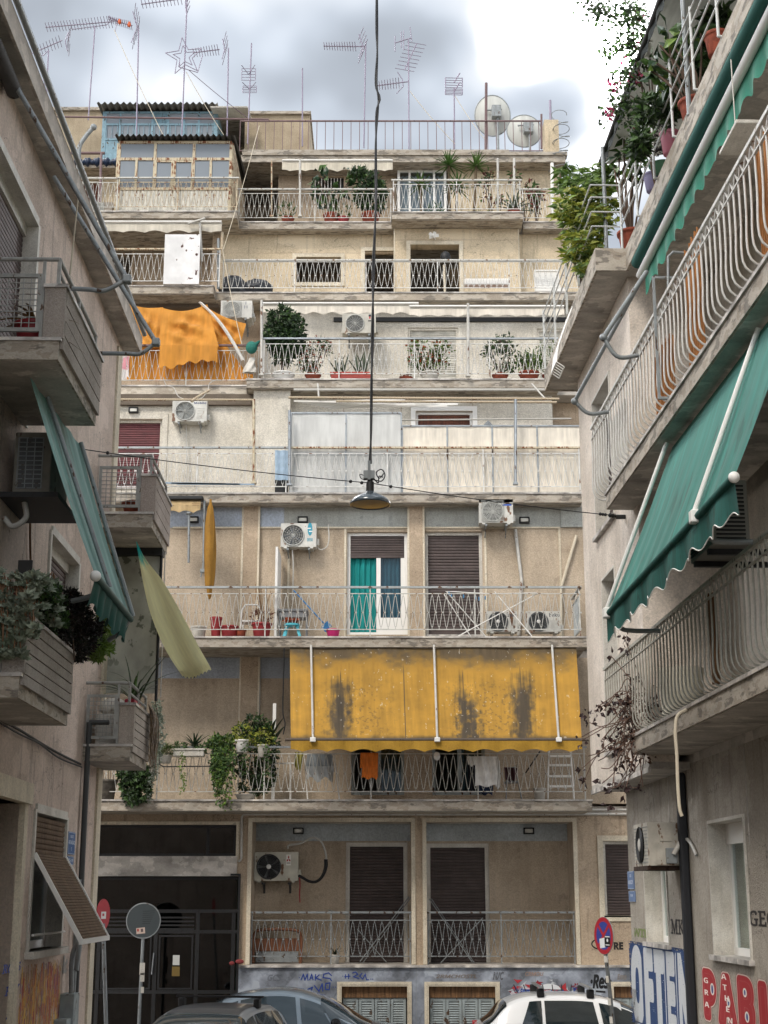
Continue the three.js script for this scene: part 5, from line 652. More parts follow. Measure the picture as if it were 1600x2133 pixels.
// ---------- street lamp on its span wire ----------
{
  const D = 17.7, c = at(771, 1050, D), R = .245, top = at(771, 1028, D).y, bt = at(771, 1052, D).y, L = thing('street_lamp', 'dark enamel street lamp hanging from a wire over the middle of the street', 'street lamp', V(c.x, bt, c.z));
  const y = t => lerp(bt, top + .02, t); part('shade', [new THREE.LatheGeometry([[.235, .04], [.25, 0], [.256, .10], [.25, .24], [.225, .42], [.17, .66], [.11, .84], [.06, .95], [.055, 1.0]].map(([r, t]) => new THREE.Vector2(r, y(t))), 48).translate(c.x, 0, c.z)], M(0x39444c, { r: .25, cc: 1 }), L);
  part('lens', [new THREE.LatheGeometry([[0, -.02], [.12, .0], [.2, .03], [.236, .06]].map(([r, t]) => new THREE.Vector2(r, y(t))), 40).translate(c.x, 0, c.z)], M(0x9c8358, { r: .25 }), L);
  part('neck', [new THREE.CylinderGeometry(.05, .05, at(771, 1006, D).y - top, 18).translate(c.x, (top + at(771, 1006, D).y) / 2 + .01, c.z), new THREE.CylinderGeometry(.035, .035, .1, 12).translate(c.x, at(771, 1003, D).y, c.z)], C.black, L);
  const jb = at(769, 990, D); part('junction_box', [rbox(jb.x - .07, jb.x + .07, jb.y - .055, jb.y + .055, c.z - .05, c.z + .05, .01)], M(0x767b7c, { r: .6 }), L); part('hanger', [box(jb.x - .018, jb.x + .018, jb.y - .07, at(769, 962, D).y, c.z + .051, c.z + .058)], M(0x6b6f70, { r: .6 }), L);
  part('cable_loops', [tube(P3([[780, 1000], [795, 1002], [802, 990], [795, 978], [784, 984], [790, 996], [800, 986]], D), .008, { n: 60 }), tube(P3([[778, 996], [788, 1006], [790, 992], [798, 994]], D), .008, { n: 40 }), tube(P3([[757, 990], [750, 988], [752, 996], [762, 1000]], D), .006, { n: 30 })], C.rubber, L);
  single('power_cable', 'thick twisted black cable hanging down from above to the street lamp', 'cable', [0, 1].map(k => tube([[786, -160], [785, 60], [786, 110], [784, 180], [790, 205], [786, 230], [783, 300], [783, 420], [778, 560], [776, 700], [774, 800], [773, 900], [771, 966]].map(([x, yy], i) => { const p = at(x, yy, D + .02); return V(p.x + .012 * Math.cos(i * 2.4 + k * 3.14), p.y, p.z + .012 * Math.sin(i * 2.4 + k * 3.14)); }), .0135, { n: 120, seg: 6 })), C.rubber);
  const wl = SL(168, 935, WX), wr = S(1303, 1076, 3.67); const l = wl.applyAxisAngle(V(0, 1, 0), PHI.L), r = wr.applyAxisAngle(V(0, 1, 0), PHI.R), m = at(771, 1006, D);
  const sag = (a, b, n, s) => Array.from({ length: n + 1 }, (_, i) => { const t = i / n, p = a.clone().lerp(b, t); p.y -= s * 4 * t * (1 - t); return p; });
  const W1 = thing('span_wire', 'thin steel span wire carrying the street lamp between the side buildings', 'wire', m.clone()); part('wire', [tube(sag(l, m, 10, .03), .006, { n: 40, seg: 4 }), tube(sag(m, r, 10, .03), .006, { n: 40, seg: 4 })], C.iron, W1);
  const kn = (a, b, ts, s) => ts.map(t => { const p = a.clone().lerp(b, t); return new THREE.SphereGeometry(s, 8, 6).translate(p.x, p.y - .01, p.z); }); part('insulator', [...kn(l, m, [.09, .93, .97], .022), ...kn(m, r, [.08, .90, .91, .92, .96, .97, .985], .022), ...kn(m, r, [.94, .95], .03)], C.iron, W1); part('wall_hook', [rbox(r.x - .12, r.x, r.y - .03, r.y + .02, r.z - .03, r.z + .03, .01)], C.iron, W1);
}

// ---------- awnings of the apartment block ----------
function sheetM(px0, px1, yt, yb, Dt, Db, o = {}) { const TL = at(px0, yt, Dt), TR = at(px1, yt, Dt), BL = at(o.bx0 ?? px0, yb, Db), BR = at(o.bx1 ?? px1, yb, Db); return { TL, TR, BL, BR, g: grid(o.nu ?? 40, o.nv ?? 16, (u, v) => { const p = BL.clone().lerp(BR, u).lerp(TL.clone().lerp(TR, u), v); p.y -= (o.sag ?? 0) * Math.sin(v * Math.PI); p.z += (o.rip ?? .01) * Math.sin(u * (o.fr ?? 40) + v * 2) * (1 - v * .6); return p; }, !!o.uv) }; }
function valance(a, b, drop, n, amp, o = {}) { return grid(n * 14, 3, (u, v) => { const p = a.clone().lerp(b, u); p.y -= v * (drop - amp * Math.abs(Math.cos(u * Math.PI * n)) * 1 + amp * .5); p.z += .02 * v * Math.sin(u * n * 5); return p; }, false); }
{
  const s = sheetM(604, 1200, 1346, 1541, 27.06, 26.2, { bx0: 606, bx1: 1212, nu: 90, nv: 30, sag: .07, rip: .022, fr: 19, uv: 1 });
  const cv = (x, y, px, w, y0) => sst(w, w * .35, Math.abs(x - px + .012 * (fbm(x * .5, y, 5, 12, 3, 3) - .5))) * sst(y0, y0 - .12, y);
  const tx = dtex(1024, (u, v) => { const x = u, y = v, n = fbm(u, v, 16, 10, 5, 6), st = fbm(u, v, 90, 3, 9, 4), bl = fbm(u, v, 70, 22, 31, 6); let c = [.77, .585, .22]; const k = .93 + (n - .5) * .22 + (st - .5) * .2; c = c.map(q => q * k);
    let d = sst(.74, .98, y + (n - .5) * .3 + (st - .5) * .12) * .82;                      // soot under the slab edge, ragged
    const col = [[.17, .055, .72], [.60, .035, .70], [.80, .055, .80], [.63, .03, .6]]; let m = 0; for (const [p, w, y0] of col) m = Math.max(m, sst(w * 1.1, w * .1, Math.abs(x - p) + (bl - .5) * .06 + (st - .5) * .03) * sst(y0, y0 - .3, y + (n - .5) * .3 + (st - .5) * .2)); m *= .9;
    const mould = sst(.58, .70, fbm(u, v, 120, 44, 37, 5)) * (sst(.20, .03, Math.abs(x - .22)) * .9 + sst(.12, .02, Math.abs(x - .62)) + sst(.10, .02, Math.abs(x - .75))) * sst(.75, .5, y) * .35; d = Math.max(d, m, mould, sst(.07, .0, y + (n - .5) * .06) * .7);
    d = Math.max(d, sst(.0025, .0005, Math.abs(x - .395)) * .8 * sst(.9, .7, y), sst(.0022, .0005, Math.abs(x - .175)) * .9 * sst(.78, .7, y), sst(.0022, .0005, Math.abs(x - .60)) * .9 * sst(.78, .7, y), sst(.0022, .0005, Math.abs(x - .80)) * .9 * sst(.88, .7, y));
    const wsp = sst(.79, .82, fbm(u, v, 120, 30, 91, 3)) * .5; return c.map((q, i) => lerp(lerp(q, [.30, .27, .24][i] * (0.9 + (st - .5) * .5), clamp(d)), .85, wsp)); }, true, 512);
  const w = thing('yellow_awning', 'wide yellow ochre awning streaked with black mould over the first floor balcony', 'awning', V(1.3, 6.2, -26.6)); const ym = new THREE.MeshPhysicalMaterial({ map: tx, roughness: .85, transmission: .12, thickness: 0, side: THREE.DoubleSide });
  part('cloth', [s.g], ym, w); part('front_bar', [bar(s.BL.clone().add(V(-.1, 0, .01)), s.BR.clone().add(V(.12, 0, .01)), .028, 8)], M(0x5d5248, { t: 'metal', s: .8, r: .7 }), w);
  part('valance', [valance(s.BL.clone().add(V(0, -.02, .03)), s.BR.clone().add(V(0, -.02, .03)), .17, 12, .05)], M(0xb78f2e, { t: 'stucco', s: 1.2 }), w); part('roller', [bar(s.TL.clone().add(V(-.12, .03, -.02)), s.TR.clone().add(V(.1, .03, -.02)), .035, 8)], C.iron, w);
  for (const [a, b] of [[648, 652], [904, 911], [1150, 1164]]) { const e = at(b, 1541, 26.16), t = at(a, 1344, 27.0); part('slide_bar', [bar(t, e, .022, 7)], C.pipe, w); part('bracket', [rbox(e.x - .05, e.x + .05, e.y - .04, e.y + .04, e.z - .02, e.z + .05, .012)], C.white, w); part('arm', [bar(e, V(e.x, SY[1] + .95, -27.05), .02, 7)], C.galv, w); }
  part('crank_rod', [tube(P3([[592, 1350, 27], [591, 1400, 27], [590, 1490, 27], [594, 1508, 27], [590, 1530, 27]], 27), .012, { n: 30 })], C.iron, w);
}
{ // white rolled awnings
  const mk = (label, px0, px1, yt, yb, D, n, col = 0xe6ded0, out = .5) => { const w = thing('white_awning', label, 'awning', at((px0 + px1) / 2, yb, D), { group: 'pale rolled awnings of the apartment block' }), a = at(px0, yt, D), b = at(px1, yt, D), cm = M(col, { t: 'fabric', s: 1.5 }); part('cassette', [rbox(a.x, b.x, a.y - .06, a.y + .06, a.z - .1, a.z, .03)], C.whiteD, w); const h = a.y - at(px0, yb, D).y; part('valance', [valance(V(a.x, a.y - .04, a.z + .02), V(b.x, a.y - .04, b.z + .02), h, n, .05)], cm, w); part('front_bar', [bar(V(a.x, a.y + .01, a.z + .04), V(b.x, a.y + .01, b.z + .04), .025, 7)], C.white, w); return w; };
  mk('pale rolled awning with scalloped edge, left one of the fourth floor pair', 548, 872, 634, 650, 30.2, 9); mk('pale rolled awning with scalloped edge, right one of the fourth floor pair', 853, 1175, 640, 655, 29.9, 8);
  mk('pale rolled awning above the sixth floor climbing plants', 588, 818, 336, 353, 35.6, 7, 0xdcd4c2);
  const w = mk('dirty cream awning sagging over the dark fifth floor terrace', 190, 462, 464, 480, 31.8, 6, 0xd6cfc0); { const e = at(416, 462, 31.7); part('arm', [bar(at(392, 466, 31.7), at(427, 455, 31.6), .03, 7), bar(e, at(421, 545, 31.75), .03, 7)], C.pipe, w); }
  const post = (px, y0, y1, D, label, m = C.pipe, r = .03) => single('awning_post', label, 'post', [bar(at(px, y0, D), at(px, y1, D), r, 8), rbox(at(px, y1, D).x - .05, at(px, y1, D).x + .05, at(px, y1, D).y - .002, at(px, y1, D).y + .04, -D - .05, -D + .05, .01)], m, { group: 'awning posts of the apartment block' });
  post(545, 626, 783, 29.6, 'white awning post at the left end of the fourth floor balcony with the round tree'); post(975, 632, 785, 29.6, 'white awning post in the middle of the fourth floor balcony'); post(625, 333, 452, 34.5, 'white awning post in front of the sixth floor window'); post(1037, 330, 447, 34.5, 'grey awning post behind the sixth floor aloe, left one of two'); post(1071, 330, 445, 34.5, 'grey awning post behind the sixth floor aloe, right one of two'); post(529, 832, 1008, 27.95, 'rusty post on the left of the white third floor balcony', C.rustM); post(603, 855, 1012, 27.85, 'grey post at the left edge of the taller privacy screen', C.alu); post(1074, 832, 1010, 27.8, 'grey post in front of the cream canvas screen', C.alu); post(566, 335, 452, 34.7, 'rusty post left of the white awning on the sixth floor', C.rustM, .02); post(1150, 340, 455, 35.5, 'white downpipe like post at the right end of the sixth floor', C.white, .045);
  // bar frames of the third floor
  const f = thing('bare_awning', 'rusty pipe frame of a missing awning over the white third floor balcony', 'awning', at(850, 830, 28.2)); part('pipe', [bar(at(601, 828, 28.1), at(1165, 831, 28.1), .026, 7), bar(at(700, 836, 28.0), at(1160, 838, 28.0), .024, 7)], C.rustM, f); part('pipe', [bar(at(612, 812, 29), at(1150, 812, 29), .03, 7), bar(at(735, 876, 28.3), at(1190, 872, 28.3), .016, 6), bar(at(1108, 800, 28.6), at(1135, 830, 28.1), .02, 6), bar(at(662, 800, 28.6), at(664, 828, 28.1), .02, 6)], C.pipe, f);
  single('slat_bundle', 'bundle of white slats lying on the pipes above the taller privacy screen', 'slats', Array.from({ length: 9 }, (_, i) => flat(at(612 + i * 9, 835 + i * 1.9, 28.2 + .03 * i), at(800 + i * 22, 840 + i * 1.0 - (i % 3) * 5, 28.2 + .03 * i), .035, .012)), C.white);
  single('bare_awning', 'rusty bar frame along the left half of the white third floor balcony', 'awning', [bar(at(236, 832, 28.1), at(529, 833, 28.1), .024, 7), bar(at(405, 831, 28.1), at(436, 813, 28.6), .026, 7), bar(at(405, 831, 28.1), at(400, 836, 28), .03, 7)], C.rustM);
  // second floor leftovers
  const q = thing('awning_remnant', 'short tan awning remnant with printed lines at the left of the second floor', 'awning', at(390, 1060, 27.4)); { const s = sheetM(330, 418, 1040, 1052, 27.4, 27.3, { nu: 20, nv: 4 }); part('cloth', [s.g], M(0xb99f74, { t: 'fabric', s: .8 }), q); part('valance', [valance(s.BL, s.BR, .13, 3, .05)], M(0xc2a87c, { t: 'fabric', s: .8 }), q); const p0 = at(399, 1043, 27.25), p1 = at(417, 1056, 27.25); part('print', [grid(1, 1, (u, v) => V(lerp(p0.x, p1.x, u), lerp(p1.y, p0.y, v), p0.z))], texM(ctex(96, 64, c => { c.fillStyle = '#7a5a3a'; c.font = '14px sans-serif'; c.fillText('TENTES', 14, 16); c.fillRect(6, 28, 84, 5); c.fillRect(14, 42, 70, 5); }), { a: 1 }), q); part('cassette', [rbox(at(330, 1037, 27.4).x, at(424, 1037, 27.4).x, at(400, 1040, 27.4).y - .03, at(400, 1040, 27.4).y + .05, -27.5, -27.3, .02)], C.iron, q); }
  part('arm', [bar(at(394, 1062, 27.4), at(393, 1172, 27.4), .024, 8), rbox(at(394, 1066, 27.4).x - .05, at(394, 1066, 27.4).x + .05, at(394, 1072, 27.4).y, at(394, 1062, 27.4).y, -27.45, -27.33, .02)], C.galv, q);
  part('arm', [bar(at(426, 1043, 27.4), at(424, 1190, 27.4), .026, 8), rbox(at(424, 1192, 27.4).x - .06, at(424, 1192, 27.4).x + .06, at(424, 1194, 27.4).y, at(424, 1186, 27.4).y, -27.45, -27.33, .015), bar(at(421, 1192, 27.35), at(418, 1202, 27.35), .014)], C.galv, q);
  single('rolled_cloth', 'ochre cloth bundle hanging upright at the left of the second floor', 'cloth', [grid(26, 40, (u, v) => { const c = at(lerp(436, 439, v), lerp(1248, 1040, v), 27.35), rad = .02 + .085 * Math.sin(Math.PI * clamp(v * 1.05, 0, 1)) ** .5 * (v < .12 ? .6 : 1), a = u * Math.PI * 2; return V(c.x + rad * Math.cos(a) * (1 + .16 * Math.sin(a * 5 + v * 6)), c.y, c.z + rad * Math.sin(a) * (1 + .16 * Math.cos(a * 4))); }, false)], M(0xa87b2c, { t: 'stucco', s: .8 }));
}
{ // ochre cloths tied over the fourth floor rail
  const w = thing('ochre_cloth', 'ochre awning cloth tied up in folds over the left fourth floor balcony', 'cloth', at(400, 790, 30.1)), m = M(0xd9953a, { t: 'fabric', s: 1.6, tr: .1 });
  const quad = (TL, TR, BR, BL, nu = 34, nv = 26, fold = .05, seed = 0) => grid(nu, nv, (u, v) => { const p = BL.clone().lerp(BR, u).lerp(TL.clone().lerp(TR, u), v); const e = Math.sin(u * Math.PI) * Math.sin(v * Math.PI); p.z += fold * e * (Math.sin(u * 9 + v * 13 + seed) + .6 * Math.sin(u * 19 - v * 7 + seed * 2) + .4 * (fbm(u, v, 8, 8, 3 + seed, 3) - .5) * 4); p.y -= .12 * Math.sin(u * Math.PI) * v * (seed === 2 ? 1 : .6); return p; }, false);
  const a = (x, y, d) => at(x, y, d);
  part('cloth', [quad(a(257, 628, 30.6), a(340, 640, 30.5), a(340, 724, 30.2), a(292, 726, 30.2), 34, 26, .07, 1)], m, w);
  part('cloth', [quad(a(334, 640, 30.25), a(432, 634, 30.3), a(456, 722, 30.0), a(334, 722, 30.0), 40, 34, .075, 2)], m, w);
  part('cloth', [quad(a(416, 630, 30.9), a(513, 674, 30.7), a(498, 728, 30.6), a(452, 712, 30.5), 30, 26, .08, 3)], m, w);
  part('cloth', [grid(60, 8, (u, v) => { const p = a(lerp(334, 454, u), lerp(720, 722, u), 29.99); p.y -= (1 - v) * (.5 + .03 * Math.cos(u * 30) - .1 * sst(.1, .4, u) + .05 * Math.sin(u * 6)); p.z += .05 + .04 * Math.sin(u * 17) * (1 - v); return p; }, false)], m, w);
  part('cloth', [grid(90, 10, (u, v) => { const p = a(lerp(262, 526, u), 792, 30.28); p.y += v * lerp(.92, .92 - .75 * sst(.72, 1, u), 1); p.z += .05 * Math.sin(u * 46 + v * 5 * u) - .1 * v; return p; }, false)], m, w);
  part('white_hem', [grid(24, 3, (u, v) => { const p = a(lerp(417, 507, u) + lerp(-4, 4, v), lerp(630, 752, u) - 14 * Math.sin(u * 3.1), 30.25 - .25 * u); p.z += .05 * Math.sin(v * 3.1); return p; }, false)], M(0xe3e0da, { t: 'fabric', s: .8 }), w);
  single('white_sheet', 'pink patterned white sheet hung behind the rail left of the ochre cloth', 'cloth', [sheetM(236, 269, 742, 790, 30.25, 30.25, { nu: 14, nv: 8, rip: .02, fr: 20 }).g], texM(dtex(128, (u, v) => { const p = sst(.6, .68, fbm(u, v, 5, 5, 8, 3)); return [.87, lerp(.85, .6, p), lerp(.84, .64, p)]; })));
  single('string_bag', 'green net bag of string hanging on the rail beside the ochre cloth', 'bag', [new THREE.SphereGeometry(.14, 14, 12).scale(.9, 1, .8).translate(at(524, 724, 29.9).x, at(524, 724, 29.9).y, -29.9), new THREE.ConeGeometry(.07, .22, 10).rotateZ(-.8).translate(at(537, 714, 29.9).x, at(537, 714, 29.9).y, -29.9)], M(0x2f7d70, { t: 'fabric', s: .15 }));
  single('white_bundle', 'crumpled white cloth bundle on the slab at the tip of the ochre cloth', 'cloth', [grid(20, 14, (u, v) => { const a = u * 6.283, c = at(519, 775, 30), r = .13 * (1 - v * .55) * (1 + .25 * Math.sin(a * 4 + v * 7)); return V(c.x + r * Math.cos(a) + .06 * v, c.y + v * .34 - .02, -29.99 + r * .5 * Math.sin(a)); }, false)], C.whiteD);
}
single('loose_wires', 'two loose white wires looping below the ochre cloth', 'wires', [tube(P3([[340, 786, 30], [345, 800, 30], [362, 808, 29.5], [372, 826, 29.2], [386, 832, 29]], 30), .01, { n: 40, seg: 4 }), tube(P3([[455, 790, 30], [440, 796, 30], [432, 815, 29.4], [418, 830, 29.1], [402, 832, 29]], 30), .01, { n: 40, seg: 4 })], C.pipe);
// ---------- glazed enclosures ----------
{
  const D = 34.12, e = thing('glazed_enclosure', 'rust streaked glazed balcony enclosure under a corrugated roof on the sixth floor', 'enclosure', V(X(366, 400, D), SY[6], -D - 1.5)), x = p => X(p, 350, D), y = p => Y(p, D), yb = SY[6] + .01;
  const bars = [[247, 298, 392], [322, 298, 392], [403, 298, 392], [480, 298, 440]], g = []; for (const [p, a, b] of bars) g.push(box(x(p) - .035, x(p) + .035, y(b), y(a), -D - .05, -D)); for (const q of [296, 331, 393]) g.push(box(x(245), x(482), y(q) - .035, y(q) + .035, -D - .051, -D + .004)); part('frame', g, C.rustM, e);
  const s = []; for (const p of [284, 324, 359, 364, 401, 439]) s.push(box(x(p) - .03, x(p) + .03, y(391), y(333), -D - .04, -D + .008)); s.forEach(b => part('sash', [b], C.rustM, e)); part('sash_rail', [box(x(324), x(359), y(336) - .02, y(336) + .02, -D - .039, -D + .007), box(x(364), x(401), y(336) - .02, y(336) + .02, -D - .039, -D + .007)], C.rustM, e);
  const pan = (a, b, t, q) => part('pane', [box(x(a), x(b), y(q), y(t), -D - .03, -D - .024)], C.glassG, e); for (const [a, b] of [[249, 320], [324, 401], [405, 478]]) pan(a, b, 299, 330); for (const [a, b] of [[249, 283], [285, 322], [325, 358], [365, 400], [405, 438], [440, 478]]) pan(a, b, 333, 391);
  part('apron_sheet', [grid(120, 1, (u, v) => V(lerp(x(245), x(482), u), lerp(yb, y(396), v), -D - .02 + .012 * Math.sin(u * 200)), false)], M(0xe2e0d6, { t: 'metal', s: .9, r: .7 }), e);
  const xr = x(481); part('side_frame', [box(xr, xr + .05, yb, y(296), -D - 3.2, -D - .05)], C.rustM, e); part('side_frame', [box(x(245) - .05, x(245), yb, y(296), -D - 3.2, -D - .05)], C.rustM, e);
  part('roof', [grid(150, 2, (u, v) => V(lerp(x(240), x(490), u), y(293) + .02 + v * .5 + .035 * Math.sin(u * 132), -D + .25 - v * 3.4), false)], M(0x5c5c5a, { t: 'soffit', s: 1.4 }), e);
  const k = at(270, 380, 35); single('window_cooler', 'white window cooling box behind the left panes of the rusty enclosure', 'cooler', [rbox(k.x - .28, k.x + .28, k.y - .2, k.y + .2, -35.4, -35, .03)], C.white);
}
{
  const D = 40, e = thing('roof_room', 'blue framed glazed rooftop room under a corrugated roof', 'rooftop room', V(X(330, 270, D), SY.R, -D - 1)), x = p => X(p, 265, D), y = p => Y(p, D), bl = M(0x86aabb, { t: 'metal', s: .9, r: .6 }), g = [];
  for (const p of [219, 250, 283, 317, 350, 383, 414, 447]) g.push(box(x(p) - .03, x(p) + .03, SY.R, y(232), -D - .05, -D)); for (const q of [234, 259, 290]) g.push(box(x(217), x(449), y(q) - .03, y(q) + .03, -D - .051, -D + .004)); part('frame', g, bl, e);
  const ps = [219, 250, 283, 317, 350, 383, 414, 447]; for (let i = 0; i < 7; i++) for (const [a, b] of [[235, 258], [260, 289]]) if (!(i === 3 && a === 235)) part('pane', [box(x(ps[i]) + .03, x(ps[i + 1]) - .03, y(b), y(a), -D - .03, -D - .024)], C.glassG, e);
  part('louvre', Array.from({ length: 9 }, (_, i) => box(x(317) + .03, x(350) - .03, lerp(y(257), y(236), i / 9), lerp(y(257), y(236), (i + .6) / 9), -D - .04, -D + .01)), bl, e); part('apron', [box(x(219), x(447), SY.R, y(291), -D - .04, -D - .02)], bl, e);
  const bars = []; for (let p = 223; p < 447; p += 11) bars.push(box(x(p) - .008, x(p) + .008, y(289), y(260), -D + .002, -D + .012)); part('window_bars', bars, bl, e);
  part('side_wall', [box(x(217) - .06, x(217), SY.R, y(232), -43, -D), box(x(449), x(449) + .06, SY.R, y(232), -43, -D)], bl, e); part('roof', [grid(150, 2, (u, v) => V(lerp(x(205), x(455), u), y(229) + v * .35 + .04 * Math.sin(u * 120), -D + .4 - v * 3.4), false)], M(0x86837c, { t: 'soffit', s: 1.4 }), e);
  single('roof_sheet', 'tilted pale sheet leaning beside the blue rooftop room', 'sheet', [box(-.55, .55, -.02, .02, -.7, .7).rotateX(.25).translate(X(482, 236, 40), Y(236, 40), -40)], C.whiteD);
  single('rolled_tarp', 'rolled dark blue tarpaulin under the roof edge at far left', 'tarpaulin', [grid(60, 14, (u, v) => { const c = at(lerp(138, 246, u), 338, 36.9), a = v * 6.283, r = .1 + .03 * Math.sin(u * 34) + .02 * Math.sin(u * 71 + a); return V(c.x, c.y + r * Math.cos(a), c.z + r * Math.sin(a)); }, false)], M(0x1c2c46, { r: .3 }));
  single('bent_pole', 'bent grey pipe like a lamp neck rising at the left end of the sixth floor', 'pipe', [tube([[164, 400], [164, 340], [166, 305], [178, 285], [192, 268]].map(p => at(p[0], p[1], 35)), .06, { n: 40, seg: 8 }), new THREE.SphereGeometry(.09, 8, 6).translate(at(195, 265, 35).x, at(195, 265, 35).y, -35)], C.galv);
  single('brown_frame', 'rusty brown post and beam at the left end of the sixth floor', 'frame', [bar(at(130, 319, 36.2), at(218, 319, 36.2), .04, 6), bar(at(211, 320, 36), at(208, 440, 34.6), .035, 6)], C.brownRail);
  single('roof_dish', 'small white dish lying on the roof edge at far left', 'satellite dish', [new THREE.SphereGeometry(.36, 24, 8, 0, 6.283, 0, 1.2).scale(1, .8, .5).translate(at(162, 300, 38).x, SY.R + .05, -38)], C.white); single('wicker_basket', 'dark wicker basket on the roof edge at far left', 'basket', [new THREE.LatheGeometry([[.0, 0], [.26, 0], [.34, .25], [.36, .42], [.33, .42], [.3, .3]].map(p => new THREE.Vector2(...p)), 20).translate(at(198, 300, 38).x, SY.R + .02, -38)], M(0x5d4536, { t: 'fabric', s: .2 }));
}
// ---------- rooftop aerials ----------
const am = M(0x8f8799, { r: .45, m: .3 }), amB = M(0x71596a, { r: .6 });
function yagi(a, b, n, len, o = {}) { const g = [bar(a, b, .018, 5)]; for (let i = 0; i < n; i++) { const p = a.clone().lerp(b, (i + .3) / n), l = len * lerp(.75, 1, i / n); g.push(bar(p.clone().add(V(.08 * l, -.38 * l, -.9 * l)), p.clone().add(V(-.08 * l, .38 * l, .9 * l)), .010, 4)); } return g; }
function reflector(c, w, h, tx, n = 6) { const g = []; for (let i = 0; i < n; i++) { const t = lerp(-h, h, i / (n - 1)); g.push(bar(V(c.x + tx * Math.abs(t) - .02, c.y + t, c.z - w), V(c.x + tx * Math.abs(t) + .14, c.y + t + .05, c.z + w), .010, 4)); } g.push(bar(V(c.x + tx * h, c.y - h, c.z), c, .014, 4), bar(V(c.x + tx * h, c.y + h, c.z), c, .014, 4)); return g; }
function aerial(label, base, top, D, build) { const a = at(base[0], base[1], D), b = at(top[0], top[1], D), t = thing('antenna', label, 'antenna', a, { group: 'rooftop aerials' }); part('mast', [bar(a, b, .021, 6)], am, t); if (build) part('aerial', build((x, y) => at(x, y, D)), am, t); return t; }
aerial('short mast at far left with an upward tilted aerial', [96, 230], [101, 105], 40, p => [...yagi(p(58, 115), p(130, 84), 11, .22), ...reflector(p(136, 86), .3, .32, .25), ...polyline([p(74, 114), p(90, 116), p(101, 105)], .014, 4), bar(p(82, 182), p(95, 172), .012, 4), ...reflector(p(88, 178), .25, .25, .1, 5)]);
aerial('tall leaning mast with the longest aerial arm, second from the left', [184, 250], [198, 54], 39, p => [...yagi(p(95, 57), p(236, 45), 22, .22), ...polyline([p(148, 58), p(152, 61), p(222, 52), p(228, 46)], .014, 4)]);
{ const t = aerial('mast with a large reflector aerial carrying two orange caps', [284, 290], [289, 58], 37.2, p => [...yagi(p(226, 40), p(276, 54), 12, .16), ...reflector(p(286, 56), .34, .5, -.3, 8), bar(p(226, 35), p(250, 45), .02, 5), bar(p(244, 42), p(240, 66), .01, 4)]); part('orange_cap', [250, 270].map(x => new THREE.SphereGeometry(.075, 10, 8).scale(.7, 1.2, .7).translate(at(x, x > 260 ? 53 : 47, 37.2).x, at(x, x > 260 ? 53 : 47, 37.2).y, -37.15)), M(0xd4673a, { r: .5 }), t); }
aerial('tallest mast, rising past the wire star out of the picture', [378, 300], [391, -30], 37, p => [...yagi(p(294, 9), p(382, -3), 12, .2), ...reflector(p(386, 4), .2, .3, .1, 5)]);
{ const D = 36.95, c = [[386, 117]], pts = R => Array.from({ length: 10 }, (_, i) => { const a = Math.PI / 2 + .12 + i * Math.PI / 5, r = i % 2 ? R * .42 : R; return at(384 + r * Math.cos(a), 118 - r * Math.sin(a), D); }); single('wire_star', 'wire frame star decoration fixed to the tallest mast', 'star', [...polyline(pts(40), .013, 5, true), ...polyline(pts(24), .012, 5, true), ...[[374, 128, 374, 140], [374, 140, 412, 151], [412, 151, 422, 115]].map(q => bar(at(q[0], q[1], D), at(q[2], q[3], D), .013, 4))], am); }
aerial('mast with an aerial pointing left toward the wire star', [473, 290], [476, 100], 38.5, p => [...yagi(p(402, 110), p(458, 103), 10, .2), ...reflector(p(468, 102), .3, .34, -.2)]);
aerial('mast with two small panel aerials stacked on it', [516, 300], [524, 90], 38, p => [[518, 155, 12], [520, 186, 7]].map(([x, y, h]) => { const g = [], c = p(x, y), q = p(x + 14, y + h); const w = q.x - c.x, hh = c.y - q.y; for (let i = -2; i <= 2; i++) g.push(bar(V(c.x - w, c.y + hh * i / 2, c.z), V(c.x + w, c.y + hh * i / 2, c.z), .010, 4)); for (const s of [-1, 1]) g.push(bar(V(c.x + w * s, c.y - hh, c.z), V(c.x + w * s, c.y + hh, c.z), .01, 4), bar(V(c.x, c.y, c.z), V(c.x + w * s, c.y + hh, c.z + .2), .01, 4)); return g; }));
aerial('bare thin mast without any aerial left of the middle', [630, 305], [630, 142], 37.2);
aerial('mast with a long straight aerial pointing left and a bent reflector', [758, 308], [762, 87], 37.2, p => [...yagi(p(674, 96), p(744, 97), 13, .17), bar(p(744, 97), p(762, 96), .018, 5), ...reflector(p(756, 96), .28, .38, -.3, 7)]);
aerial('mast crowded with crossing aerials just right of the hanging cable', [852, 310], [851, 80], 37.4, p => [bar(p(822, 90), p(857, 79), .016, 5), ...[[823, 75, 108], [836, 66, 100], [841, 64, 105], [854, 56, 86]].map(([x, a, b]) => bar(p(x, a), p(x + (x > 850 ? 4 : 0), b), .012, 4)), bar(p(843, 146), p(868, 91), .016, 5), ...Array.from({ length: 8 }, (_, i) => { const x = lerp(843, 868, i / 7), y = lerp(146, 91, i / 7); return bar(p(x - 20, y - 4), p(x + 20, y + 3), .011, 4); }), ...yagi(p(783, 179), p(835, 172), 9, .2), bar(p(835, 172), p(852, 170), .018, 5), ...polyline([p(828, 150), p(838, 165), p(840, 180), p(826, 195)], .013, 4)]);
aerial('mast with a double grid aerial left of the satellite dishes', [947, 310], [946, 182], 37.6, p => [[172, 10], [191, 6]].map(([y, h]) => { const g = []; for (let i = -2; i <= 2; i++) g.push(bar(p(928, y + h * i / 2), p(963, y + h * i / 2 + 1), .012, 4)); for (const x of [928, 963]) g.push(bar(p(x, y - h), p(x, y + h), .016, 4)); g.push(bar(p(946, y), p(958, y - 20), .02, 4)); return g; }));
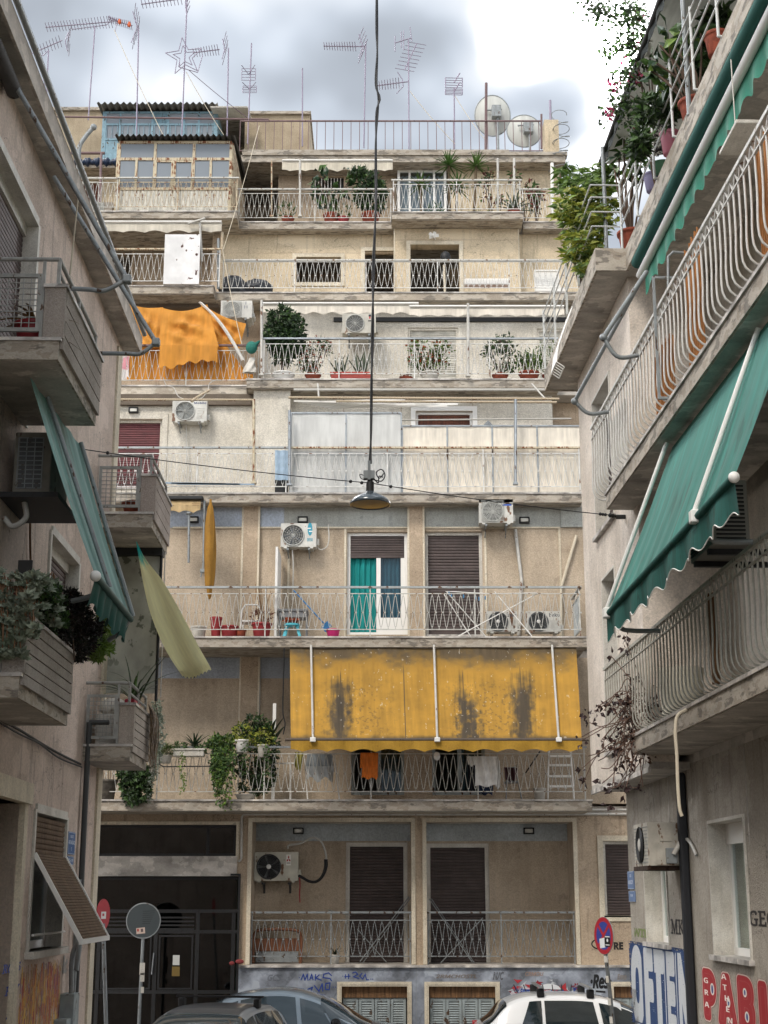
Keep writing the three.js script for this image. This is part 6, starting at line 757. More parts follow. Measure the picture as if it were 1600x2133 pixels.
single('roof_post', 'thick brown post in front of the larger satellite dish', 'post', [bar(at(1012, 325, 36.8), at(1013, 173, 36.8), .04, 7)], C.brownRail); single('roof_post', 'grey post standing on the pillar at the right end of the roof', 'post', [bar(at(1147, 252, 37), at(1146, 209, 37), .035, 7)], am); single('roof_post', 'thin brown post at the right end of the roof railing', 'post', [bar(at(1128, 310, 36.7), at(1128, 238, 36.7), .03, 7)], C.brownRail);
for (const [x, y, rx, ry, D, l] of [[1026, 241, 37, 47, 38.5, 'larger grey satellite dish seen from behind on the roof'], [1092, 273, 36, 37, 38, 'smaller grey satellite dish seen from behind beside the larger one']]) { const c = at(x, y, D), r = at(x + rx, y, D).x - c.x, k = ry / rx, d = thing('satellite_dish', l, 'satellite dish', V(c.x, c.y - r * k, c.z), { group: 'satellite dishes seen from behind' }); const dish = new THREE.SphereGeometry(r * 1.6, 40, 12, 0, 6.2832, 0, .675).rotateX(Math.PI / 2).translate(0, 0, -r * 1.25).scale(1, k, .7).translate(c.x, c.y, c.z); part('dish', [dish], M(0xc6c8c3, { t: 'fabric', s: 2.6, r: .6 }), d); part('rim', [new THREE.TorusGeometry(r, .018, 6, 50).scale(1, k, 1).translate(c.x, c.y, c.z)], C.galv, d); part('mount', [bar(V(c.x + .12, c.y - .1, c.z + .3), V(c.x + .12, SY.R, c.z + .3), .035, 7), rbox(c.x - .05, c.x + .22, c.y - .25, c.y + .12, c.z + .2, c.z + .42, .02), bar(V(c.x - .2, c.y + .06, c.z + .2), V(c.x + .25, c.y + .06, c.z + .25), .025, 6)], C.galv, d); }
{ const pts = []; for (let i = 0; i < 90; i++) { const t = i / 89, a = t * 2 * Math.PI * 7.5, c = at(1164 + 6 * Math.sin(t * 4), lerp(240, 350, t), 36.7); pts.push(V(c.x + .22 * Math.cos(a), c.y + .12 * Math.sin(a * .5), c.z + .22 * Math.sin(a))); } single('barbed_wire', 'coil of barbed wire hanging at the right end of the roof', 'wire', [tube(pts, .010, { n: 360, seg: 4 })], C.galv); }
{ const sag = (a, b, s) => tube(Array.from({ length: 9 }, (_, i) => { const t = i / 8, p = a.clone().lerp(b, t); p.y -= s * 4 * t * (1 - t); return p; }), .009, { n: 24, seg: 4 }); const Wd = (l, a, b, s = .05, m = C.trim) => single('stay_wire', l, 'wire', [sag(at(...a), at(...b), s)], m, { group: 'stay wires of the rooftop aerials' });
  Wd('stay wire from the orange capped aerial down toward the enclosure roof', [238, 62, 37.2], [345, 292, 36]); Wd('stay wire from the tallest mast down to the enclosure roof', [388, 150, 37], [472, 290, 37]); Wd('stay wire from the tallest mast to the panel aerial mast', [392, 145, 37], [515, 245, 38], .03, amB); Wd('stay wire from the crossing aerials down to the roof railing', [854, 190, 37.4], [948, 300, 37]); Wd('stay wire from the grid aerial to the satellite dishes', [948, 200, 37.6], [1010, 290, 37]); Wd('loose white cord hanging from the roof to the fifth floor terrace', [540, 262, 36.6], [465, 520, 31.6], .1); Wd('loose cord hanging down past the ochre cloth', [464, 520, 31.6], [505, 722, 30.2], .1); }
// ---------- leaves ----------
const LM = {};
const green = (hex, tr = .3) => LM[hex + tr] ??= M(hex, { t: 'leaf', s: .37, r: .6, tr });
const G = { dark: green(0x2f4a26), mid: green(0x52783a), light: green(0x84a548), yel: green(0xb4bc4c), grey: green(0x7c8c80), silver: green(0xb4bfbb, .15), purple: green(0x3d3239), red: green(0x7d3a30), ficus: green(0x2c4a27, .15), dry: green(0x8d6a3c), pinkF: green(0xc8337a, .4), orangeF: green(0xd0602c, .3), rubber: M(0x34523a, { r: .35, t: 'leaf', s: .3 }) };
const stemM = M(0x57463a, { r: .9 });
function leafGeo(list) {
  const p = [], n = 12 * list.length; let k = 0; const P = new Float32Array(n * 3);
  const a = V(), b = V(), c = V(), s = V(), m = V();
  for (const { o, d, l, w, r = rnd() * 6.28, c: curl = .15 } of list) {
    const dir = d.clone().normalize(); s.set(Math.cos(r), .2, Math.sin(r)).cross(dir); if (s.lengthSq() < 1e-4) s.set(1, 0, 0); s.normalize(); const nn = V().crossVectors(dir, s);
    const Bp = o, Tp = o.clone().addScaledVector(dir, l).addScaledVector(nn, -curl * l), mid = o.clone().addScaledVector(dir, l * .45).addScaledVector(nn, curl * l * .35), Lp = mid.clone().addScaledVector(s, w / 2).addScaledVector(nn, w * .12), Rp = mid.clone().addScaledVector(s, -w / 2).addScaledVector(nn, w * .12);
    for (const q of [Bp, Lp, mid, Bp, mid, Rp, Lp, Tp, mid, mid, Tp, Rp]) { P[k++] = q.x; P[k++] = q.y; P[k++] = q.z; }
  }
  const g = new THREE.BufferGeometry(); g.setAttribute('position', new THREE.BufferAttribute(P, 3)); g.computeVertexNormals(); return g;
}
const rdir = (up = 0) => V(rr(-1, 1), rr(-1, 1) + up, rr(-1, 1)).normalize();
// leaves of one clump: an uneven ellipsoid, denser toward its skin
function clump(c, R, n, l, w, o = {}) { const out = []; for (let i = 0; i < n; i++) { const q = rdir(), k = Math.cbrt(rr(.12, 1)) * (1 + .22 * Math.sin(q.x * 5 + c.x * 9) * Math.sin(q.y * 6 + c.y * 7)); const p = V(c.x + q.x * R.x * k, c.y + q.y * R.y * k, c.z + q.z * R.z * k); const d = q.clone().multiplyScalar(.8).add(rdir(o.up ?? .1)); d.y -= o.droop ?? 0; out.push({ o: p, d, l: l * rr(.45, 1.4), w: w * rr(.55, 1.3), c: o.curl ?? rr(.02, .3) }); } return out; }
function trail(path, n, l, w, spread = .05) { const cv = new THREE.CatmullRomCurve3(path), out = []; for (let i = 0; i < n; i++) { const p = cv.getPoint(rnd()); p.add(V(rr(-spread, spread), rr(-spread, spread), rr(-spread, spread))); out.push({ o: p, d: V(rr(-1, 1), rr(-1.2, .3), rr(-.4, 1)), l: l * rr(.6, 1.2), w: w * rr(.7, 1.2) }); } return out; }
function blade1(o, az, len, wid, lift, bend, tw = 0) { const N = 8; return grid(2, N, (u, v) => { const t = v, s = Math.sin(az), c = Math.cos(az), rad = len * (t * Math.cos(lift) + bend * t * t * .5), y = len * (t * Math.sin(lift) - bend * t * t * .75), hw = wid * .5 * (t < .12 ? .7 + t * 2.5 : Math.pow(1 - t, .6) * 1.06), k = (u - .5) * 2; return V(o.x + c * rad - s * hw * k, o.y + y + Math.abs(k) * hw * .35, o.z + s * rad + c * hw * k); }, false); }
function rosette(parent, mat, o, n, len, wid, l0, l1, bend) { for (let i = 0; i < n; i++) { const t = (i + .5) / n; part('leaf', [blade1(o, i * 2.4 + rr(-.3, .3), len * rr(.75, 1.1), wid, lerp(l0, l1, t) + rr(-.1, .1), bend * rr(.5, 1.3))], mat, parent); } }
function potGeo(c, r, h, rim = .12) { return new THREE.LatheGeometry([[0, 0], [r * .72, 0], [r * .94, h * (1 - rim)], [r * 1.04, h * (1 - rim)], [r * 1.06, h], [r * .93, h], [r * .9, h * .9]].map(p => new THREE.Vector2(...p)), 24).translate(c.x, c.y, c.z); }
function plant(name, label, c, o = {}) { const t = thing(name, label, o.cat ?? 'plant', c, { f: o.f, group: o.group }); if (o.pot) { part('pot', [potGeo(c, o.pot[0], o.pot[1])], o.pm ?? C.terra, t); part('soil', [new THREE.CircleGeometry(o.pot[0] * .9, 18).rotateX(-Math.PI / 2).translate(c.x, c.y + o.pot[1] * .9, c.z)], C.soil, t); } return t; }
const fol = (t, m, list, nm = 'foliage') => { const q = part(nm, [leafGeo(list)], m, t); if (nm === 'flowers') q.userData.kind = 'stuff'; return q; };
const stems = (t, list, r = .012, m = stemM) => part('stem', list.map(p => tube(p, r, { n: p.length * 4, seg: 5 })), m, t);
const pm = (x, y, D) => at(x, y, D);

// ---------- sixth floor plants ----------
{
  const y6 = SY[6], D = 34.95; let c = V(X(690, 450, D), y6, -D);
  let t = plant('rubber_plant', 'big leaved rubber plant climbing left of the bushy ficus on the sixth floor', c, { pot: [.2, .35] }); const R = []; for (const [x, y, n] of [[672, 360, 7], [665, 378, 6], [690, 400, 9], [715, 395, 8], [660, 405, 7], [700, 420, 8], [680, 430, 6], [728, 380, 8], [735, 360, 6]]) { const p = pm(x, y, D); R.push([c.clone().add(V(0, .3, 0)), c.clone().lerp(p, .5).add(V(0, .2, 0)), p]); for (let i = 0; i < n; i++) part('leaf', [leafGeo([{ o: p.clone().add(V(rr(-.14, .14), rr(-.12, .12), rr(-.1, .1))), d: rdir(.1), l: .32, w: .17 }])], i % 2 ? G.mid : G.rubber, t); } stems(t, R);
  c = V(X(772, 450, D), y6, -D); t = plant('ficus_bush', 'dense bushy ficus beside the hanging cable on the sixth floor', c, { pot: [.24, .36] }); const L = []; for (const [x, y, rx, ry] of [[765, 375, 22, 22], [782, 395, 20, 26], [755, 410, 18, 22], [778, 425, 22, 18], [745, 360, 12, 10], [795, 402, 10, 14]]) { const p = pm(x, y, D); L.push(...clump(p, V(rx / 78, ry / 76, .25), rx * ry * 1.0 | 0, .11, .06)); } fol(t, G.ficus, L.filter((_, i) => i % 3)); fol(t, G.mid, L.filter((_, i) => !(i % 3))); stems(t, [[c, pm(768, 420, D), pm(765, 380, D)]], .03);
  for (const [x, y, r, tx, n, lab] of [[935, 342, 30, 938, 34, 'tallest yucca with a spiky head at the sixth floor glazed door'], [876, 384, 26, 878, 28, 'low yucca with a spiky head at the left of the sixth floor glazed door'], [992, 344, 28, 986, 30, 'tall thin yucca right of the tallest one on the sixth floor'], [952, 388, 30, 950, 32, 'broad yucca with a low spiky head in front of the tallest one']]) { const p = pm(x, y, 35.2), b = V(X(tx, 450, 35.2), y6, -35.2); t = plant('yucca', lab, b, { pot: [.18, .3], group: 'yuccas on the sixth floor' }); part('trunk', [bar(b.clone().add(V(0, .2, 0)), p, .035, 8)], M(0x8b7a62, { t: 'edge', s: .5 }), t); rosette(t, green(r > 28 ? 0x5f8a45 : 0x6f9450), p.clone().add(V(0, -.05, 0)), n + 12, r / 60, .06, -.5, 1.45, .2); }
  c = V(X(1072, 446, 34.4), y6, -34.42); t = plant('aloe', 'grey green aloe in a terracotta pot on the sixth floor slab', c, { pot: [.17, .2] }); rosette(t, G.grey, c.clone().add(V(0, .2, 0)), 20, .62, .09, .3, 1.4, .35);
  for (const [x, y, rx, ry, lab] of [[1025, 392, 20, 26, 'reddish brown shrub left of the two grey awning posts'], [1092, 396, 24, 30, 'sparse reddish shrub right of the two grey awning posts'], [1118, 415, 8, 22, 'small orange red shrub at the right end of the sixth floor']]) { c = V(X(x, 450, 35.3), y6, -35.3); t = plant('red_shrub', lab, c, { pot: [.14, .25] }); const L = [], S = []; for (let i = 0; i < 7; i++) { const p = pm(x + rr(-rx, rx), y + rr(-ry, ry), 35.3 + rr(-.1, .1)); S.push([c.clone().add(V(0, .2, 0)), c.clone().lerp(p, .6).add(V(rr(-.1, .1), .1, 0)), p]); L.push(...clump(p, V(.13, .11, .12), 22, .13, .06)); } stems(t, S, .01); fol(t, G.red, L.filter((_, i) => i % 2)); fol(t, G.mid, L.filter((_, i) => !(i % 2))); }
  for (const [x, r, lab, m] of [[715, .15, 'small pink flower pot behind the sixth floor rail', C.plasticR], [905, .2, 'wide terracotta bowl under the low yuccas', C.terra], [600, .16, 'terracotta pot at the left end of the sixth floor plants', C.terra]]) { c = V(X(x, 452, 34.9), y6, -34.9); t = plant('potted_plant', lab, c, { pot: [r, .24], pm: m }); fol(t, G.mid, clump(c.clone().add(V(0, .42, 0)), V(.22, .2, .16), 110, .13, .03, { up: .8 })); }
  c = V(X(1030, 440, 34.9), y6, -34.9); t = plant('grass_plant', 'row of low grassy leaves behind the sixth floor rail left of the aloe', c); const bl = []; for (let i = 0; i < 90; i++) bl.push(blade1(c.clone().add(V(rr(-.7, .45), 0, rr(-.1, .1))), rnd() * 6.3, rr(.4, .8), .02, 1.3, .4)); part('foliage', bl, G.light, t);
}
// ---------- fifth floor clutter ----------
{
  const y5 = SY[5], bag = (px, r, h, lab) => { const c = V(X(px, 600, 32.4), y5, -32.42), g = new THREE.IcosahedronGeometry(1, 5), p = g.attributes.position; for (let i = 0; i < p.count; i++) { const v = V(p.getX(i), p.getY(i), p.getZ(i)), k = 1 + .10 * (fbm((Math.atan2(v.z, v.x) + 3.15) / 6.3, v.y * .5 + .5, 12, 6, px, 4) - .5) * 4 * .5; p.setXYZ(i, c.x + v.x * r * k, c.y + h * .46 + (v.y > .75 ? v.y * 1.12 : v.y) * h * .5 * k, c.z + v.z * r * .7 * k); } g.computeVertexNormals(); single('rubbish_bag', lab, 'rubbish bag', [g], M(0x22252c, { r: .35 }), { group: 'rubbish bags on the fifth floor' }); };
  bag(484, .33, .55, 'black rubbish bag beside the old pipes on the fifth floor'); bag(536, .38, .45, 'black rubbish bag lying right of another bag on the fifth floor'); bag(505, .25, .34, 'small black rubbish bag between the two larger ones');
  const D = 31.62; single('white_board', 'white scratched door panel standing on the dark fifth floor terrace', 'panel', [box(X(342, 540, D), X(416, 540, D), y5, Y(488, D), -D - .04, -D)], texM(dtex(256, (u, v) => { const k = .88 + (fbm(u, v, 4, 4, 2, 4) - .5) * .15, d = sst(.74, .78, fbm(u, v, 6, 5, 51, 3)); return [lerp(k, .3, d), lerp(k, .2, d), lerp(k, .18, d)]; })));
  const r = RC(1113, 563, 1165, 612, 32.5); single('leaning_board', 'white slatted board leaning on the right end of the fifth floor', 'board', [...frame4(r, .04, -32.5, -32.46), ...Array.from({ length: 10 }, (_, i) => box(r.x0 + .04, r.x1 - .04, lerp(r.y0 + .05, r.y1 - .05, i / 10), lerp(r.y0 + .05, r.y1 - .05, (i + .9) / 10), -32.5, -32.48)), box(r.x0, r.x1 + .1, r.y0 - .02, r.y0 + .06, -32.44, -32.3)], C.white);
  const q = RC(967, 588, 1062, 598, 32.7); single('radiator', 'white panel radiator lying on stacked planks on the fifth floor', 'radiator', [rbox(q.x0, q.x1, q.y0, q.y1 + .04, -32.8, -32.55, .03), ...[.1, .3, .7, .9].map(k => box(lerp(q.x0, q.x1, k) - .02, lerp(q.x0, q.x1, k) + .02, q.y1, q.y1 + .08, -32.7, -32.66))], C.white); single('plank_stack', 'stack of reddish planks under the radiator on the fifth floor', 'planks', [0, 1, 2].map(i => box(X(962 + i * 3, 600, 32.7), X(1088 - i * 8, 600, 32.7), y5 + i * .06, y5 + i * .06 + .05, -32.85, -32.5)), M(0xa8623d, { t: 'wood', s: .7 }));
  for (const [px, m, lab] of [[455, C.galv, 'grey steel pipe standing at the fifth floor step'], [461, C.rustM, 'rusty pipe standing at the fifth floor step']]) single('standing_pipe', lab, 'pipe', [bar(V(X(px, 600, 31.9), y5, -31.9), at(px + (m === C.galv ? 0 : 2), m === C.galv ? 497 : 484, 31.9), .035, 7)], m);
  const f = at(903, 492, 34.4); single('wall_flower', 'white metal flower lamp above the big fifth floor opening', 'wall lamp', [...Array.from({ length: 5 }, (_, i) => { const a = i * 1.257; return flat(V(f.x, f.y, f.z), V(f.x + .13 * Math.cos(a), f.y + .10 * Math.sin(a), f.z + .06), .08, .015); }), new THREE.SphereGeometry(.035, 8, 6).translate(f.x, f.y, f.z + .05)], C.white);
  const s = V(X(928, 606, 33.6), y5, -33.6); const lt = thing('floor_stand', 'stand with a dark hood inside the big fifth floor opening', 'stand', s); part('pole', [bar(s, at(925, 553, 33.6), .03, 7)], C.trim, lt); part('hood', [new THREE.SphereGeometry(.14, 12, 8).scale(1, 1.2, 1).translate(at(928, 537, 33.6).x, at(928, 537, 33.6).y, -33.6)], C.iron, lt);
}
// ---------- fourth floor plants ----------
{
  const y4 = SY[4], D = 30.02; let c = V(X(590, 783, D), y4, -D), t = plant('ficus_tree', 'round dark ficus tree in a white pot on the fourth floor balcony', c, { pot: [.24, .22], pm: C.white, cat: 'tree' }); part('trunk', [tube([c.clone().add(V(0, .15, 0)), pm(588, 750, D), pm(592, 715, D)], .03, { n: 12 }), tube([pm(588, 750, D), pm(575, 700, D)], .02, { n: 6 }), tube([pm(590, 740, D), pm(612, 700, D)], .02, { n: 6 })], stemM, t);
  const L = []; for (const [x, y, rx, ry] of [[582, 665, 24, 20], [608, 680, 24, 26], [570, 695, 18, 24], [595, 700, 26, 26], [620, 705, 16, 18], [578, 722, 20, 14], [605, 725, 22, 12], [593, 650, 14, 12], [590, 742, 18, 14]]) L.push(...clump(pm(x, y, D), V(rx / 92, ry / 90, .24), rx * ry * 1.05 | 0, .10, .055, { droop: .5 })); fol(t, G.ficus, L.filter((_, i) => i % 4)); fol(t, G.mid, L.filter((_, i) => !(i % 4)));
  const bush = (lab, px, py, rx, ry, n, m, m2, o = {}) => { const c = V(X(px, 784, D), y4, -D), t = plant(o.name ?? 'balcony_shrub', lab, c, { pot: o.pot ?? [.17, .2], pm: o.pm }); const L = [], S = []; for (let i = 0; i < n; i++) { const p = pm(px + rr(-rx, rx), py + rr(-ry, ry), D + rr(-.12, .12)); S.push([c.clone().add(V(0, .15, 0)), c.clone().lerp(p, .55).add(V(rr(-.05, .05), .05, 0)), p]); L.push(...clump(p, V(.13, .12, .11), o.k ?? 34, o.l ?? .085, o.w ?? .04)); } stems(t, S, .007); fol(t, m, L.filter((_, i) => i % 2)); fol(t, m2, L.filter((_, i) => !(i % 2))); if (o.fl) fol(t, o.fl, L.filter((_, i) => i % 9 === 0).map(q => ({ ...q, o: q.o.clone().add(V(0, .02, .05)), l: .07, w: .06 })), 'flowers'); return t; };
  bush('feathery green bush right of the round ficus tree', 652, 742, 30, 36, 22, G.mid, G.dark, { fl: green(0xc06a50), w: .025 }); bush('flowering shrub in a white basket pot in the middle of the fourth floor', 895, 742, 38, 26, 20, G.mid, G.light, { fl: G.orangeF, pot: [.2, .24], pm: C.whiteD }); bush('tall loose shrub in a terracotta pot right of the middle awning post', 1042, 732, 26, 34, 16, G.mid, G.dark, {}); bush('compact bright green plant in a terracotta pot on the fourth floor', 1102, 752, 20, 14, 14, G.light, G.mid, { pot: [.22, .24], l: .1 }); bush('feathery plant at the right end of the fourth floor rail', 1146, 745, 18, 24, 14, G.light, G.mid, { w: .02 });
  c = V(X(731, 784, D - .1), y4, -D + .1); t = thing('aloe_planter', 'long red planter of aloes on the fourth floor balcony', 'planter', c); const x0 = X(690, 780, D - .1), x1 = X(773, 780, D - .1); part('trough', [rbox(x0, x1, y4, y4 + .2, -D, -D + .2, .02), rbox(x0 - .02, x1 + .02, y4 + .16, y4 + .2, -D - .02, -D + .22, .01)], M(0xa9473d, { r: .6 }), t); for (const p of [703, 717, 745, 760]) rosette(t, G.grey, V(X(p, 770, D), y4 + .2, -D + .1), 9, .5, .06, .8, 1.5, .15);
  c = V(X(847, 785, D), y4, -D + .1); t = plant('potted_plant', 'small red bowl with low plant left of the white basket pot', c, { pot: [.13, .1] }); fol(t, G.red, clump(c.clone().add(V(0, .12, 0)), V(.15, .06, .1), 60, .07, .04)); c = at(1046, 722, 30.6); single('wreath', 'dark round wreath hung behind the tall loose shrub', 'wreath', [new THREE.TorusGeometry(.13, .035, 8, 24).translate(c.x, c.y, c.z)], M(0x3a2c22, { r: .9 }));
}
// ---------- third and second floor things ----------
{
  const D = 28.02; single('blue_towel', 'pale blue towel hung over the third floor rail left of the grey screen', 'towel', [grid(10, 16, (u, v) => { const p = at(lerp(573, 600, u), lerp(1000, 938, v), D - .1); p.z += .015 * Math.sin(u * 12); return p; })], M(0xa9c0d4, { t: 'fabric', s: .5 })); single('dark_crate', 'dark crate behind the pale blue towel', 'crate', [rbox(X(574, 985, 28.3), X(600, 985, 28.3), SY[3], SY[3] + .5, -28.5, -28.2, .01)], C.iron); const bp = at(1017, 882, 28.6); single('parasol_top', 'grey pointed parasol top behind the cream canvas screen', 'parasol', [new THREE.ConeGeometry(.28, .3, 8, 1, true).translate(bp.x, bp.y - .08, bp.z), bar(V(bp.x, SY[3], bp.z), bp, .02, 6)], M(0x7f8486, { t: 'fabric', s: .5 })); single('folded_slats', 'thin blue grey slats lying along the third floor rail', 'slats', [0, 1, 2].map(i => flat(at(345 + i * 12, 1006 + i, 27.9), at(470 + i * 30, 1008 + i * .6, 27.9), .03, .02)), M(0x8fa2b4, { r: .6 }));
  const y2 = SY[2], E = 27.35, px = p => X(p, 1310, E), pot = (p, r, h, m, lab, nm = 'flower_pot') => single(nm, lab, nm === 'flower_pot' ? 'pot' : 'bucket', [potGeo(V(px(p), y2, -E), r, h)], m);
  pot(414, .15, .24, C.whiteD, 'white plastic bucket behind the tip of the yellow cloth on the second floor', 'bucket'); pot(450, .11, .42, C.plasticR, 'tall red plant pot beside the white bucket'); pot(478, .17, .25, C.plasticR, 'wide red plant pot right of the tall red one'); pot(502, .1, .18, C.terra, 'small terracotta pot beside the white chair frame'); pot(694, .13, .19, M(0xd02a78, { r: .4 }), 'bright pink bucket left of the teal curtain', 'bucket'); pot(437, .12, .05, C.terra, 'flat red saucer in front of the tall red pot');
  let c = V(px(545), y2, -E), t = plant('potted_plant', 'dry reddish plant in a dark red pot left of the grey table', c, { pot: [.19, .3], pm: C.plasticR }); stems(t, Array.from({ length: 14 }, () => { const p = at(rr(525, 568), rr(1215, 1275), E + rr(-.1, .1)); return [c.clone().add(V(0, .25, 0)), c.clone().lerp(p, .5).add(V(rr(-.06, .06), .1, 0)), p]; }), .006, M(0x8d6f4f, { r: .9 })); fol(t, G.red, clump(c.clone().add(V(0, .42, 0)), V(.2, .16, .15), 150, .1, .02, { up: .6 }));
  { const g = polyline([V(px(500), y2, -E), V(px(503), y2 + .55, -E), V(px(510), y2 + .66, -E), V(px(535), y2 + .66, -E), V(px(543), y2 + .55, -E), V(px(541), y2 + .3, -E)], .016, 6); single('white_chair', 'white tubular chair frame among the second floor pots', 'chair', [...g, box(px(502), px(541), y2 + .34, y2 + .37, -E - .35, -E), bar(V(px(541), y2 + .35, -E), V(px(541), y2, -E - .05), .016, 6), bar(V(px(503), y2 + .35, -E - .33), V(px(503), y2, -E - .35), .016, 6)], C.white); }
  { const x0 = px(582), x1 = px(638), h = .58; single('grey_table', 'grey folding table on the second floor balcony', 'table', [rbox(x0 - .03, x1 + .03, y2 + h - .05, y2 + h, -E - .4, -E + .05, .015), box(x0, x1, y2 + h - .16, y2 + h - .05, -E - .36, -E + .02), ...[[x0, 0], [x1, 0], [x0, -.36], [x1, -.36]].map(([x, z]) => bar(V(x, y2, -E + z), V(x, y2 + h - .05, -E + z), .014, 6))], M(0x8e9092, { r: .5 })); }
  { const cx = px(610), z = -E + .18, s = thing('stool', 'small turquoise stool in front of the grey table', 'stool', V(cx, y2, z)); const m = M(0x4fb3c4, { r: .45 }); part('seat', [new THREE.CylinderGeometry(.15, .15, .035, 24).translate(cx, y2 + .24, z)], m, s); for (const [a, b] of [[-1, 1], [1, 1], [-1, -1], [1, -1]]) part('leg', [flat(V(cx + a * .15, y2, z + b * .08), V(cx + a * .09, y2 + .23, z + b * .06), .05, .02)], m, s); c = V(cx, y2 + .258, z); t = plant('flower_bowl', 'bowl of orange flowers on the turquoise stool', c, { pot: [.11, .07], pm: C.terra }); fol(t, G.orangeF, clump(c.clone().add(V(0, .08, 0)), V(.14, .04, .1), 90, .05, .04)); }
  { const a = at(612, 1230, E + .15), b = at(676, 1300, E + .15); single('broom', 'blue handled broom leaning right of the grey table', 'broom', [bar(a, b, .014, 6), flat(b, b.clone().add(V(.08, -.1, .02)), .16, .05)], M(0x3b7fb8, { r: .5 })); }
  single('partition_post', 'white upright partition edge standing left of the grey table', 'post', [box(X(573, 1230, 27.3), X(578, 1230, 27.3), y2, Y(1140, 27.3), -28.2, -27.25)], C.white);
  { const D2 = 27.4, p = (x, y, d = 0) => at(x, y, D2 + d), A = thing('drying_rack', 'white folding drying rack in front of the dark shutter on the second floor', 'drying rack', V(X(1020, 1318, D2), y2, -D2)); const g = [[[930, 1232], [1018, 1318]], [[1120, 1236], [950, 1318]], [[925, 1238], [985, 1318]], [[1030, 1232], [1105, 1318]]].map(([a, b], i) => bar(p(...a, -.3 * (i % 2)), V(p(...b).x, y2, -D2 + .35 * (i % 2)), .011, 6)); for (let i = 0; i < 8; i++) g.push(bar(p(928 + i * 2, 1232, -.45 + i * .13), p(1018 + i * 2, 1237, -.45 + i * .13), .005, 4), bar(p(1026, 1237, -.45 + i * .13), p(1118, 1234, -.45 + i * .13), .005, 4)); part('frame', g, C.white, A); part('clothes_peg', [[940, 1240], [965, 1243], [990, 1245], [997, 1248], [935, 1236], [1010, 1246]].map(([x, y]) => box(p(x, y).x - .012, p(x, y).x + .012, p(x, y).y - .05, p(x, y).y + .02, -D2 + .1, -D2 + .12)), M(0x3f86b8, { r: .5 }), A); }
}
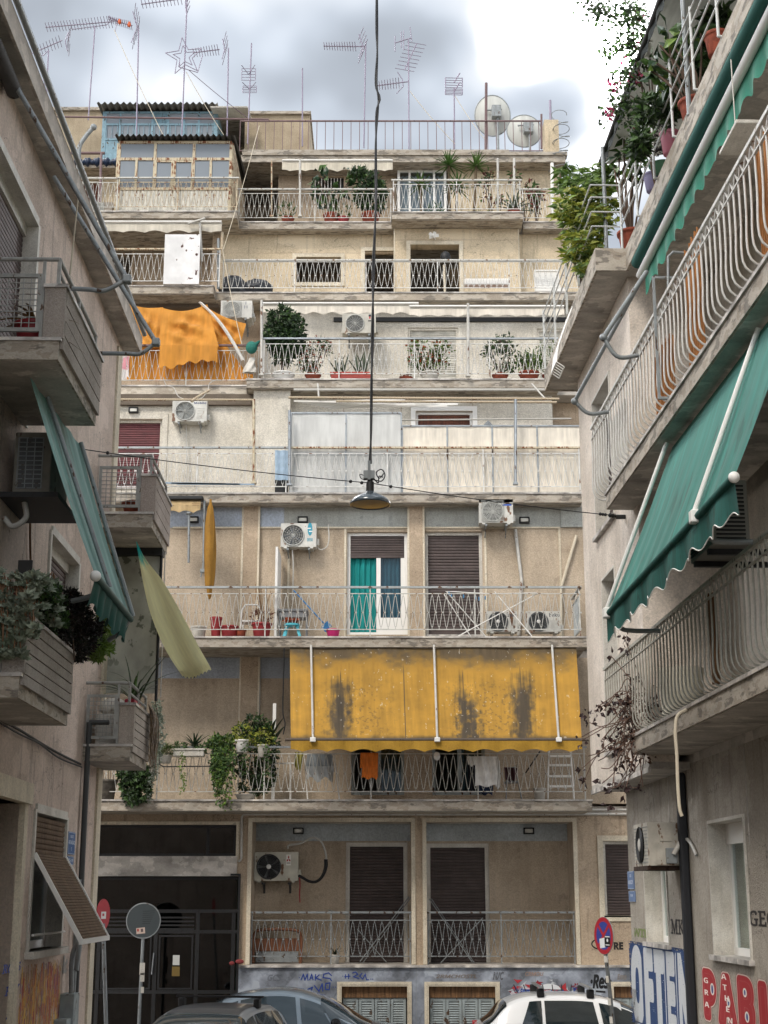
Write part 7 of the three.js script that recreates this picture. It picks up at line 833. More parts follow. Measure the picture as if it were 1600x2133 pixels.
// ---------- first floor: washing and hanging plants ----------
{
  const y1 = SY[1], D = 27.35, cloth = (name, lab, cat, quad, m, o = {}) => { const [TL, TR, BR, BL] = quad.map(q => at(q[0], q[1], o.D ?? D)); return single(name, lab, cat, [grid(24, 24, (u, v) => { const p = BL.clone().lerp(BR, u).lerp(TL.clone().lerp(TR, u), v); p.z += (o.f ?? .03) * Math.sin(u * (o.k ?? 16) + v * 3) * (1 - v * .5); p.y += (o.hem ?? .02) * Math.sin(u * 11) * (1 - v); return p; }, false)], m); };
  cloth('orange_towel', 'orange towel folded over the first floor rail', 'towel', [[751, 1568], [788, 1568], [787, 1618], [750, 1600]], M(0xe07a2a, { t: 'fabric', s: .4 }), { D: 26.98, f: .012 }); cloth('orange_towel', 'lower hanging layer of the folded orange towel', 'towel', [[755, 1596], [786, 1600], [785, 1622], [753, 1621]], M(0xe07a2a, { t: 'fabric', s: .4 }), { D: 26.95, f: .01 });
  { const w = thing('white_sweater', 'white sweater hung over the first floor rail to dry', 'sweater', at(1010, 1640, 27)); const mw = M(0xeeedea, { t: 'fabric', s: .35 }); const q = (l) => { const [TL, TR, BR, BL] = l.map(k => at(k[0], k[1], 26.98)); return grid(20, 20, (u, v) => { const p = BL.clone().lerp(BR, u).lerp(TL.clone().lerp(TR, u), v); p.z += .025 * Math.sin(u * 13 + v * 4); p.y += .02 * Math.sin(u * 9) * (1 - v); return p; }, false); }; part('body', [q([[990, 1575], [1036, 1576], [1036, 1637], [990, 1638]])], mw, w); part('sleeve', [q([[972, 1575], [991, 1576], [989, 1596], [975, 1594]])], mw, w); part('sleeve', [q([[1034, 1578], [1041, 1585], [1042, 1642], [1032, 1640]])], mw, w); }
  cloth('blue_jeans', 'dark blue cloth below the white sweater', 'clothes', [[994, 1634], [1028, 1634], [1026, 1655], [998, 1655]], M(0x2a3a58, { t: 'fabric', s: .4 }), { D: 27.3 }); cloth('dark_clothes', 'dark clothes hung left of the white sweater', 'clothes', [[974, 1588], [992, 1588], [990, 1650], [976, 1645]], M(0x262a33, { t: 'fabric', s: .4 }), { D: 27.3 }); cloth('grey_shirt', 'grey shirt drying on the rack behind the first floor rail', 'shirt', [[640, 1570], [692, 1570], [697, 1606], [636, 1606]], M(0x9aa2a8, { t: 'fabric', s: .4 })); cloth('grey_shirt', 'light grey shirt hanging lower on the drying rack', 'shirt', [[638, 1596], [696, 1596], [693, 1624], [640, 1624]], M(0xb2b7ba, { t: 'fabric', s: .4 }), { D: 27.28, hem: .05 }); cloth('yellow_cloth', 'yellowish cloth at the left of the drying rack', 'clothes', [[615, 1566], [634, 1568], [627, 1608], [612, 1596]], M(0xa9a45f, { t: 'fabric', s: .4 }));
  { const p = (x, y) => at(x, y, 27.5), A = thing('drying_rack', 'white drying rack under the grey shirts on the first floor', 'drying rack', V(p(650, 1655).x, y1, -27.5)); part('frame', [bar(p(635, 1580), V(p(642, 1600).x, y1, -27.5), .014, 6), bar(p(697, 1580), V(p(708, 1600).x, y1, -27.5), .014, 6), bar(p(570, 1590), p(615, 1590), .016, 6), bar(p(605, 1592), V(p(606, 1600).x, y1, -27.5), .02, 6), bar(p(630, 1572), p(700, 1572), .01, 6), box(p(594, 1600).x, p(618, 1600).x, y1, y1 + .03, -27.7, -27.4)], C.white, A); }
  { const p = (x, y) => at(x, y, 27.9), g = [bar(p(1143, 1560), V(p(1139, 1600).x, y1, -27.9), .018, 6), bar(p(1188, 1560), V(p(1194, 1600).x, y1, -27.9), .018, 6)]; for (const y of [1575, 1594, 1617, 1638]) g.push(box(p(1143, y).x, p(1190, y).x, p(1143, y).y - .02, p(1143, y).y + .02, -27.93, -27.87)); single('step_ladder', 'white step ladder at the right end of the first floor balcony', 'ladder', g, C.white); }
  { const p = (x, y) => at(x, y, 27.6), g = [...polyline([V(p(1052, 1600).x, y1, -27.5), p(1056, 1600), p(1074, 1598), V(p(1085, 1600).x, y1, -27.5)], .013, 5), box(p(1053, 1625).x, p(1080, 1625).x, p(1053, 1630).y, p(1053, 1627).y, -27.9, -27.5)]; single('folding_chair', 'folding chair draped with dark clothes on the first floor', 'chair', g, C.galv); cloth('dark_clothes', 'dark red clothes draped on the folding chair', 'clothes', [[1050, 1598], [1078, 1600], [1075, 1630], [1053, 1626]], M(0x4b2f36, { t: 'fabric', s: .4 }), { D: 27.5 }); }
  single('bucket', 'grey bucket between the folding chair and the step ladder', 'bucket', [potGeo(V(X(1124, 1650, 27.6), y1, -27.6), .12, .24)], M(0xb0aba2, { r: .5 }));
  { const a = at(1085, 1556, 27.5); single('bicycle_wheel_rim', 'black and white ring hanging under the awning edge', 'ring', [new THREE.TorusGeometry(.16, .02, 6, 26).scale(1, .4, 1).translate(a.x, a.y, a.z), new THREE.TorusGeometry(.11, .02, 6, 26).scale(1, .4, 1).translate(a.x, a.y - .01, a.z)], C.black); const s = at(1095, 1610, 27.6), e = at(1125, 1565, 27.6); single('broom', 'dark broom handle leaning behind the first floor rail', 'broom', [bar(s, e, .014, 6)], C.iron); const k = at(910, 1575, 26.9); single('white_hat', 'small white hat hanging from the middle awning arm', 'hat', [new THREE.SphereGeometry(.06, 12, 8).scale(1, 1.3, .7).translate(k.x, k.y, k.z)], C.white); }
  // planters on the rail
  const tr = thing('rail_planter', 'white rail planter with a dark spiky dracaena and low plants', 'planter', at(395, 1575, 26.95)); { const a = at(363, 1562, 26.95), b = at(427, 1562, 26.95); part('trough', [rbox(a.x, b.x, a.y - .13, a.y, -27, -26.8, .02), rbox(a.x - .02, b.x + .02, a.y - .02, a.y + .01, -27.02, -26.78, .008)], C.whiteD, tr); part('bracket', polyline([at(332, 1560, 26.8), at(332, 1592, 26.8), at(340, 1597, 26.8), at(440, 1596, 26.8), at(444, 1560, 26.8)], .012, 6), C.iron, tr); rosette(tr, G.dark, at(405, 1556, 26.9), 22, .42, .045, .2, 1.5, .3); fol(tr, G.mid, [...clump(at(375, 1556, 26.9), V(.16, .08, .1), 150, .06, .03), ...clump(at(420, 1560, 26.9), V(.1, .07, .1), 90, .07, .04)]); fol(tr, G.light, trail([at(382, 1565, 26.78), at(378, 1600, 26.75), at(384, 1625, 26.75), at(378, 1650, 26.75)], 90, .05, .035, .04)); }
  { const t = plant('spider_plant', 'pale green spider plant hanging on the rail at the left of the first floor', at(345, 1585, 26.9)); const g = []; for (let i = 0; i < 170; i++) g.push(blade1(at(rr(330, 358), rr(1555, 1575), 26.9 + rr(-.1, .1)), rnd() * 6.3, rr(.2, .42), .016, rr(.1, 1.2), rr(.5, 1.1))); part('foliage', g, green(0x7d9657), t); part('pot', [potGeo(at(345, 1590, 26.92), .12, .14)], C.whiteD, t); }
  { const t = plant('trailing_ivy', 'thick ivy trailing down over the first floor slab edge', at(458, 1640, 26.85)); const L = [], paths = []; for (let i = 0; i < 14; i++) { const x = rr(444, 482), e = rr(1600, 1690), q = [at(x, 1545, 26.9), at(x + rr(-8, 8), 1580, 26.82), at(x + rr(-10, 6), (1580 + e) / 2, 26.8), at(lerp(x, 455, .5) + rr(-8, 8), e, 26.82)]; paths.push(q); L.push(...trail(q, 115, .065, .05, .05)); } L.push(...clump(at(460, 1548, 26.95), V(.25, .14, .15), 420, .075, .05)); stems(t, paths, .005); fol(t, G.mid, L.filter((_, i) => i % 3)); fol(t, G.light, L.filter((_, i) => !(i % 3))); part('pot', [potGeo(at(462, 1570, 27.02), .14, .17)], C.terra, t); }
  { const t = plant('mixed_plants', 'tall tangle of green plants left of the yellow awning on the first floor', at(530, 1655, 27.4)); const L = [], S = []; for (const [x, y, rx, ry] of [[500, 1530, 18, 22], [520, 1545, 24, 24], [545, 1530, 22, 30], [560, 1560, 20, 30], [490, 1590, 14, 24], [520, 1600, 22, 20], [555, 1610, 20, 34], [540, 1640, 20, 16], [530, 1505, 20, 16]]) { L.push(...clump(at(x, y, 27.3), V(rx / 112, ry / 112, .2), rx * ry * .5 | 0, .09, .045)); S.push([at(530, 1650, 27.4), at(lerp(530, x, .6), 1600, 27.35), at(x, y, 27.3)]); } S.push([at(535, 1620, 27.3), at(548, 1520, 27.3), at(530, 1497, 27.3), at(515, 1500, 27.3)]); stems(t, S, .009, M(0x3b332c, { r: .9 })); fol(t, G.mid, L.filter((_, i) => i % 2)); fol(t, G.dark, L.filter((_, i) => !(i % 2))); for (let i = 0; i < 11; i++) part('leaf', [blade1(at(562 + rr(-6, 6), 1560, 27.25), rr(0, 6.3), rr(.5, .75), .14, rr(.9, 1.4), .2)], i % 2 ? G.mid : G.dark, t); part('support_cane', [box(at(571, 1520, 27.3).x - .03, at(571, 1520, 27.3).x + .03, y1, at(571, 1465, 27.3).y, -27.35, -27.3)], C.white, t); }
  for (const [x, y, r, m, lab] of [[504, 1567, .13, C.white, 'white hanging flower pot on the rail with fine yellow green foliage'], [547, 1577, .1, C.whiteD, 'small pale pot on the rail right of the white hanging pot']]) { const c = at(x, y, 26.9), t = plant('hanging_pot', lab, c, { pot: [r, .22], pm: m }); fol(t, G.yel, clump(c.clone().add(V(0, .34, 0)), V(.22, .2, .14), 170, .06, .03)); fol(t, G.mid, trail([c.clone().add(V(.05, .2, .1)), c.clone().add(V(.1, 0, .14)), c.clone().add(V(.06, -.4, .1))], 70, .06, .035, .06)); }
  { const c = V(X(512, 1655, 27.2), y1, -27.2), t = plant('plant_bowl', 'plant in a shallow white bowl on the first floor slab behind the rail', c, { pot: [.2, .1], pm: C.whiteD }); fol(t, G.dark, clump(c.clone().add(V(.1, .3, 0)), V(.28, .22, .15), 240, .08, .05)); }
  // plants below the far left balcony
  { const c = V(X(221, 1655, 27.2), y1, -27.2), t = plant('potted_plant', 'grey pot under the far left balcony with thin stems', c, { pot: [.2, .36], pm: M(0x6c675f, { t: 'soffit', s: .5 }) }); stems(t, Array.from({ length: 9 }, (_, i) => [c.clone().add(V(-.12 + i * .03, .3, 0)), c.clone().add(V(-.14 + i * .035, .65, .05))]), .006); fol(t, G.mid, clump(c.clone().add(V(0, .68, 0)), V(.25, .12, .15), 120, .09, .05)); const u = plant('trailing_ivy', 'dark leafy climber hanging over the slab below the far left balcony', at(280, 1650, 26.9)); const L = []; for (const [x, y, rx, ry] of [[285, 1615, 24, 24], [272, 1640, 20, 24], [295, 1650, 20, 20], [258, 1610, 12, 14], [300, 1625, 12, 20], [278, 1665, 16, 12]]) L.push(...clump(at(x, y, 26.95), V(rx / 116, ry / 116, .18), rx * ry * .85 | 0, .085, .06, { droop: .5 })); fol(u, G.dark, L.filter((_, i) => i % 2)); fol(u, G.mid, L.filter((_, i) => !(i % 2))); stems(u, [[at(290, 1600, 27), at(285, 1640, 26.95), at(280, 1670, 26.95)]], .01); }
}
// ---------- street floor recesses ----------
{
  const L = W[0] + .45, y0 = Y(2009, W[0]); const h = RC(528, 1937, 627, 2006, L), A = thing('headboard', 'orange wooden bed headboard leaning behind the left street floor railing', 'headboard', V(h.cx, h.y0, -L)); const w = M(0x96654a, { t: 'wood', s: .8, r: .5 }); part('frame', [tube([V(h.x0, y0, -L), V(h.x0, h.y1 - .14, -L), V(h.x0 + .04, h.y1 - .03, -L), V(h.x0 + .16, h.y1, -L), V(h.x1 - .16, h.y1, -L), V(h.x1 - .04, h.y1 - .03, -L), V(h.x1, h.y1 - .14, -L), V(h.x1, y0, -L)], .028, { n: 60, seg: 8 })], w, A); part('panel', [rbox(h.x0 + .03, h.x1 - .03, y0 + .22, h.y1 - .15, -L - .015, -L + .015, .01)], w, A); part('lower_panel', [box(h.x0 + .05, h.x1 - .05, y0 + .02, y0 + .21, -L - .01, -L + .01)], C.galv, A);
  const c = V(X(698, 2005, L), y0, -L + .1), t = plant('potted_plant', 'small spiky plant in a white pot behind the left street floor railing', c, { pot: [.1, .16], pm: C.whiteD }); rosette(t, G.dark, c.clone().add(V(0, .15, 0)), 14, .26, .03, .3, 1.3, .3);
  const rack = (lab, p) => { const q = (x, y) => at(x, y, L), A = thing('drying_rack', lab, 'drying rack', V(q(p[4], 2005).x, y0, -L)); const g = []; const B = [p[0], p[1], p[2], p[3]]; g.push(bar(q(...p[0]), q(...p[1]), .012, 6), bar(q(...p[2]), q(...p[3]), .012, 6), bar(V(q(...p[0]).x + .05, q(...p[0]).y, -L - .25), V(q(...p[1]).x + .05, y0, -L - .25), .01, 6)); for (let i = 0; i < 6; i++) { const a = q(...p[5]), b = q(...p[6]); g.push(bar(V(a.x, a.y + i * .004, a.z - .3 + i * .1), V(b.x, b.y, b.z - .3 + i * .1), .005, 4)); } part('frame', g, C.galv, A); };
  rack('folded drying rack leaning at the dark shutter of the left street floor recess', [[852, 1868], [750, 2003], [744, 1935], [805, 2004], 790, [684, 1897], [730, 1907]]); rack('drying rack with crossed legs in the right street floor recess', [[894, 1872], [984, 2005], [1006, 1912], [918, 2006], 950, [905, 1902], [1055, 1898]]);
  const m = at(497, 2003, 28); single('red_rag', 'red and white rag tied at the steel gate corner', 'rag', [new THREE.IcosahedronGeometry(.06, 3).scale(1.3, .7, .5).translate(m.x + .02, m.y, m.z), new THREE.IcosahedronGeometry(.04, 2).scale(1.2, .9, .6).translate(m.x - .12, m.y - .03, m.z)], M(0x8c3a3c, { t: 'fabric', s: .3 }));
  const D = W[0] - .085, gr = (px0, py0, px1, py1, w, h, f, lab) => { const r = RC(px0, py0, px1, py1, D); part('graffiti', [grid(1, 1, (u, v) => V(lerp(r.x0, r.x1, u), lerp(r.y0, r.y1, v), -D + .001))], texM(ctex(w, h, f), { a: 1 }), B, lab); };
  const tg = (a, b, c, d, t, s, col, o = {}) => gr(a, b, c, d, 512, 192, x => { x.strokeStyle = x.fillStyle = col; x.font = `italic ${s}px sans-serif`; x.textAlign = 'center'; x.lineWidth = o.lw ?? 6; x.lineJoin = 'round'; if (o.fill) x.fillText(t, 256, 96 + s * .34); else x.strokeText(t, 256, 96 + s * .34); if (o.under) { x.beginPath(); x.moveTo(190, 178); x.lineTo(330, 184); x.stroke(); } });
  tg(536, 2024, 604, 2050, 'GCS', 120, '#5a5f66', { lw: 4 }); gr(622, 2022, 706, 2068, 512, 256, x => { x.strokeStyle = '#233f8e'; x.lineWidth = 13; x.lineJoin = 'round'; const P = l => { x.beginPath(); l.forEach((q, i) => i ? x.lineTo(...q) : x.moveTo(...q)); x.stroke(); }; P([[30, 110], [60, 40], [80, 110], [110, 40], [120, 115]]); P([[140, 110], [165, 40], [185, 110]]); P([[150, 85], [185, 85]]); P([[215, 40], [210, 115]]); P([[265, 45], [215, 85], [290, 110]]); P([[420, 60], [380, 25], [320, 40], [310, 80], [400, 90], [420, 120]]); P([[120, 215], [180, 190], [150, 250]]); P([[200, 170], [260, 240], [300, 150], [310, 240]]); P([[340, 150], [400, 140], [390, 220], [340, 215], [345, 150]]); x.fillStyle = '#233f8e'; for (const q of [[10, 80], [440, 190], [470, 190]]) { x.beginPath(); x.arc(...q, 6, 0, 7); x.fill(); } x.lineWidth = 4; P([[265, 245], [265, 256]]); }); gr(712, 2022, 778, 2046, 512, 192, x => { x.strokeStyle = '#233f8e'; x.lineWidth = 15; const P = l => { x.beginPath(); l.forEach((q, i) => i ? x.lineTo(...q) : x.moveTo(...q)); x.stroke(); }; P([[60, 60], [60, 130]]); P([[110, 50], [110, 140]]); P([[40, 100], [140, 90]]); P([[170, 40], [220, 20], [260, 60], [190, 100], [280, 130]]); P([[330, 40], [290, 90], [340, 140], [380, 60], [400, 150], [440, 150]]); x.fillStyle = '#233f8e'; for (const q of [[15, 90], [470, 140], [500, 140]]) { x.beginPath(); x.arc(...q, 8, 0, 7); x.fill(); } });
  tg(900, 2022, 1000, 2046, '2RMCHOSTL', 78, '#7f6f5e', { lw: 4 }); tg(1012, 2018, 1062, 2048, 'N/C', 130, '#4c4b4b', { lw: 6 }); tg(1084, 2018, 1140, 2040, 'CRMOU', 100, '#a88a78', { lw: 5 }); tg(1214, 2022, 1286, 2068, '·Res·', 150, '#17181b', { lw: 16, under: 1 }); tg(1276, 2024, 1314, 2046, 'Emo', 130, '#8b7d6c', { lw: 6 });
  gr(1058, 2034, 1212, 2082, 768, 256, x => { const q = ['#8d1f2b', '#243f8a', '#c9cdd2', '#1b1d22', '#b8323a']; for (let i = 0; i < 46; i++) { x.fillStyle = q[rnd() * 5 | 0]; x.globalAlpha = .85; x.beginPath(); const a = rnd() * 700, b = 70 + rnd() * 150; x.moveTo(a, b); for (let k = 0; k < 4; k++) x.lineTo(a + rr(-60, 90), b + rr(-60, 70)); x.fill(); } x.globalAlpha = 1; x.fillStyle = '#d8dbde'; x.beginPath(); x.ellipse(430, 150, 120, 70, 0, 3.3, 6.2); x.fill(); x.strokeStyle = '#15161a'; x.lineWidth = 9; for (let i = 0; i < 7; i++) { x.beginPath(); x.moveTo(60 + i * 100, 90); x.lineTo(110 + i * 90, 200); x.stroke(); } }, 'red, white and blue spray painting behind the white car');
  const E = W[0] - .002; const r = RC(1228, 1950, 1312, 1985, E); part('graffiti', [grid(1, 1, (u, v) => V(lerp(r.x0, r.x1, u), lerp(r.y0, r.y1, v), -E + .002))], texM(ctex(512, 192, x => { x.strokeStyle = '#26221f'; x.lineWidth = 16; x.beginPath(); x.ellipse(150, 90, 120, 60, 0, 1.0, 5.9); x.stroke(); x.font = 'bold 110px sans-serif'; x.fillStyle = '#1d1b1a'; x.fillText('RE', 300, 150); x.lineWidth = 8; x.strokeText('RE', 300, 150); }), { a: 1 }), B);
}
// ---------- left balconies ----------
{
  const f = 'L', p = (x, y, D) => onZ('L', x, y, D), pe = (x, y, k = 0) => x < 58 ? onZ('L', x, y, 11.98 - rnd() * .1) : onSide('L', x, y, EXL + .05 + k);
  let c = V(-2.95, 7.7, -12.45), t = plant('potted_plant', 'drying agave in a red pot behind the wire mesh at upper left', c, { f, pot: [.16, .26], pm: C.plasticR }); rosette(t, G.dry, c.clone().add(V(0, .26, 0)), 16, .42, .05, -.2, 1.2, .9);
  c = V(-2.92, 7.7, -18.5); t = plant('flower_bowl', 'terracotta bowl behind the wire mesh of the far left upper balcony', c, { f, pot: [.17, .22] }); c = V(-2.74, 5.35, -17.5);
  t = plant('agapanthus', 'long strap leaved plant in a crimson box on the far left balcony', V(-2.84, 5.2, -18.9), { f }); part('pot', [rbox(-2.95, -2.82, 5.22, 5.4, -19.0, -18.5, .02)], M(0x9c2038, { r: .5 }), t); for (let i = 0; i < 26; i++) part('leaf', [blade1(V(-2.87 + rr(-.05, .05), 5.4, rr(-19.1, -18.6)), rr(0, 6.3), rr(.45, .85), .032, rr(.8, 1.5), rr(.2, .9))], i % 3 ? G.mid : G.dark, t);
  { const d = [], sv = []; for (let i = 0; i < 90; i++) { const z = rr(-19.4, -19.05), x = EXL + .03; d.push(tube([V(x, 5.4, z), V(x + rr(.02, .09), 5.25, z + rr(-.05, .05)), V(x + rr(.02, .1), 5.35 - rr(.3, .8), z + rr(-.05, .05))], .004, { n: 8, seg: 3 })); } t = plant('dry_vine', 'orange dried plant hanging over the far left balcony parapet', V(EXL + .06, 4.8, -19.2), { f }); part('stem', d, G.dry, t); const L = []; for (let i = 0; i < 9; i++) L.push(...trail([V(EXL + .06, 5.5, -19.48 - i * .03), V(EXL + .12, 5.1, -19.5 - i * .03), V(EXL + .05, 4.6 - rr(0, .5), -19.48)], 70, .045, .03, .05)); t = plant('silver_vine', 'silvery trailing plant hanging at the far corner of the left balcony', V(EXL + .1, 4.4, -19.5), { f }); fol(t, G.silver, L); stems(t, [[V(EXL + .06, 5.5, -19.48), V(EXL + .12, 5.1, -19.5), V(EXL + .05, 4.4, -19.48)]], .006); }
  { const h = V(-3.0, 4.7, -17.4); single('storage_box', 'pale box and covered bundle behind the mesh of the far left balcony', 'box', [rbox(-3.28, -3.0, 4.8, 5.2, -18.9, -18.4, .03), new THREE.SphereGeometry(.15, 14, 10).scale(1.2, .8, .9).translate(-3.1, 5.3, -18.6)], C.whiteD, { f }); }
  // the crowded succulent balcony
  t = plant('succulents', 'mass of grey succulents spilling over the left first floor balcony', V(-2.75, 5.6, -12.2), { f }); const sL = [], sS = [];
  for (let i = 0; i < 190; i++) { const x = rr(-20, 120), k = rnd(), y = x < 62 ? lerp(1180, 1380, k) : lerp(1195, 1330, k) + (x - 60) * .3; if (x > 75 && k > .7) continue; const o = pe(x, y, rr(-.05, .08)), n = 11, s = rr(.06, .095); for (let j = 0; j < n; j++) { const a = j * 2.4, e = lerp(.1, 1.2, j / n); sL.push({ o, d: V(Math.cos(a) * Math.cos(e) + .2, Math.sin(e) * .8 - .1, Math.sin(a) * Math.cos(e) + .5), l: s, w: s * .55 }); } if (rnd() < .6) sS.push([pe(x + rr(-8, 8), 1190 + rr(0, 40)), pe(x + rr(-8, 8), lerp(1200, y, .5)), o]); }
  stems(t, sS, .006, M(0x8a6a50, { r: .9 })); fol(t, G.silver, sL.filter((_, i) => i % 3)); fol(t, green(0x98a69e, .15), sL.filter((_, i) => !(i % 3)));
  t = plant('jade_plant', 'bushy green succulent right of the grey ones on the left balcony', p(105, 1290, 12.4), { f }); { const L = []; for (const [x, y, r] of [[80, 1225, 20], [100, 1240, 24], [118, 1262, 22], [90, 1265, 22], [75, 1250, 18], [125, 1290, 16], [105, 1295, 20]]) L.push(...clump(pe(x, y, rr(-.08, .06)), V(r / 240, r / 240, .16), r * 24, .04, .028)); fol(t, G.dark, L.filter((_, i) => i % 2)); fol(t, G.mid, L.filter((_, i) => !(i % 2))); }
  t = plant('dark_shrub', 'very dark purple leaved shrub at the end of the left first floor balcony', p(160, 1340, 13.2), { f }); { const L = []; for (const [x, y, r] of [[150, 1275, 20], [170, 1290, 24], [190, 1310, 24], [150, 1310, 26], [175, 1330, 26], [130, 1320, 18], [195, 1345, 16], [165, 1360, 18], [170, 1255, 10], [150, 1240, 8]]) L.push(...clump(pe(x, y, rr(-.08, .06)), V(r / 235, r / 235, .2), r * 20, .06, .024)); fol(t, G.purple, L.filter((_, i) => i % 2)); fol(t, green(0x232b20), L.filter((_, i) => !(i % 2))); stems(t, [[pe(165, 1370), pe(168, 1320), pe(172, 1245)], [pe(155, 1375), pe(150, 1300), pe(148, 1232)]], .008); }
  t = plant('fern', 'light green feathery plant at the far end of the left first floor balcony', p(218, 1340, 13.7), { f }); { const L = []; for (const [x, y, r] of [[215, 1300, 16], [222, 1325, 16], [208, 1345, 16], [200, 1365, 12], [225, 1350, 10]]) L.push(...clump(pe(x, y, rr(-.08, .06)), V(r / 225, r / 225, .16), r * 20, .06, .022)); fol(t, G.light, L); }
  c = pe(36, 1255); single('hanging_pot', 'red hanging pot in the middle of the grey succulents', 'pot', [potGeo(V(c.x, c.y - .16, c.z - .06), .08, .24)], M(0x7a2c2c, { r: .6 }), { f }); c = pe(53, 1182); single('black_label', 'small square black plastic tag sticking out of the succulents', 'tag', [rbox(c.x - .06, c.x + .06, c.y - .06, c.y + .06, c.z, c.z + .015, .006).rotateZ(0)], C.black, { f });
}
// ---------- right hand terrace garden ----------
{
  const f = 'R', p = (x, y, D) => onZ('R', x, y, D); let t = plant('schefflera', 'bright yellow green shrub overhanging the far corner of the rooftop terrace', V(3.6, 10.85, -19.6), { f, cat: 'shrub' }); const L = [], S = [], base = V(3.6, 10.9, -19.6);
  for (const [x, y, r] of [[1185, 375, 20], [1210, 395, 24], [1235, 380, 22], [1190, 420, 20], [1175, 440, 14], [1220, 430, 24], [1250, 410, 24], [1200, 460, 16], [1235, 460, 20], [1215, 490, 22], [1205, 520, 20], [1225, 540, 16], [1195, 505, 14], [1260, 375, 20], [1230, 510, 16], [1265, 445, 14], [1218, 558, 9]]) { const o = p(x, y, 17.9 + rr(-.35, .35)); S.push([base, base.clone().lerp(o, .5).add(V(rr(-.1, .1), .15, 0)), o]); for (let i = 0; i < r * .95; i++) { const q = rdir(), cpt = o.clone().add(V(q.x * r / 118, q.y * r / 118, q.z * .22)); for (let j = 0; j < 7; j++) { const a = j * .9; L.push({ o: cpt, d: V(Math.cos(a), rr(-.6, .3), Math.sin(a)), l: rr(.11, .19), w: .05 }); } } }
  stems(t, S, .014); const yl = L.filter(q => q.o.y < 12.1 && rnd() < .6), rest = L.filter(q => !yl.includes(q)); fol(t, G.yel, yl); fol(t, G.light, rest.filter((_, i) => i % 2 === 0)); fol(t, green(0x66893c), rest.filter((_, i) => i % 2)); part('pot', [potGeo(V(3.6, 10.8, -19.6), .2, .3)], C.terra, t);
  const rub = (lab, list, D, base, nl) => { const t = plant('rubber_plant', lab, base, { f }); const S = []; for (const [x, y] of list) { const o = p(x, y, D + rr(-.15, .15)); S.push([base, base.clone().lerp(o, .55).add(V(rr(-.08, .08), .1, 0)), o]); for (let i = 0; i < nl; i++) { const d = V(rr(-1, .7), rr(-.9, .8), rr(-.6, 1)); part('leaf', [leafGeo([{ o: o.clone().addScaledVector(rdir(), .05), d, l: rr(.17, .25), w: rr(.075, .11), c: .12 }])], i % 3 === 0 ? G.mid : i % 3 === 1 ? G.rubber : G.light, t); } } stems(t, S, .013); part('pot', [potGeo(V(base.x, base.y - .1, base.z), .18, .28)], C.terra, t); };
  rub('rubber plant with glossy leaves on the terrace below the pink flowers', [[1300, 290], [1290, 320], [1315, 335], [1335, 320], [1325, 350], [1345, 345], [1300, 345], [1280, 350], [1305, 375], [1335, 375]], 17.3, V(3.75, 11.0, -17.2), 6); rub('rubber plant with large leaves leaning out at the top right corner', [[1375, 95], [1390, 70], [1405, 100], [1420, 75], [1440, 90], [1460, 70], [1365, 130], [1375, 160], [1400, 150], [1430, 115], [1360, 150], [1390, 175]], 14.2, V(3.8, 11.0, -14), 5);
  t = plant('bougainvillea', 'sparse bougainvillea with pink flowers against the sky at the terrace corner', V(3.66, 10.9, -15.5), { f }); { const L = [], Fl = [], S = [], b = V(3.7, 11, -15.6); for (const pt of [[[1330, 150], [1300, 60], [1250, 15], [1212, 12]], [[1340, 120], [1310, 90], [1285, 100], [1258, 112]], [[1345, 60], [1320, 20], [1290, -10]], [[1335, 170], [1310, 150], [1285, 175]], [[1320, 200], [1290, 215], [1262, 240]], [[1330, 130], [1318, 60], [1325, 20]], [[1350, 250], [1325, 235], [1312, 260]], [[1345, 90], [1305, 40], [1260, 30], [1225, 25]]]) { const q = pt.map(([x, y]) => p(x, y, 15.5)); S.push([b, ...q]); L.push(...trail(q, 130, .075, .05, .12)); } for (const [x, y, n] of [[1278, 180, 14], [1262, 240, 12], [1320, 165, 14], [1342, 40, 8], [1330, 100, 9], [1305, 130, 6], [1290, 178, 8], [1270, 228, 6], [1345, 278, 12], [1335, 272, 8]]) Fl.push(...clump(p(x, y, 15.5), V(.06, .06, .06), n, .06, .05)); stems(t, S, .007); fol(t, G.mid, L.filter((_, i) => i % 2)); fol(t, G.dark, L.filter((_, i) => !(i % 2))); fol(t, G.pinkF, Fl, 'flowers'); }
  t = plant('purple_plant', 'dark purple leaved plant behind the terrace rail', p(1372, 300, 16.2), { f }); fol(t, G.purple, clump(p(1368, 285, 16.2), V(.24, .2, .2), 520, .08, .022)); t = plant('terrace_creeper', 'light green creeper along the middle of the terrace rail', p(1380, 245, 16), { f }); fol(t, G.light, [...trail([p(1322, 262, 15.9), p(1350, 245, 15.9), p(1390, 240, 15.7), p(1425, 225, 15.6)], 240, .07, .04, .08)]); fol(t, G.yel, trail([p(1365, 195, 15.6), p(1385, 185, 15.6), p(1405, 180, 15.6)], 50, .07, .04, .06));
  for (const [x, y, D, r, h, m, lab] of [[1396, 300, 15.9, .12, .28, M(0xb06878, { r: .5 }), 'dusty pink flower pot behind the terrace rail'], [1362, 382, 16.6, .13, .22, M(0x8b86a8, { r: .5 }), 'lilac flower pot at the terrace corner'], [1378, 352, 16.4, .15, .1, M(0x4f7f62, { r: .5 }), 'green plastic bowl at the terrace corner'], [1494, 95, 13.4, .13, .24, C.terra, 'terracotta pot behind the terrace rail at top right']]) { const o = p(x, y, D); single('flower_pot', lab, 'pot', [potGeo(V(o.x, o.y - h / 2, o.z), r, h)], m, { f }); }
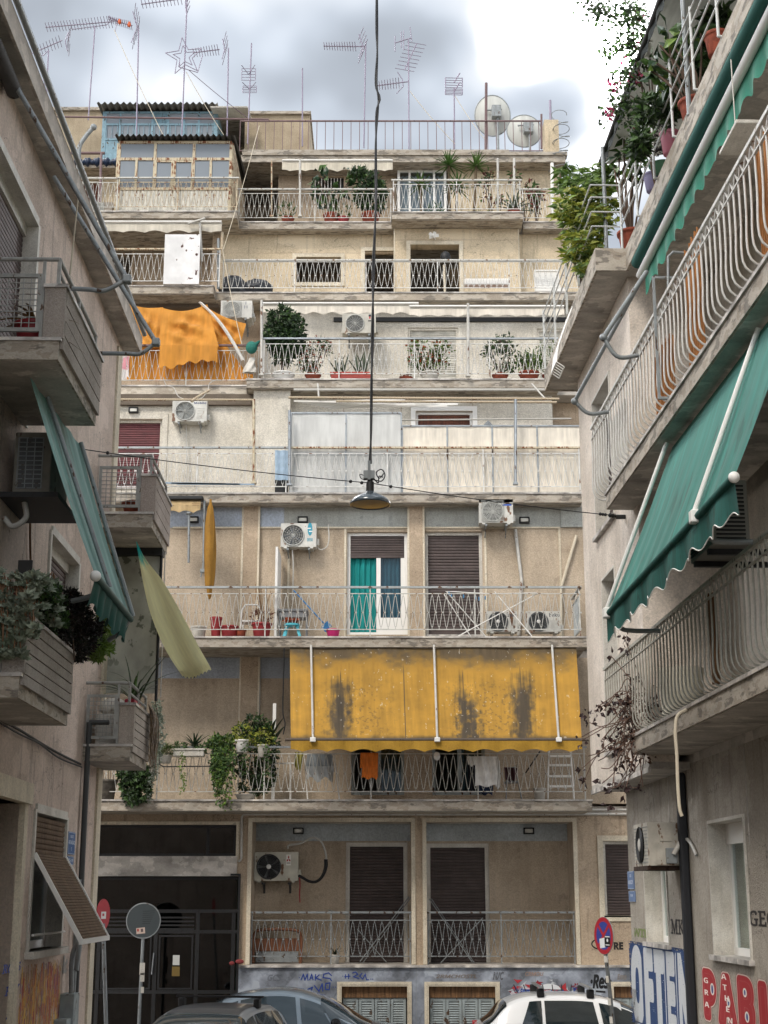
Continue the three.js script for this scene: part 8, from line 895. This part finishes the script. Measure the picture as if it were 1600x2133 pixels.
  t = plant('terrace_shrub', 'leafy dark bush filling the terrace rail near the top right edge', p(1440, 150, 14), { f }); { const L = []; for (const [x, y, r] of [[1470, 100, 30], [1440, 140, 26], [1415, 180, 22], [1490, 50, 26], [1395, 225, 18], [1350, 230, 14], [1330, 300, 16], [1420, 110, 20]]) L.push(...clump(p(x, y, 14.6), V(r / 190, r / 190, .25), r * 16, .12, .06)); fol(t, G.mid, L.filter((_, i) => i % 2)); fol(t, G.dark, L.filter((_, i) => !(i % 2))); }
  // dead vines on the first floor railing
  t = plant('dead_vine', 'tangle of bare brown vines over the end of the right first floor railing', V(3.5, 4.5, -17.4), { f }); { const S = [], Lf = []; for (let i = 0; i < 70; i++) { const a = [rr(1300, 1360), rr(1420, 1560)], q = [a]; let x = a[0], y = a[1], dx = rr(-16, 8), dy = rr(-16, 22); for (let k = 0; k < 5; k++) { x += dx; y += dy; dx += rr(-9, 7); dy += rr(-8, 14); q.push([Math.max(1205, x), Math.min(1640, y)]); } S.push(q.map(([u, v], k) => p(u, v, 17.1 + rr(-.15, .15)))); if (rnd() < .7) Lf.push(...clump(p(x, y, 17.1), V(.05, .06, .05), 5, .07, .05, { droop: .8 })); } for (const q of [[[1340, 1480], [1300, 1500], [1250, 1515], [1212, 1535]], [[1330, 1540], [1280, 1560], [1225, 1575]], [[1345, 1440], [1325, 1390], [1305, 1340], [1300, 1325]], [[1300, 1560], [1270, 1600], [1252, 1600]], [[1330, 1450], [1290, 1440], [1262, 1470]]]) S.push(q.map(([x, y]) => p(x, y, 17))); for (const [x, y] of [[1300, 1330], [1305, 1345], [1312, 1352], [1325, 1425], [1305, 1470], [1230, 1500], [1222, 1490]]) Lf.push(...clump(p(x, y, 17), V(.06, .06, .05), 9, .06, .045)); stems(t, S, .0055, M(0x6a5348, { r: .9 })); fol(t, green(0x4a3036), Lf); fol(t, green(0x6e4a3a), clump(p(1325, 1560, 17), V(.22, .2, .2), 120, .05, .03)); }
  single('wicker_chair', 'pale wicker chair back behind the right first floor railing', 'chair', [new THREE.CylinderGeometry(.26, .22, .62, 22, 8, true).translate(3.95, 5.2, -16.6)], M(0xc9c4b4, { t: 'fabric', s: .12 }), { f });
  single('wooden_post', 'wooden post tied to the inside of the right first floor railing', 'post', [box(3.5, 3.56, 4.9, 5.75, -13.5, -13.42)], C.plank, { f }); single('tool_holder', 'grey metal frame with a curved top behind the second floor railing', 'frame', [...polyline([p(1392, 610, 13.6), p(1392, 535, 13.6), p(1402, 525, 13.6), p(1428, 527, 13.6), p(1434, 540, 13.6), p(1434, 560, 13.6)], .014, 6)], C.galv, { f }); { const a = p(1408, 580, 13.8); single('glass_screen', 'framed glass sheet leaning behind the second floor railing', 'glass sheet', [...frame4({ x0: a.x - .2, x1: a.x + .2, y0: 7.84, y1: a.y + .1 }, .025, -14, -13.97)], C.galv, { f }); }
  { const a = p(1545, 250, 11.8); single('ceiling_shelf', 'pale clothes airer hanging under the terrace at right', 'airer', [rbox(a.x - .05, a.x + .6, a.y - .03, a.y + .01, -12.4, -11.8, .01), bar(V(a.x, a.y, -12), V(a.x, 10.55, -12), .006, 4)], C.whiteD, { f }); }
}
// ---------- signs in the street ----------
{
  const disc = (c, R, yaw, front, back, t) => { const g1 = new THREE.CylinderGeometry(R, R, .012, 40).rotateX(Math.PI / 2).rotateY(yaw).translate(c.x, c.y, c.z); part('plate', [g1], back, t); if (front) { const gg = grid(1, 1, (u, v) => V((u - .5) * 2 * R, (v - .5) * 2 * R, .0075)); gg.rotateY(yaw).translate(c.x, c.y, c.z); part('sign_face', [gg], front, t); } };
  { const D = 21.4, c = at(215, 1905, D), b = at(229, 2140, D), t = thing('no_entry_sign', 'red round road sign seen nearly edge on at left', 'road sign', V(b.x, 0, -D)); disc(c, .21, 1.31, texM(ctex(128, 128, x => { x.fillStyle = '#b8303c'; x.beginPath(); x.arc(64, 64, 62, 0, 7); x.fill(); x.fillStyle = '#e6e4e2'; x.fillRect(40, 52, 48, 30); x.fillStyle = '#b8303c'; x.fillRect(52, 60, 18, 10); }), { a: 1, r: .4 }), M(0xb8303c, { r: .4 }), t); part('pole', [bar(V(lerp(b.x, c.x, -.3), 0, -D), V(c.x + .005, c.y - .12, -D), .028, 10)], C.galv, t); }
  { const D = 26.9, c = at(299, 1918, D), t = thing('round_sign', 'grey back of a round road sign with a sticker in front of the entrance', 'road sign', V(c.x, .13, -D)); disc(c, .295, 0, texM(ctex(256, 256, x => { x.fillStyle = '#3c4447'; x.beginPath(); x.arc(128, 128, 126, 0, 7); x.fill(); x.fillStyle = '#2b3134'; for (let i = 0; i < 7; i++) { x.save(); x.translate(120, 56 + i * 15); x.rotate(-.05); x.fillRect(0, 0, 96 - i * 6, 6); x.restore(); } x.save(); x.translate(75, 182); x.rotate(-.1); x.fillStyle = '#c5b0a4'; x.fillRect(0, 0, 66, 44); x.fillStyle = '#a8423a'; x.fillRect(6, 6, 14, 20); x.fillStyle = '#5a4a4a'; x.fillRect(34, 8, 18, 24); x.restore(); }), { a: 1, r: .5 }), C.galv, t); part('rim', [new THREE.TorusGeometry(.295, .012, 6, 48).translate(c.x, c.y, c.z)], C.galv, t); part('pole', [bar(V(c.x - .02, .13, -D - .03), V(c.x, c.y - .2, -D - .03), .03, 10)], C.galv, t); part('sticker', [[2018, .05, .10], [2036, .04, .07], [2062, .03, .05]].map(([y, w, h]) => { const q = at(297, y, D); return box(q.x - w, q.x + w * .8, q.y - h, q.y + h, -D + .0, -D + .004); }), C.whiteD, t); }
  { const D = 24.6, c = at(1258, 1949, D), b = at(1276, 2140, D), t = thing('no_stopping_sign', 'red and blue round no stopping sign on a banded pole at right', 'road sign', V(b.x, 0, -D)); disc(c, .29, -1.17, texM(ctex(256, 256, x => { x.fillStyle = '#a8202e'; x.beginPath(); x.arc(128, 128, 126, 0, 7); x.fill(); x.fillStyle = '#33408e'; x.beginPath(); x.arc(128, 128, 96, 0, 7); x.fill(); x.strokeStyle = '#a8202e'; x.lineWidth = 24; x.beginPath(); x.moveTo(60, 60); x.lineTo(196, 196); x.moveTo(196, 60); x.lineTo(60, 196); x.stroke(); x.save(); x.translate(70, 150); x.rotate(-.12); x.fillStyle = '#dfe1e2'; x.fillRect(0, 0, 72, 66); x.restore(); x.fillStyle = '#101114'; x.fillRect(140, 128, 76, 74); x.fillStyle = '#d8d8d8'; x.fillRect(146, 130, 64, 8); x.fillRect(150, 186, 56, 7); x.beginPath(); x.arc(178, 158, 12, 0, 7); x.fill(); }), { a: 1, r: .35 }), C.galv, t); const P = k => V(lerp(c.x + .02, b.x, k), lerp(c.y - .25, b.y, k), -D - .03); part('pole', [bar(P(0), V(lerp(c.x, b.x, 2.2), 0, -D - .03), .032, 10)], M(0x6a6d6e, { t: 'metal', s: .5 }), t); part('pole_band', [0.05, .32, .62, .86].map(k => bar(P(k), P(k + .09), .034, 10)), C.whiteD, t); }
}
// ---------- parked cars ----------
const curve = (pts) => { const c = new THREE.CatmullRomCurve3(pts.map(p => V(p[0], p[1], 0)), false, 'centripetal').getPoints(160); return x => { if (x <= c[0].x) return c[0].y; for (let i = 1; i < c.length; i++) if (c[i].x >= x) return lerp(c[i - 1].y, c[i].y, (x - c[i - 1].x) / (c[i].x - c[i - 1].x || 1)); return c.at(-1).y; }; };
function car(name, label, pos, yaw, o) {
  const t = thing(name, label, 'car', pos); t.rotation.y = yaw; t.base = V(0, 0, 0); const top = curve(o.top), L = o.len, hw = o.hw, belt = x => lerp(o.belt[0], o.belt[1], x / L);
  const plan = x => hw * (1 - .22 * Math.pow(Math.abs(x / L - .5) * 2, 4.5));
  const sec = x => { const w = plan(x), T = top(x), b = Math.min(belt(x), T - .03), gh = clamp((T - b) / .5), wr = w * lerp(.95, .70, gh); return [[.2, w * .9], [.34, w * .985], [.58, w], [b, w * .97], [Math.max(b + .005, T - .07), wr * 1.02], [T - .022, wr * .90], [T - .006, wr * .6], [T, 0]]; };
  const sp = (x, s) => { const q = sec(x), k = Math.abs(s) * (q.length - 1), i = Math.min(q.length - 2, Math.floor(k)), f = k - i; const r = q.length - 1; const A = q[r - i], Bq = q[r - i - 1]; return V(x - L / 2, lerp(A[0], Bq[0], f), Math.sign(s || 1) * lerp(A[1], Bq[1], f)); };
  const paint = M(o.col, { r: .35, cc: 1, m: o.metal ?? 0 }), gl = M(o.gl ?? 0x1c272b, { r: .04, cc: 1 });
  part('body', [grid(56, 90, (u, v) => sp(clamp(v, .0005, .9995) * L, (u - .5) * 2), false), grid(1, 16, (u, v) => { const q = sp(.002, (v - .5) * 2); return u ? q : V(q.x - .03, q.y * .9 + .06, q.z * .9); }, false), grid(20, 1, (u, v) => { const q = sp(.002, (u - .5) * 2); q.x -= .03; return V(q.x, v ? .9 * q.y + .06 : .25, q.z * .9); }, false), grid(20, 1, (u, v) => { const q = sp(L - .002, (u - .5) * 2); return V(q.x + .01, v ? q.y : .25, q.z); }, false)], paint, t);
  const side = (x, y, sg) => { const q = sec(x); let a = q[3], b = q[4]; const f = clamp((y - a[0]) / (b[0] - a[0] || 1)); return V(x - L / 2, y, sg * (lerp(a[1], b[1], f) + .006 + .012 * Math.sin(f * 3.14))); };
  for (const sg of [1, -1]) for (const [xb0, xb1, xt0, xt1] of o.win) part('side_window', [grid(14, 8, (u, v) => { const x = lerp(lerp(xb0, xb1, u), lerp(xt0, xt1, u), v), yb = belt(x) + .03, yt = Math.max(yb + .01, top(x) - .095); return side(x, lerp(yb, yt, v), sg); }, false)], gl, t);
  for (const [nm, a, b, s] of o.screens) part(nm, [grid(20, 14, (u, v) => { const q = sp(lerp(a, b, v), (u - .5) * 2 * s); const h = .008; return V(q.x + (b > a && nm === 'windscreen' ? h * .5 : -h * .5), q.y + h, q.z); }, false)], gl, t);
  for (const [x, sg] of [[o.wheel[0], 1], [o.wheel[1], 1], [o.wheel[0], -1], [o.wheel[1], -1]]) { const w = part('wheel', [new THREE.CylinderGeometry(.31, .31, .2, 28).rotateX(Math.PI / 2).translate(x - L / 2, .31, sg * (hw - .08))], C.rubber, t); part('rim', [new THREE.CylinderGeometry(.2, .2, .205, 20).rotateX(Math.PI / 2).translate(x - L / 2, .31, sg * (hw - .078))], C.alu, w); }
  for (const sg of [1, -1]) { const m = part('wing_mirror', [new THREE.SphereGeometry(.1, 14, 10).scale(.8, .75, 1.05).translate(o.mir - L / 2, belt(o.mir) + .08, sg * (hw + .08))], o.mcol ?? paint, t); part('mirror_glass', [new THREE.CircleGeometry(.07, 16).rotateY(-Math.PI / 2).translate(o.mir - L / 2 - .082, belt(o.mir) + .08, sg * (hw + .085))], gl, m); part('door_handle', [rbox(L * .42 - L / 2, L * .42 - L / 2 + .16, .82, .85, sg * (hw - .01) - .015, sg * (hw - .01) + .015, .01)], paint, t); part('tail_light', [grid(8, 6, (u, v) => { const x = lerp(.015, .22, u * (1 - v * .3)), y = lerp(.84, 1.0, v); const q = sec(x); const f = clamp((y - .58) / (q[3][0] - .58)); return V(x - L / 2, y, sg * (lerp(q[2][1], q[3][1], f) + .006)); }, false)], M(0xb3212b, { r: .15, cc: 1 }), t); part('headlight', [new THREE.SphereGeometry(.13, 12, 8).scale(1.2, .6, .7).translate(L / 2 - .16, .68, sg * hw * .68)], M(0xd8dde0, { r: .1, cc: 1 }), t); }
  part('number_plate', [box(L / 2 + .0, L / 2 + .02, .4, .51, -.26, .26)], C.white, t);
  if (o.bars) for (const x of o.bars) { const z0 = plan(x) * .66, y = top(x); const b = part('roof_bar', [flat(V(x - L / 2, y + .11, -z0 - .09), V(x - L / 2, y + .11, z0 + .09), .055, .028)], o.barm ?? C.alu, t); for (const sg of [-1, 1]) part('bar_foot', [rbox(x - L / 2 - .06, x - L / 2 + .06, y - .045, y + .09, sg * z0 - .045, sg * z0 + .045, .02)], C.black, b); }
  if (o.roof) part('roof_patch', [grid(16, 16, (u, v) => { const q = sp(lerp(o.roof[0], o.roof[1], v), (u - .5) * 2 * .27); return V(q.x, q.y + .005, q.z); }, false)], o.roofm, t);  // grey patch over the middle of the roof, darker than the body
  return t;
}
const hatch = [[0, .75], [.05, .98], [.25, 1.12], [.5, 1.36], [.8, 1.465], [1.3, 1.49], [1.9, 1.465], [2.35, 1.36], [2.75, 1.17], [3.1, 1.0], [3.6, .93], [3.95, .82], [4.06, .6]];
{ const z = -25.55, p = at(993, 2128, 24.7); car('white_car', 'white hatchback with roof bar feet parked below the right street windows', V(p.x + 2.03, 0, z), 0, { len: 4.06, hw: .87, top: hatch, belt: [1.02, .92], col: 0xe9eaea, win: [[.72, 1.05, .86, 1.05], [1.1, 1.95, 1.1, 1.88], [2.02, 2.95, 1.97, 2.25]], screens: [['rear_window', .12, .5, .4], ['windscreen', 2.32, 2.95, .5]], wheel: [.75, 3.3], mir: 2.85, bars: [1.05, 1.85] }); }
{ const z = -25.2, p = at(690, 2125, 24.4); car('blue_grey_car', 'blue grey car with a curved roof parked in front of the plinth', V(p.x - .35, .03, z), 0, { len: 4.25, hw: .88, metal: .3, gl: 0x3e4f56, top: [[0, .8], [.06, 1.0], [.35, 1.2], [.8, 1.42], [1.3, 1.535], [1.8, 1.545], [2.2, 1.46], [2.6, 1.28], [2.95, 1.08], [3.2, 1.0], [3.7, .92], [4.15, .78], [4.25, .6]], belt: [1.05, .95], col: 0xa3b2bc, win: [[.5, .95, .85, 1.0], [1.0, 1.95, 1.04, 1.9], [2.02, 2.5, 1.97, 2.3], [2.54, 3.0, 2.34, 2.4]], screens: [['rear_window', .1, .75, .45], ['windscreen', 2.3, 3.1, .48]], wheel: [.8, 3.4], mir: 2.55, mcol: C.black }); }
{ const p = at(440, 2100, 22.3); car('silver_car', 'silver car with darker grey roof patch and dark roof bar nearest the camera', V(p.x, 0, -21.9), -Math.PI / 2 - .22, { len: 4.0, hw: .86, metal: .3, gl: 0x3e4a4f, top: [[0, .8], [.06, 1.05], [.3, 1.3], [.7, 1.46], [1.2, 1.5], [1.9, 1.49], [2.3, 1.42], [2.75, 1.2], [3.05, 1.02], [3.5, .95], [3.9, .82], [4.0, .62]], belt: [1.02, .95], col: 0xb9bcbd, win: [[.5, 1.05, .7, 1.05], [1.1, 1.85, 1.1, 1.85], [1.92, 2.8, 1.92, 2.3]], screens: [['rear_window', .08, .45, .42], ['windscreen', 2.28, 2.95, .52]], wheel: [.7, 3.2], mir: 2.6, bars: [1.5], barm: C.black, roof: [.55, 2.25], roofm: M(0x5e5f60, { r: .35, cc: .6 }) }); }
renderer.render(scene, camera);
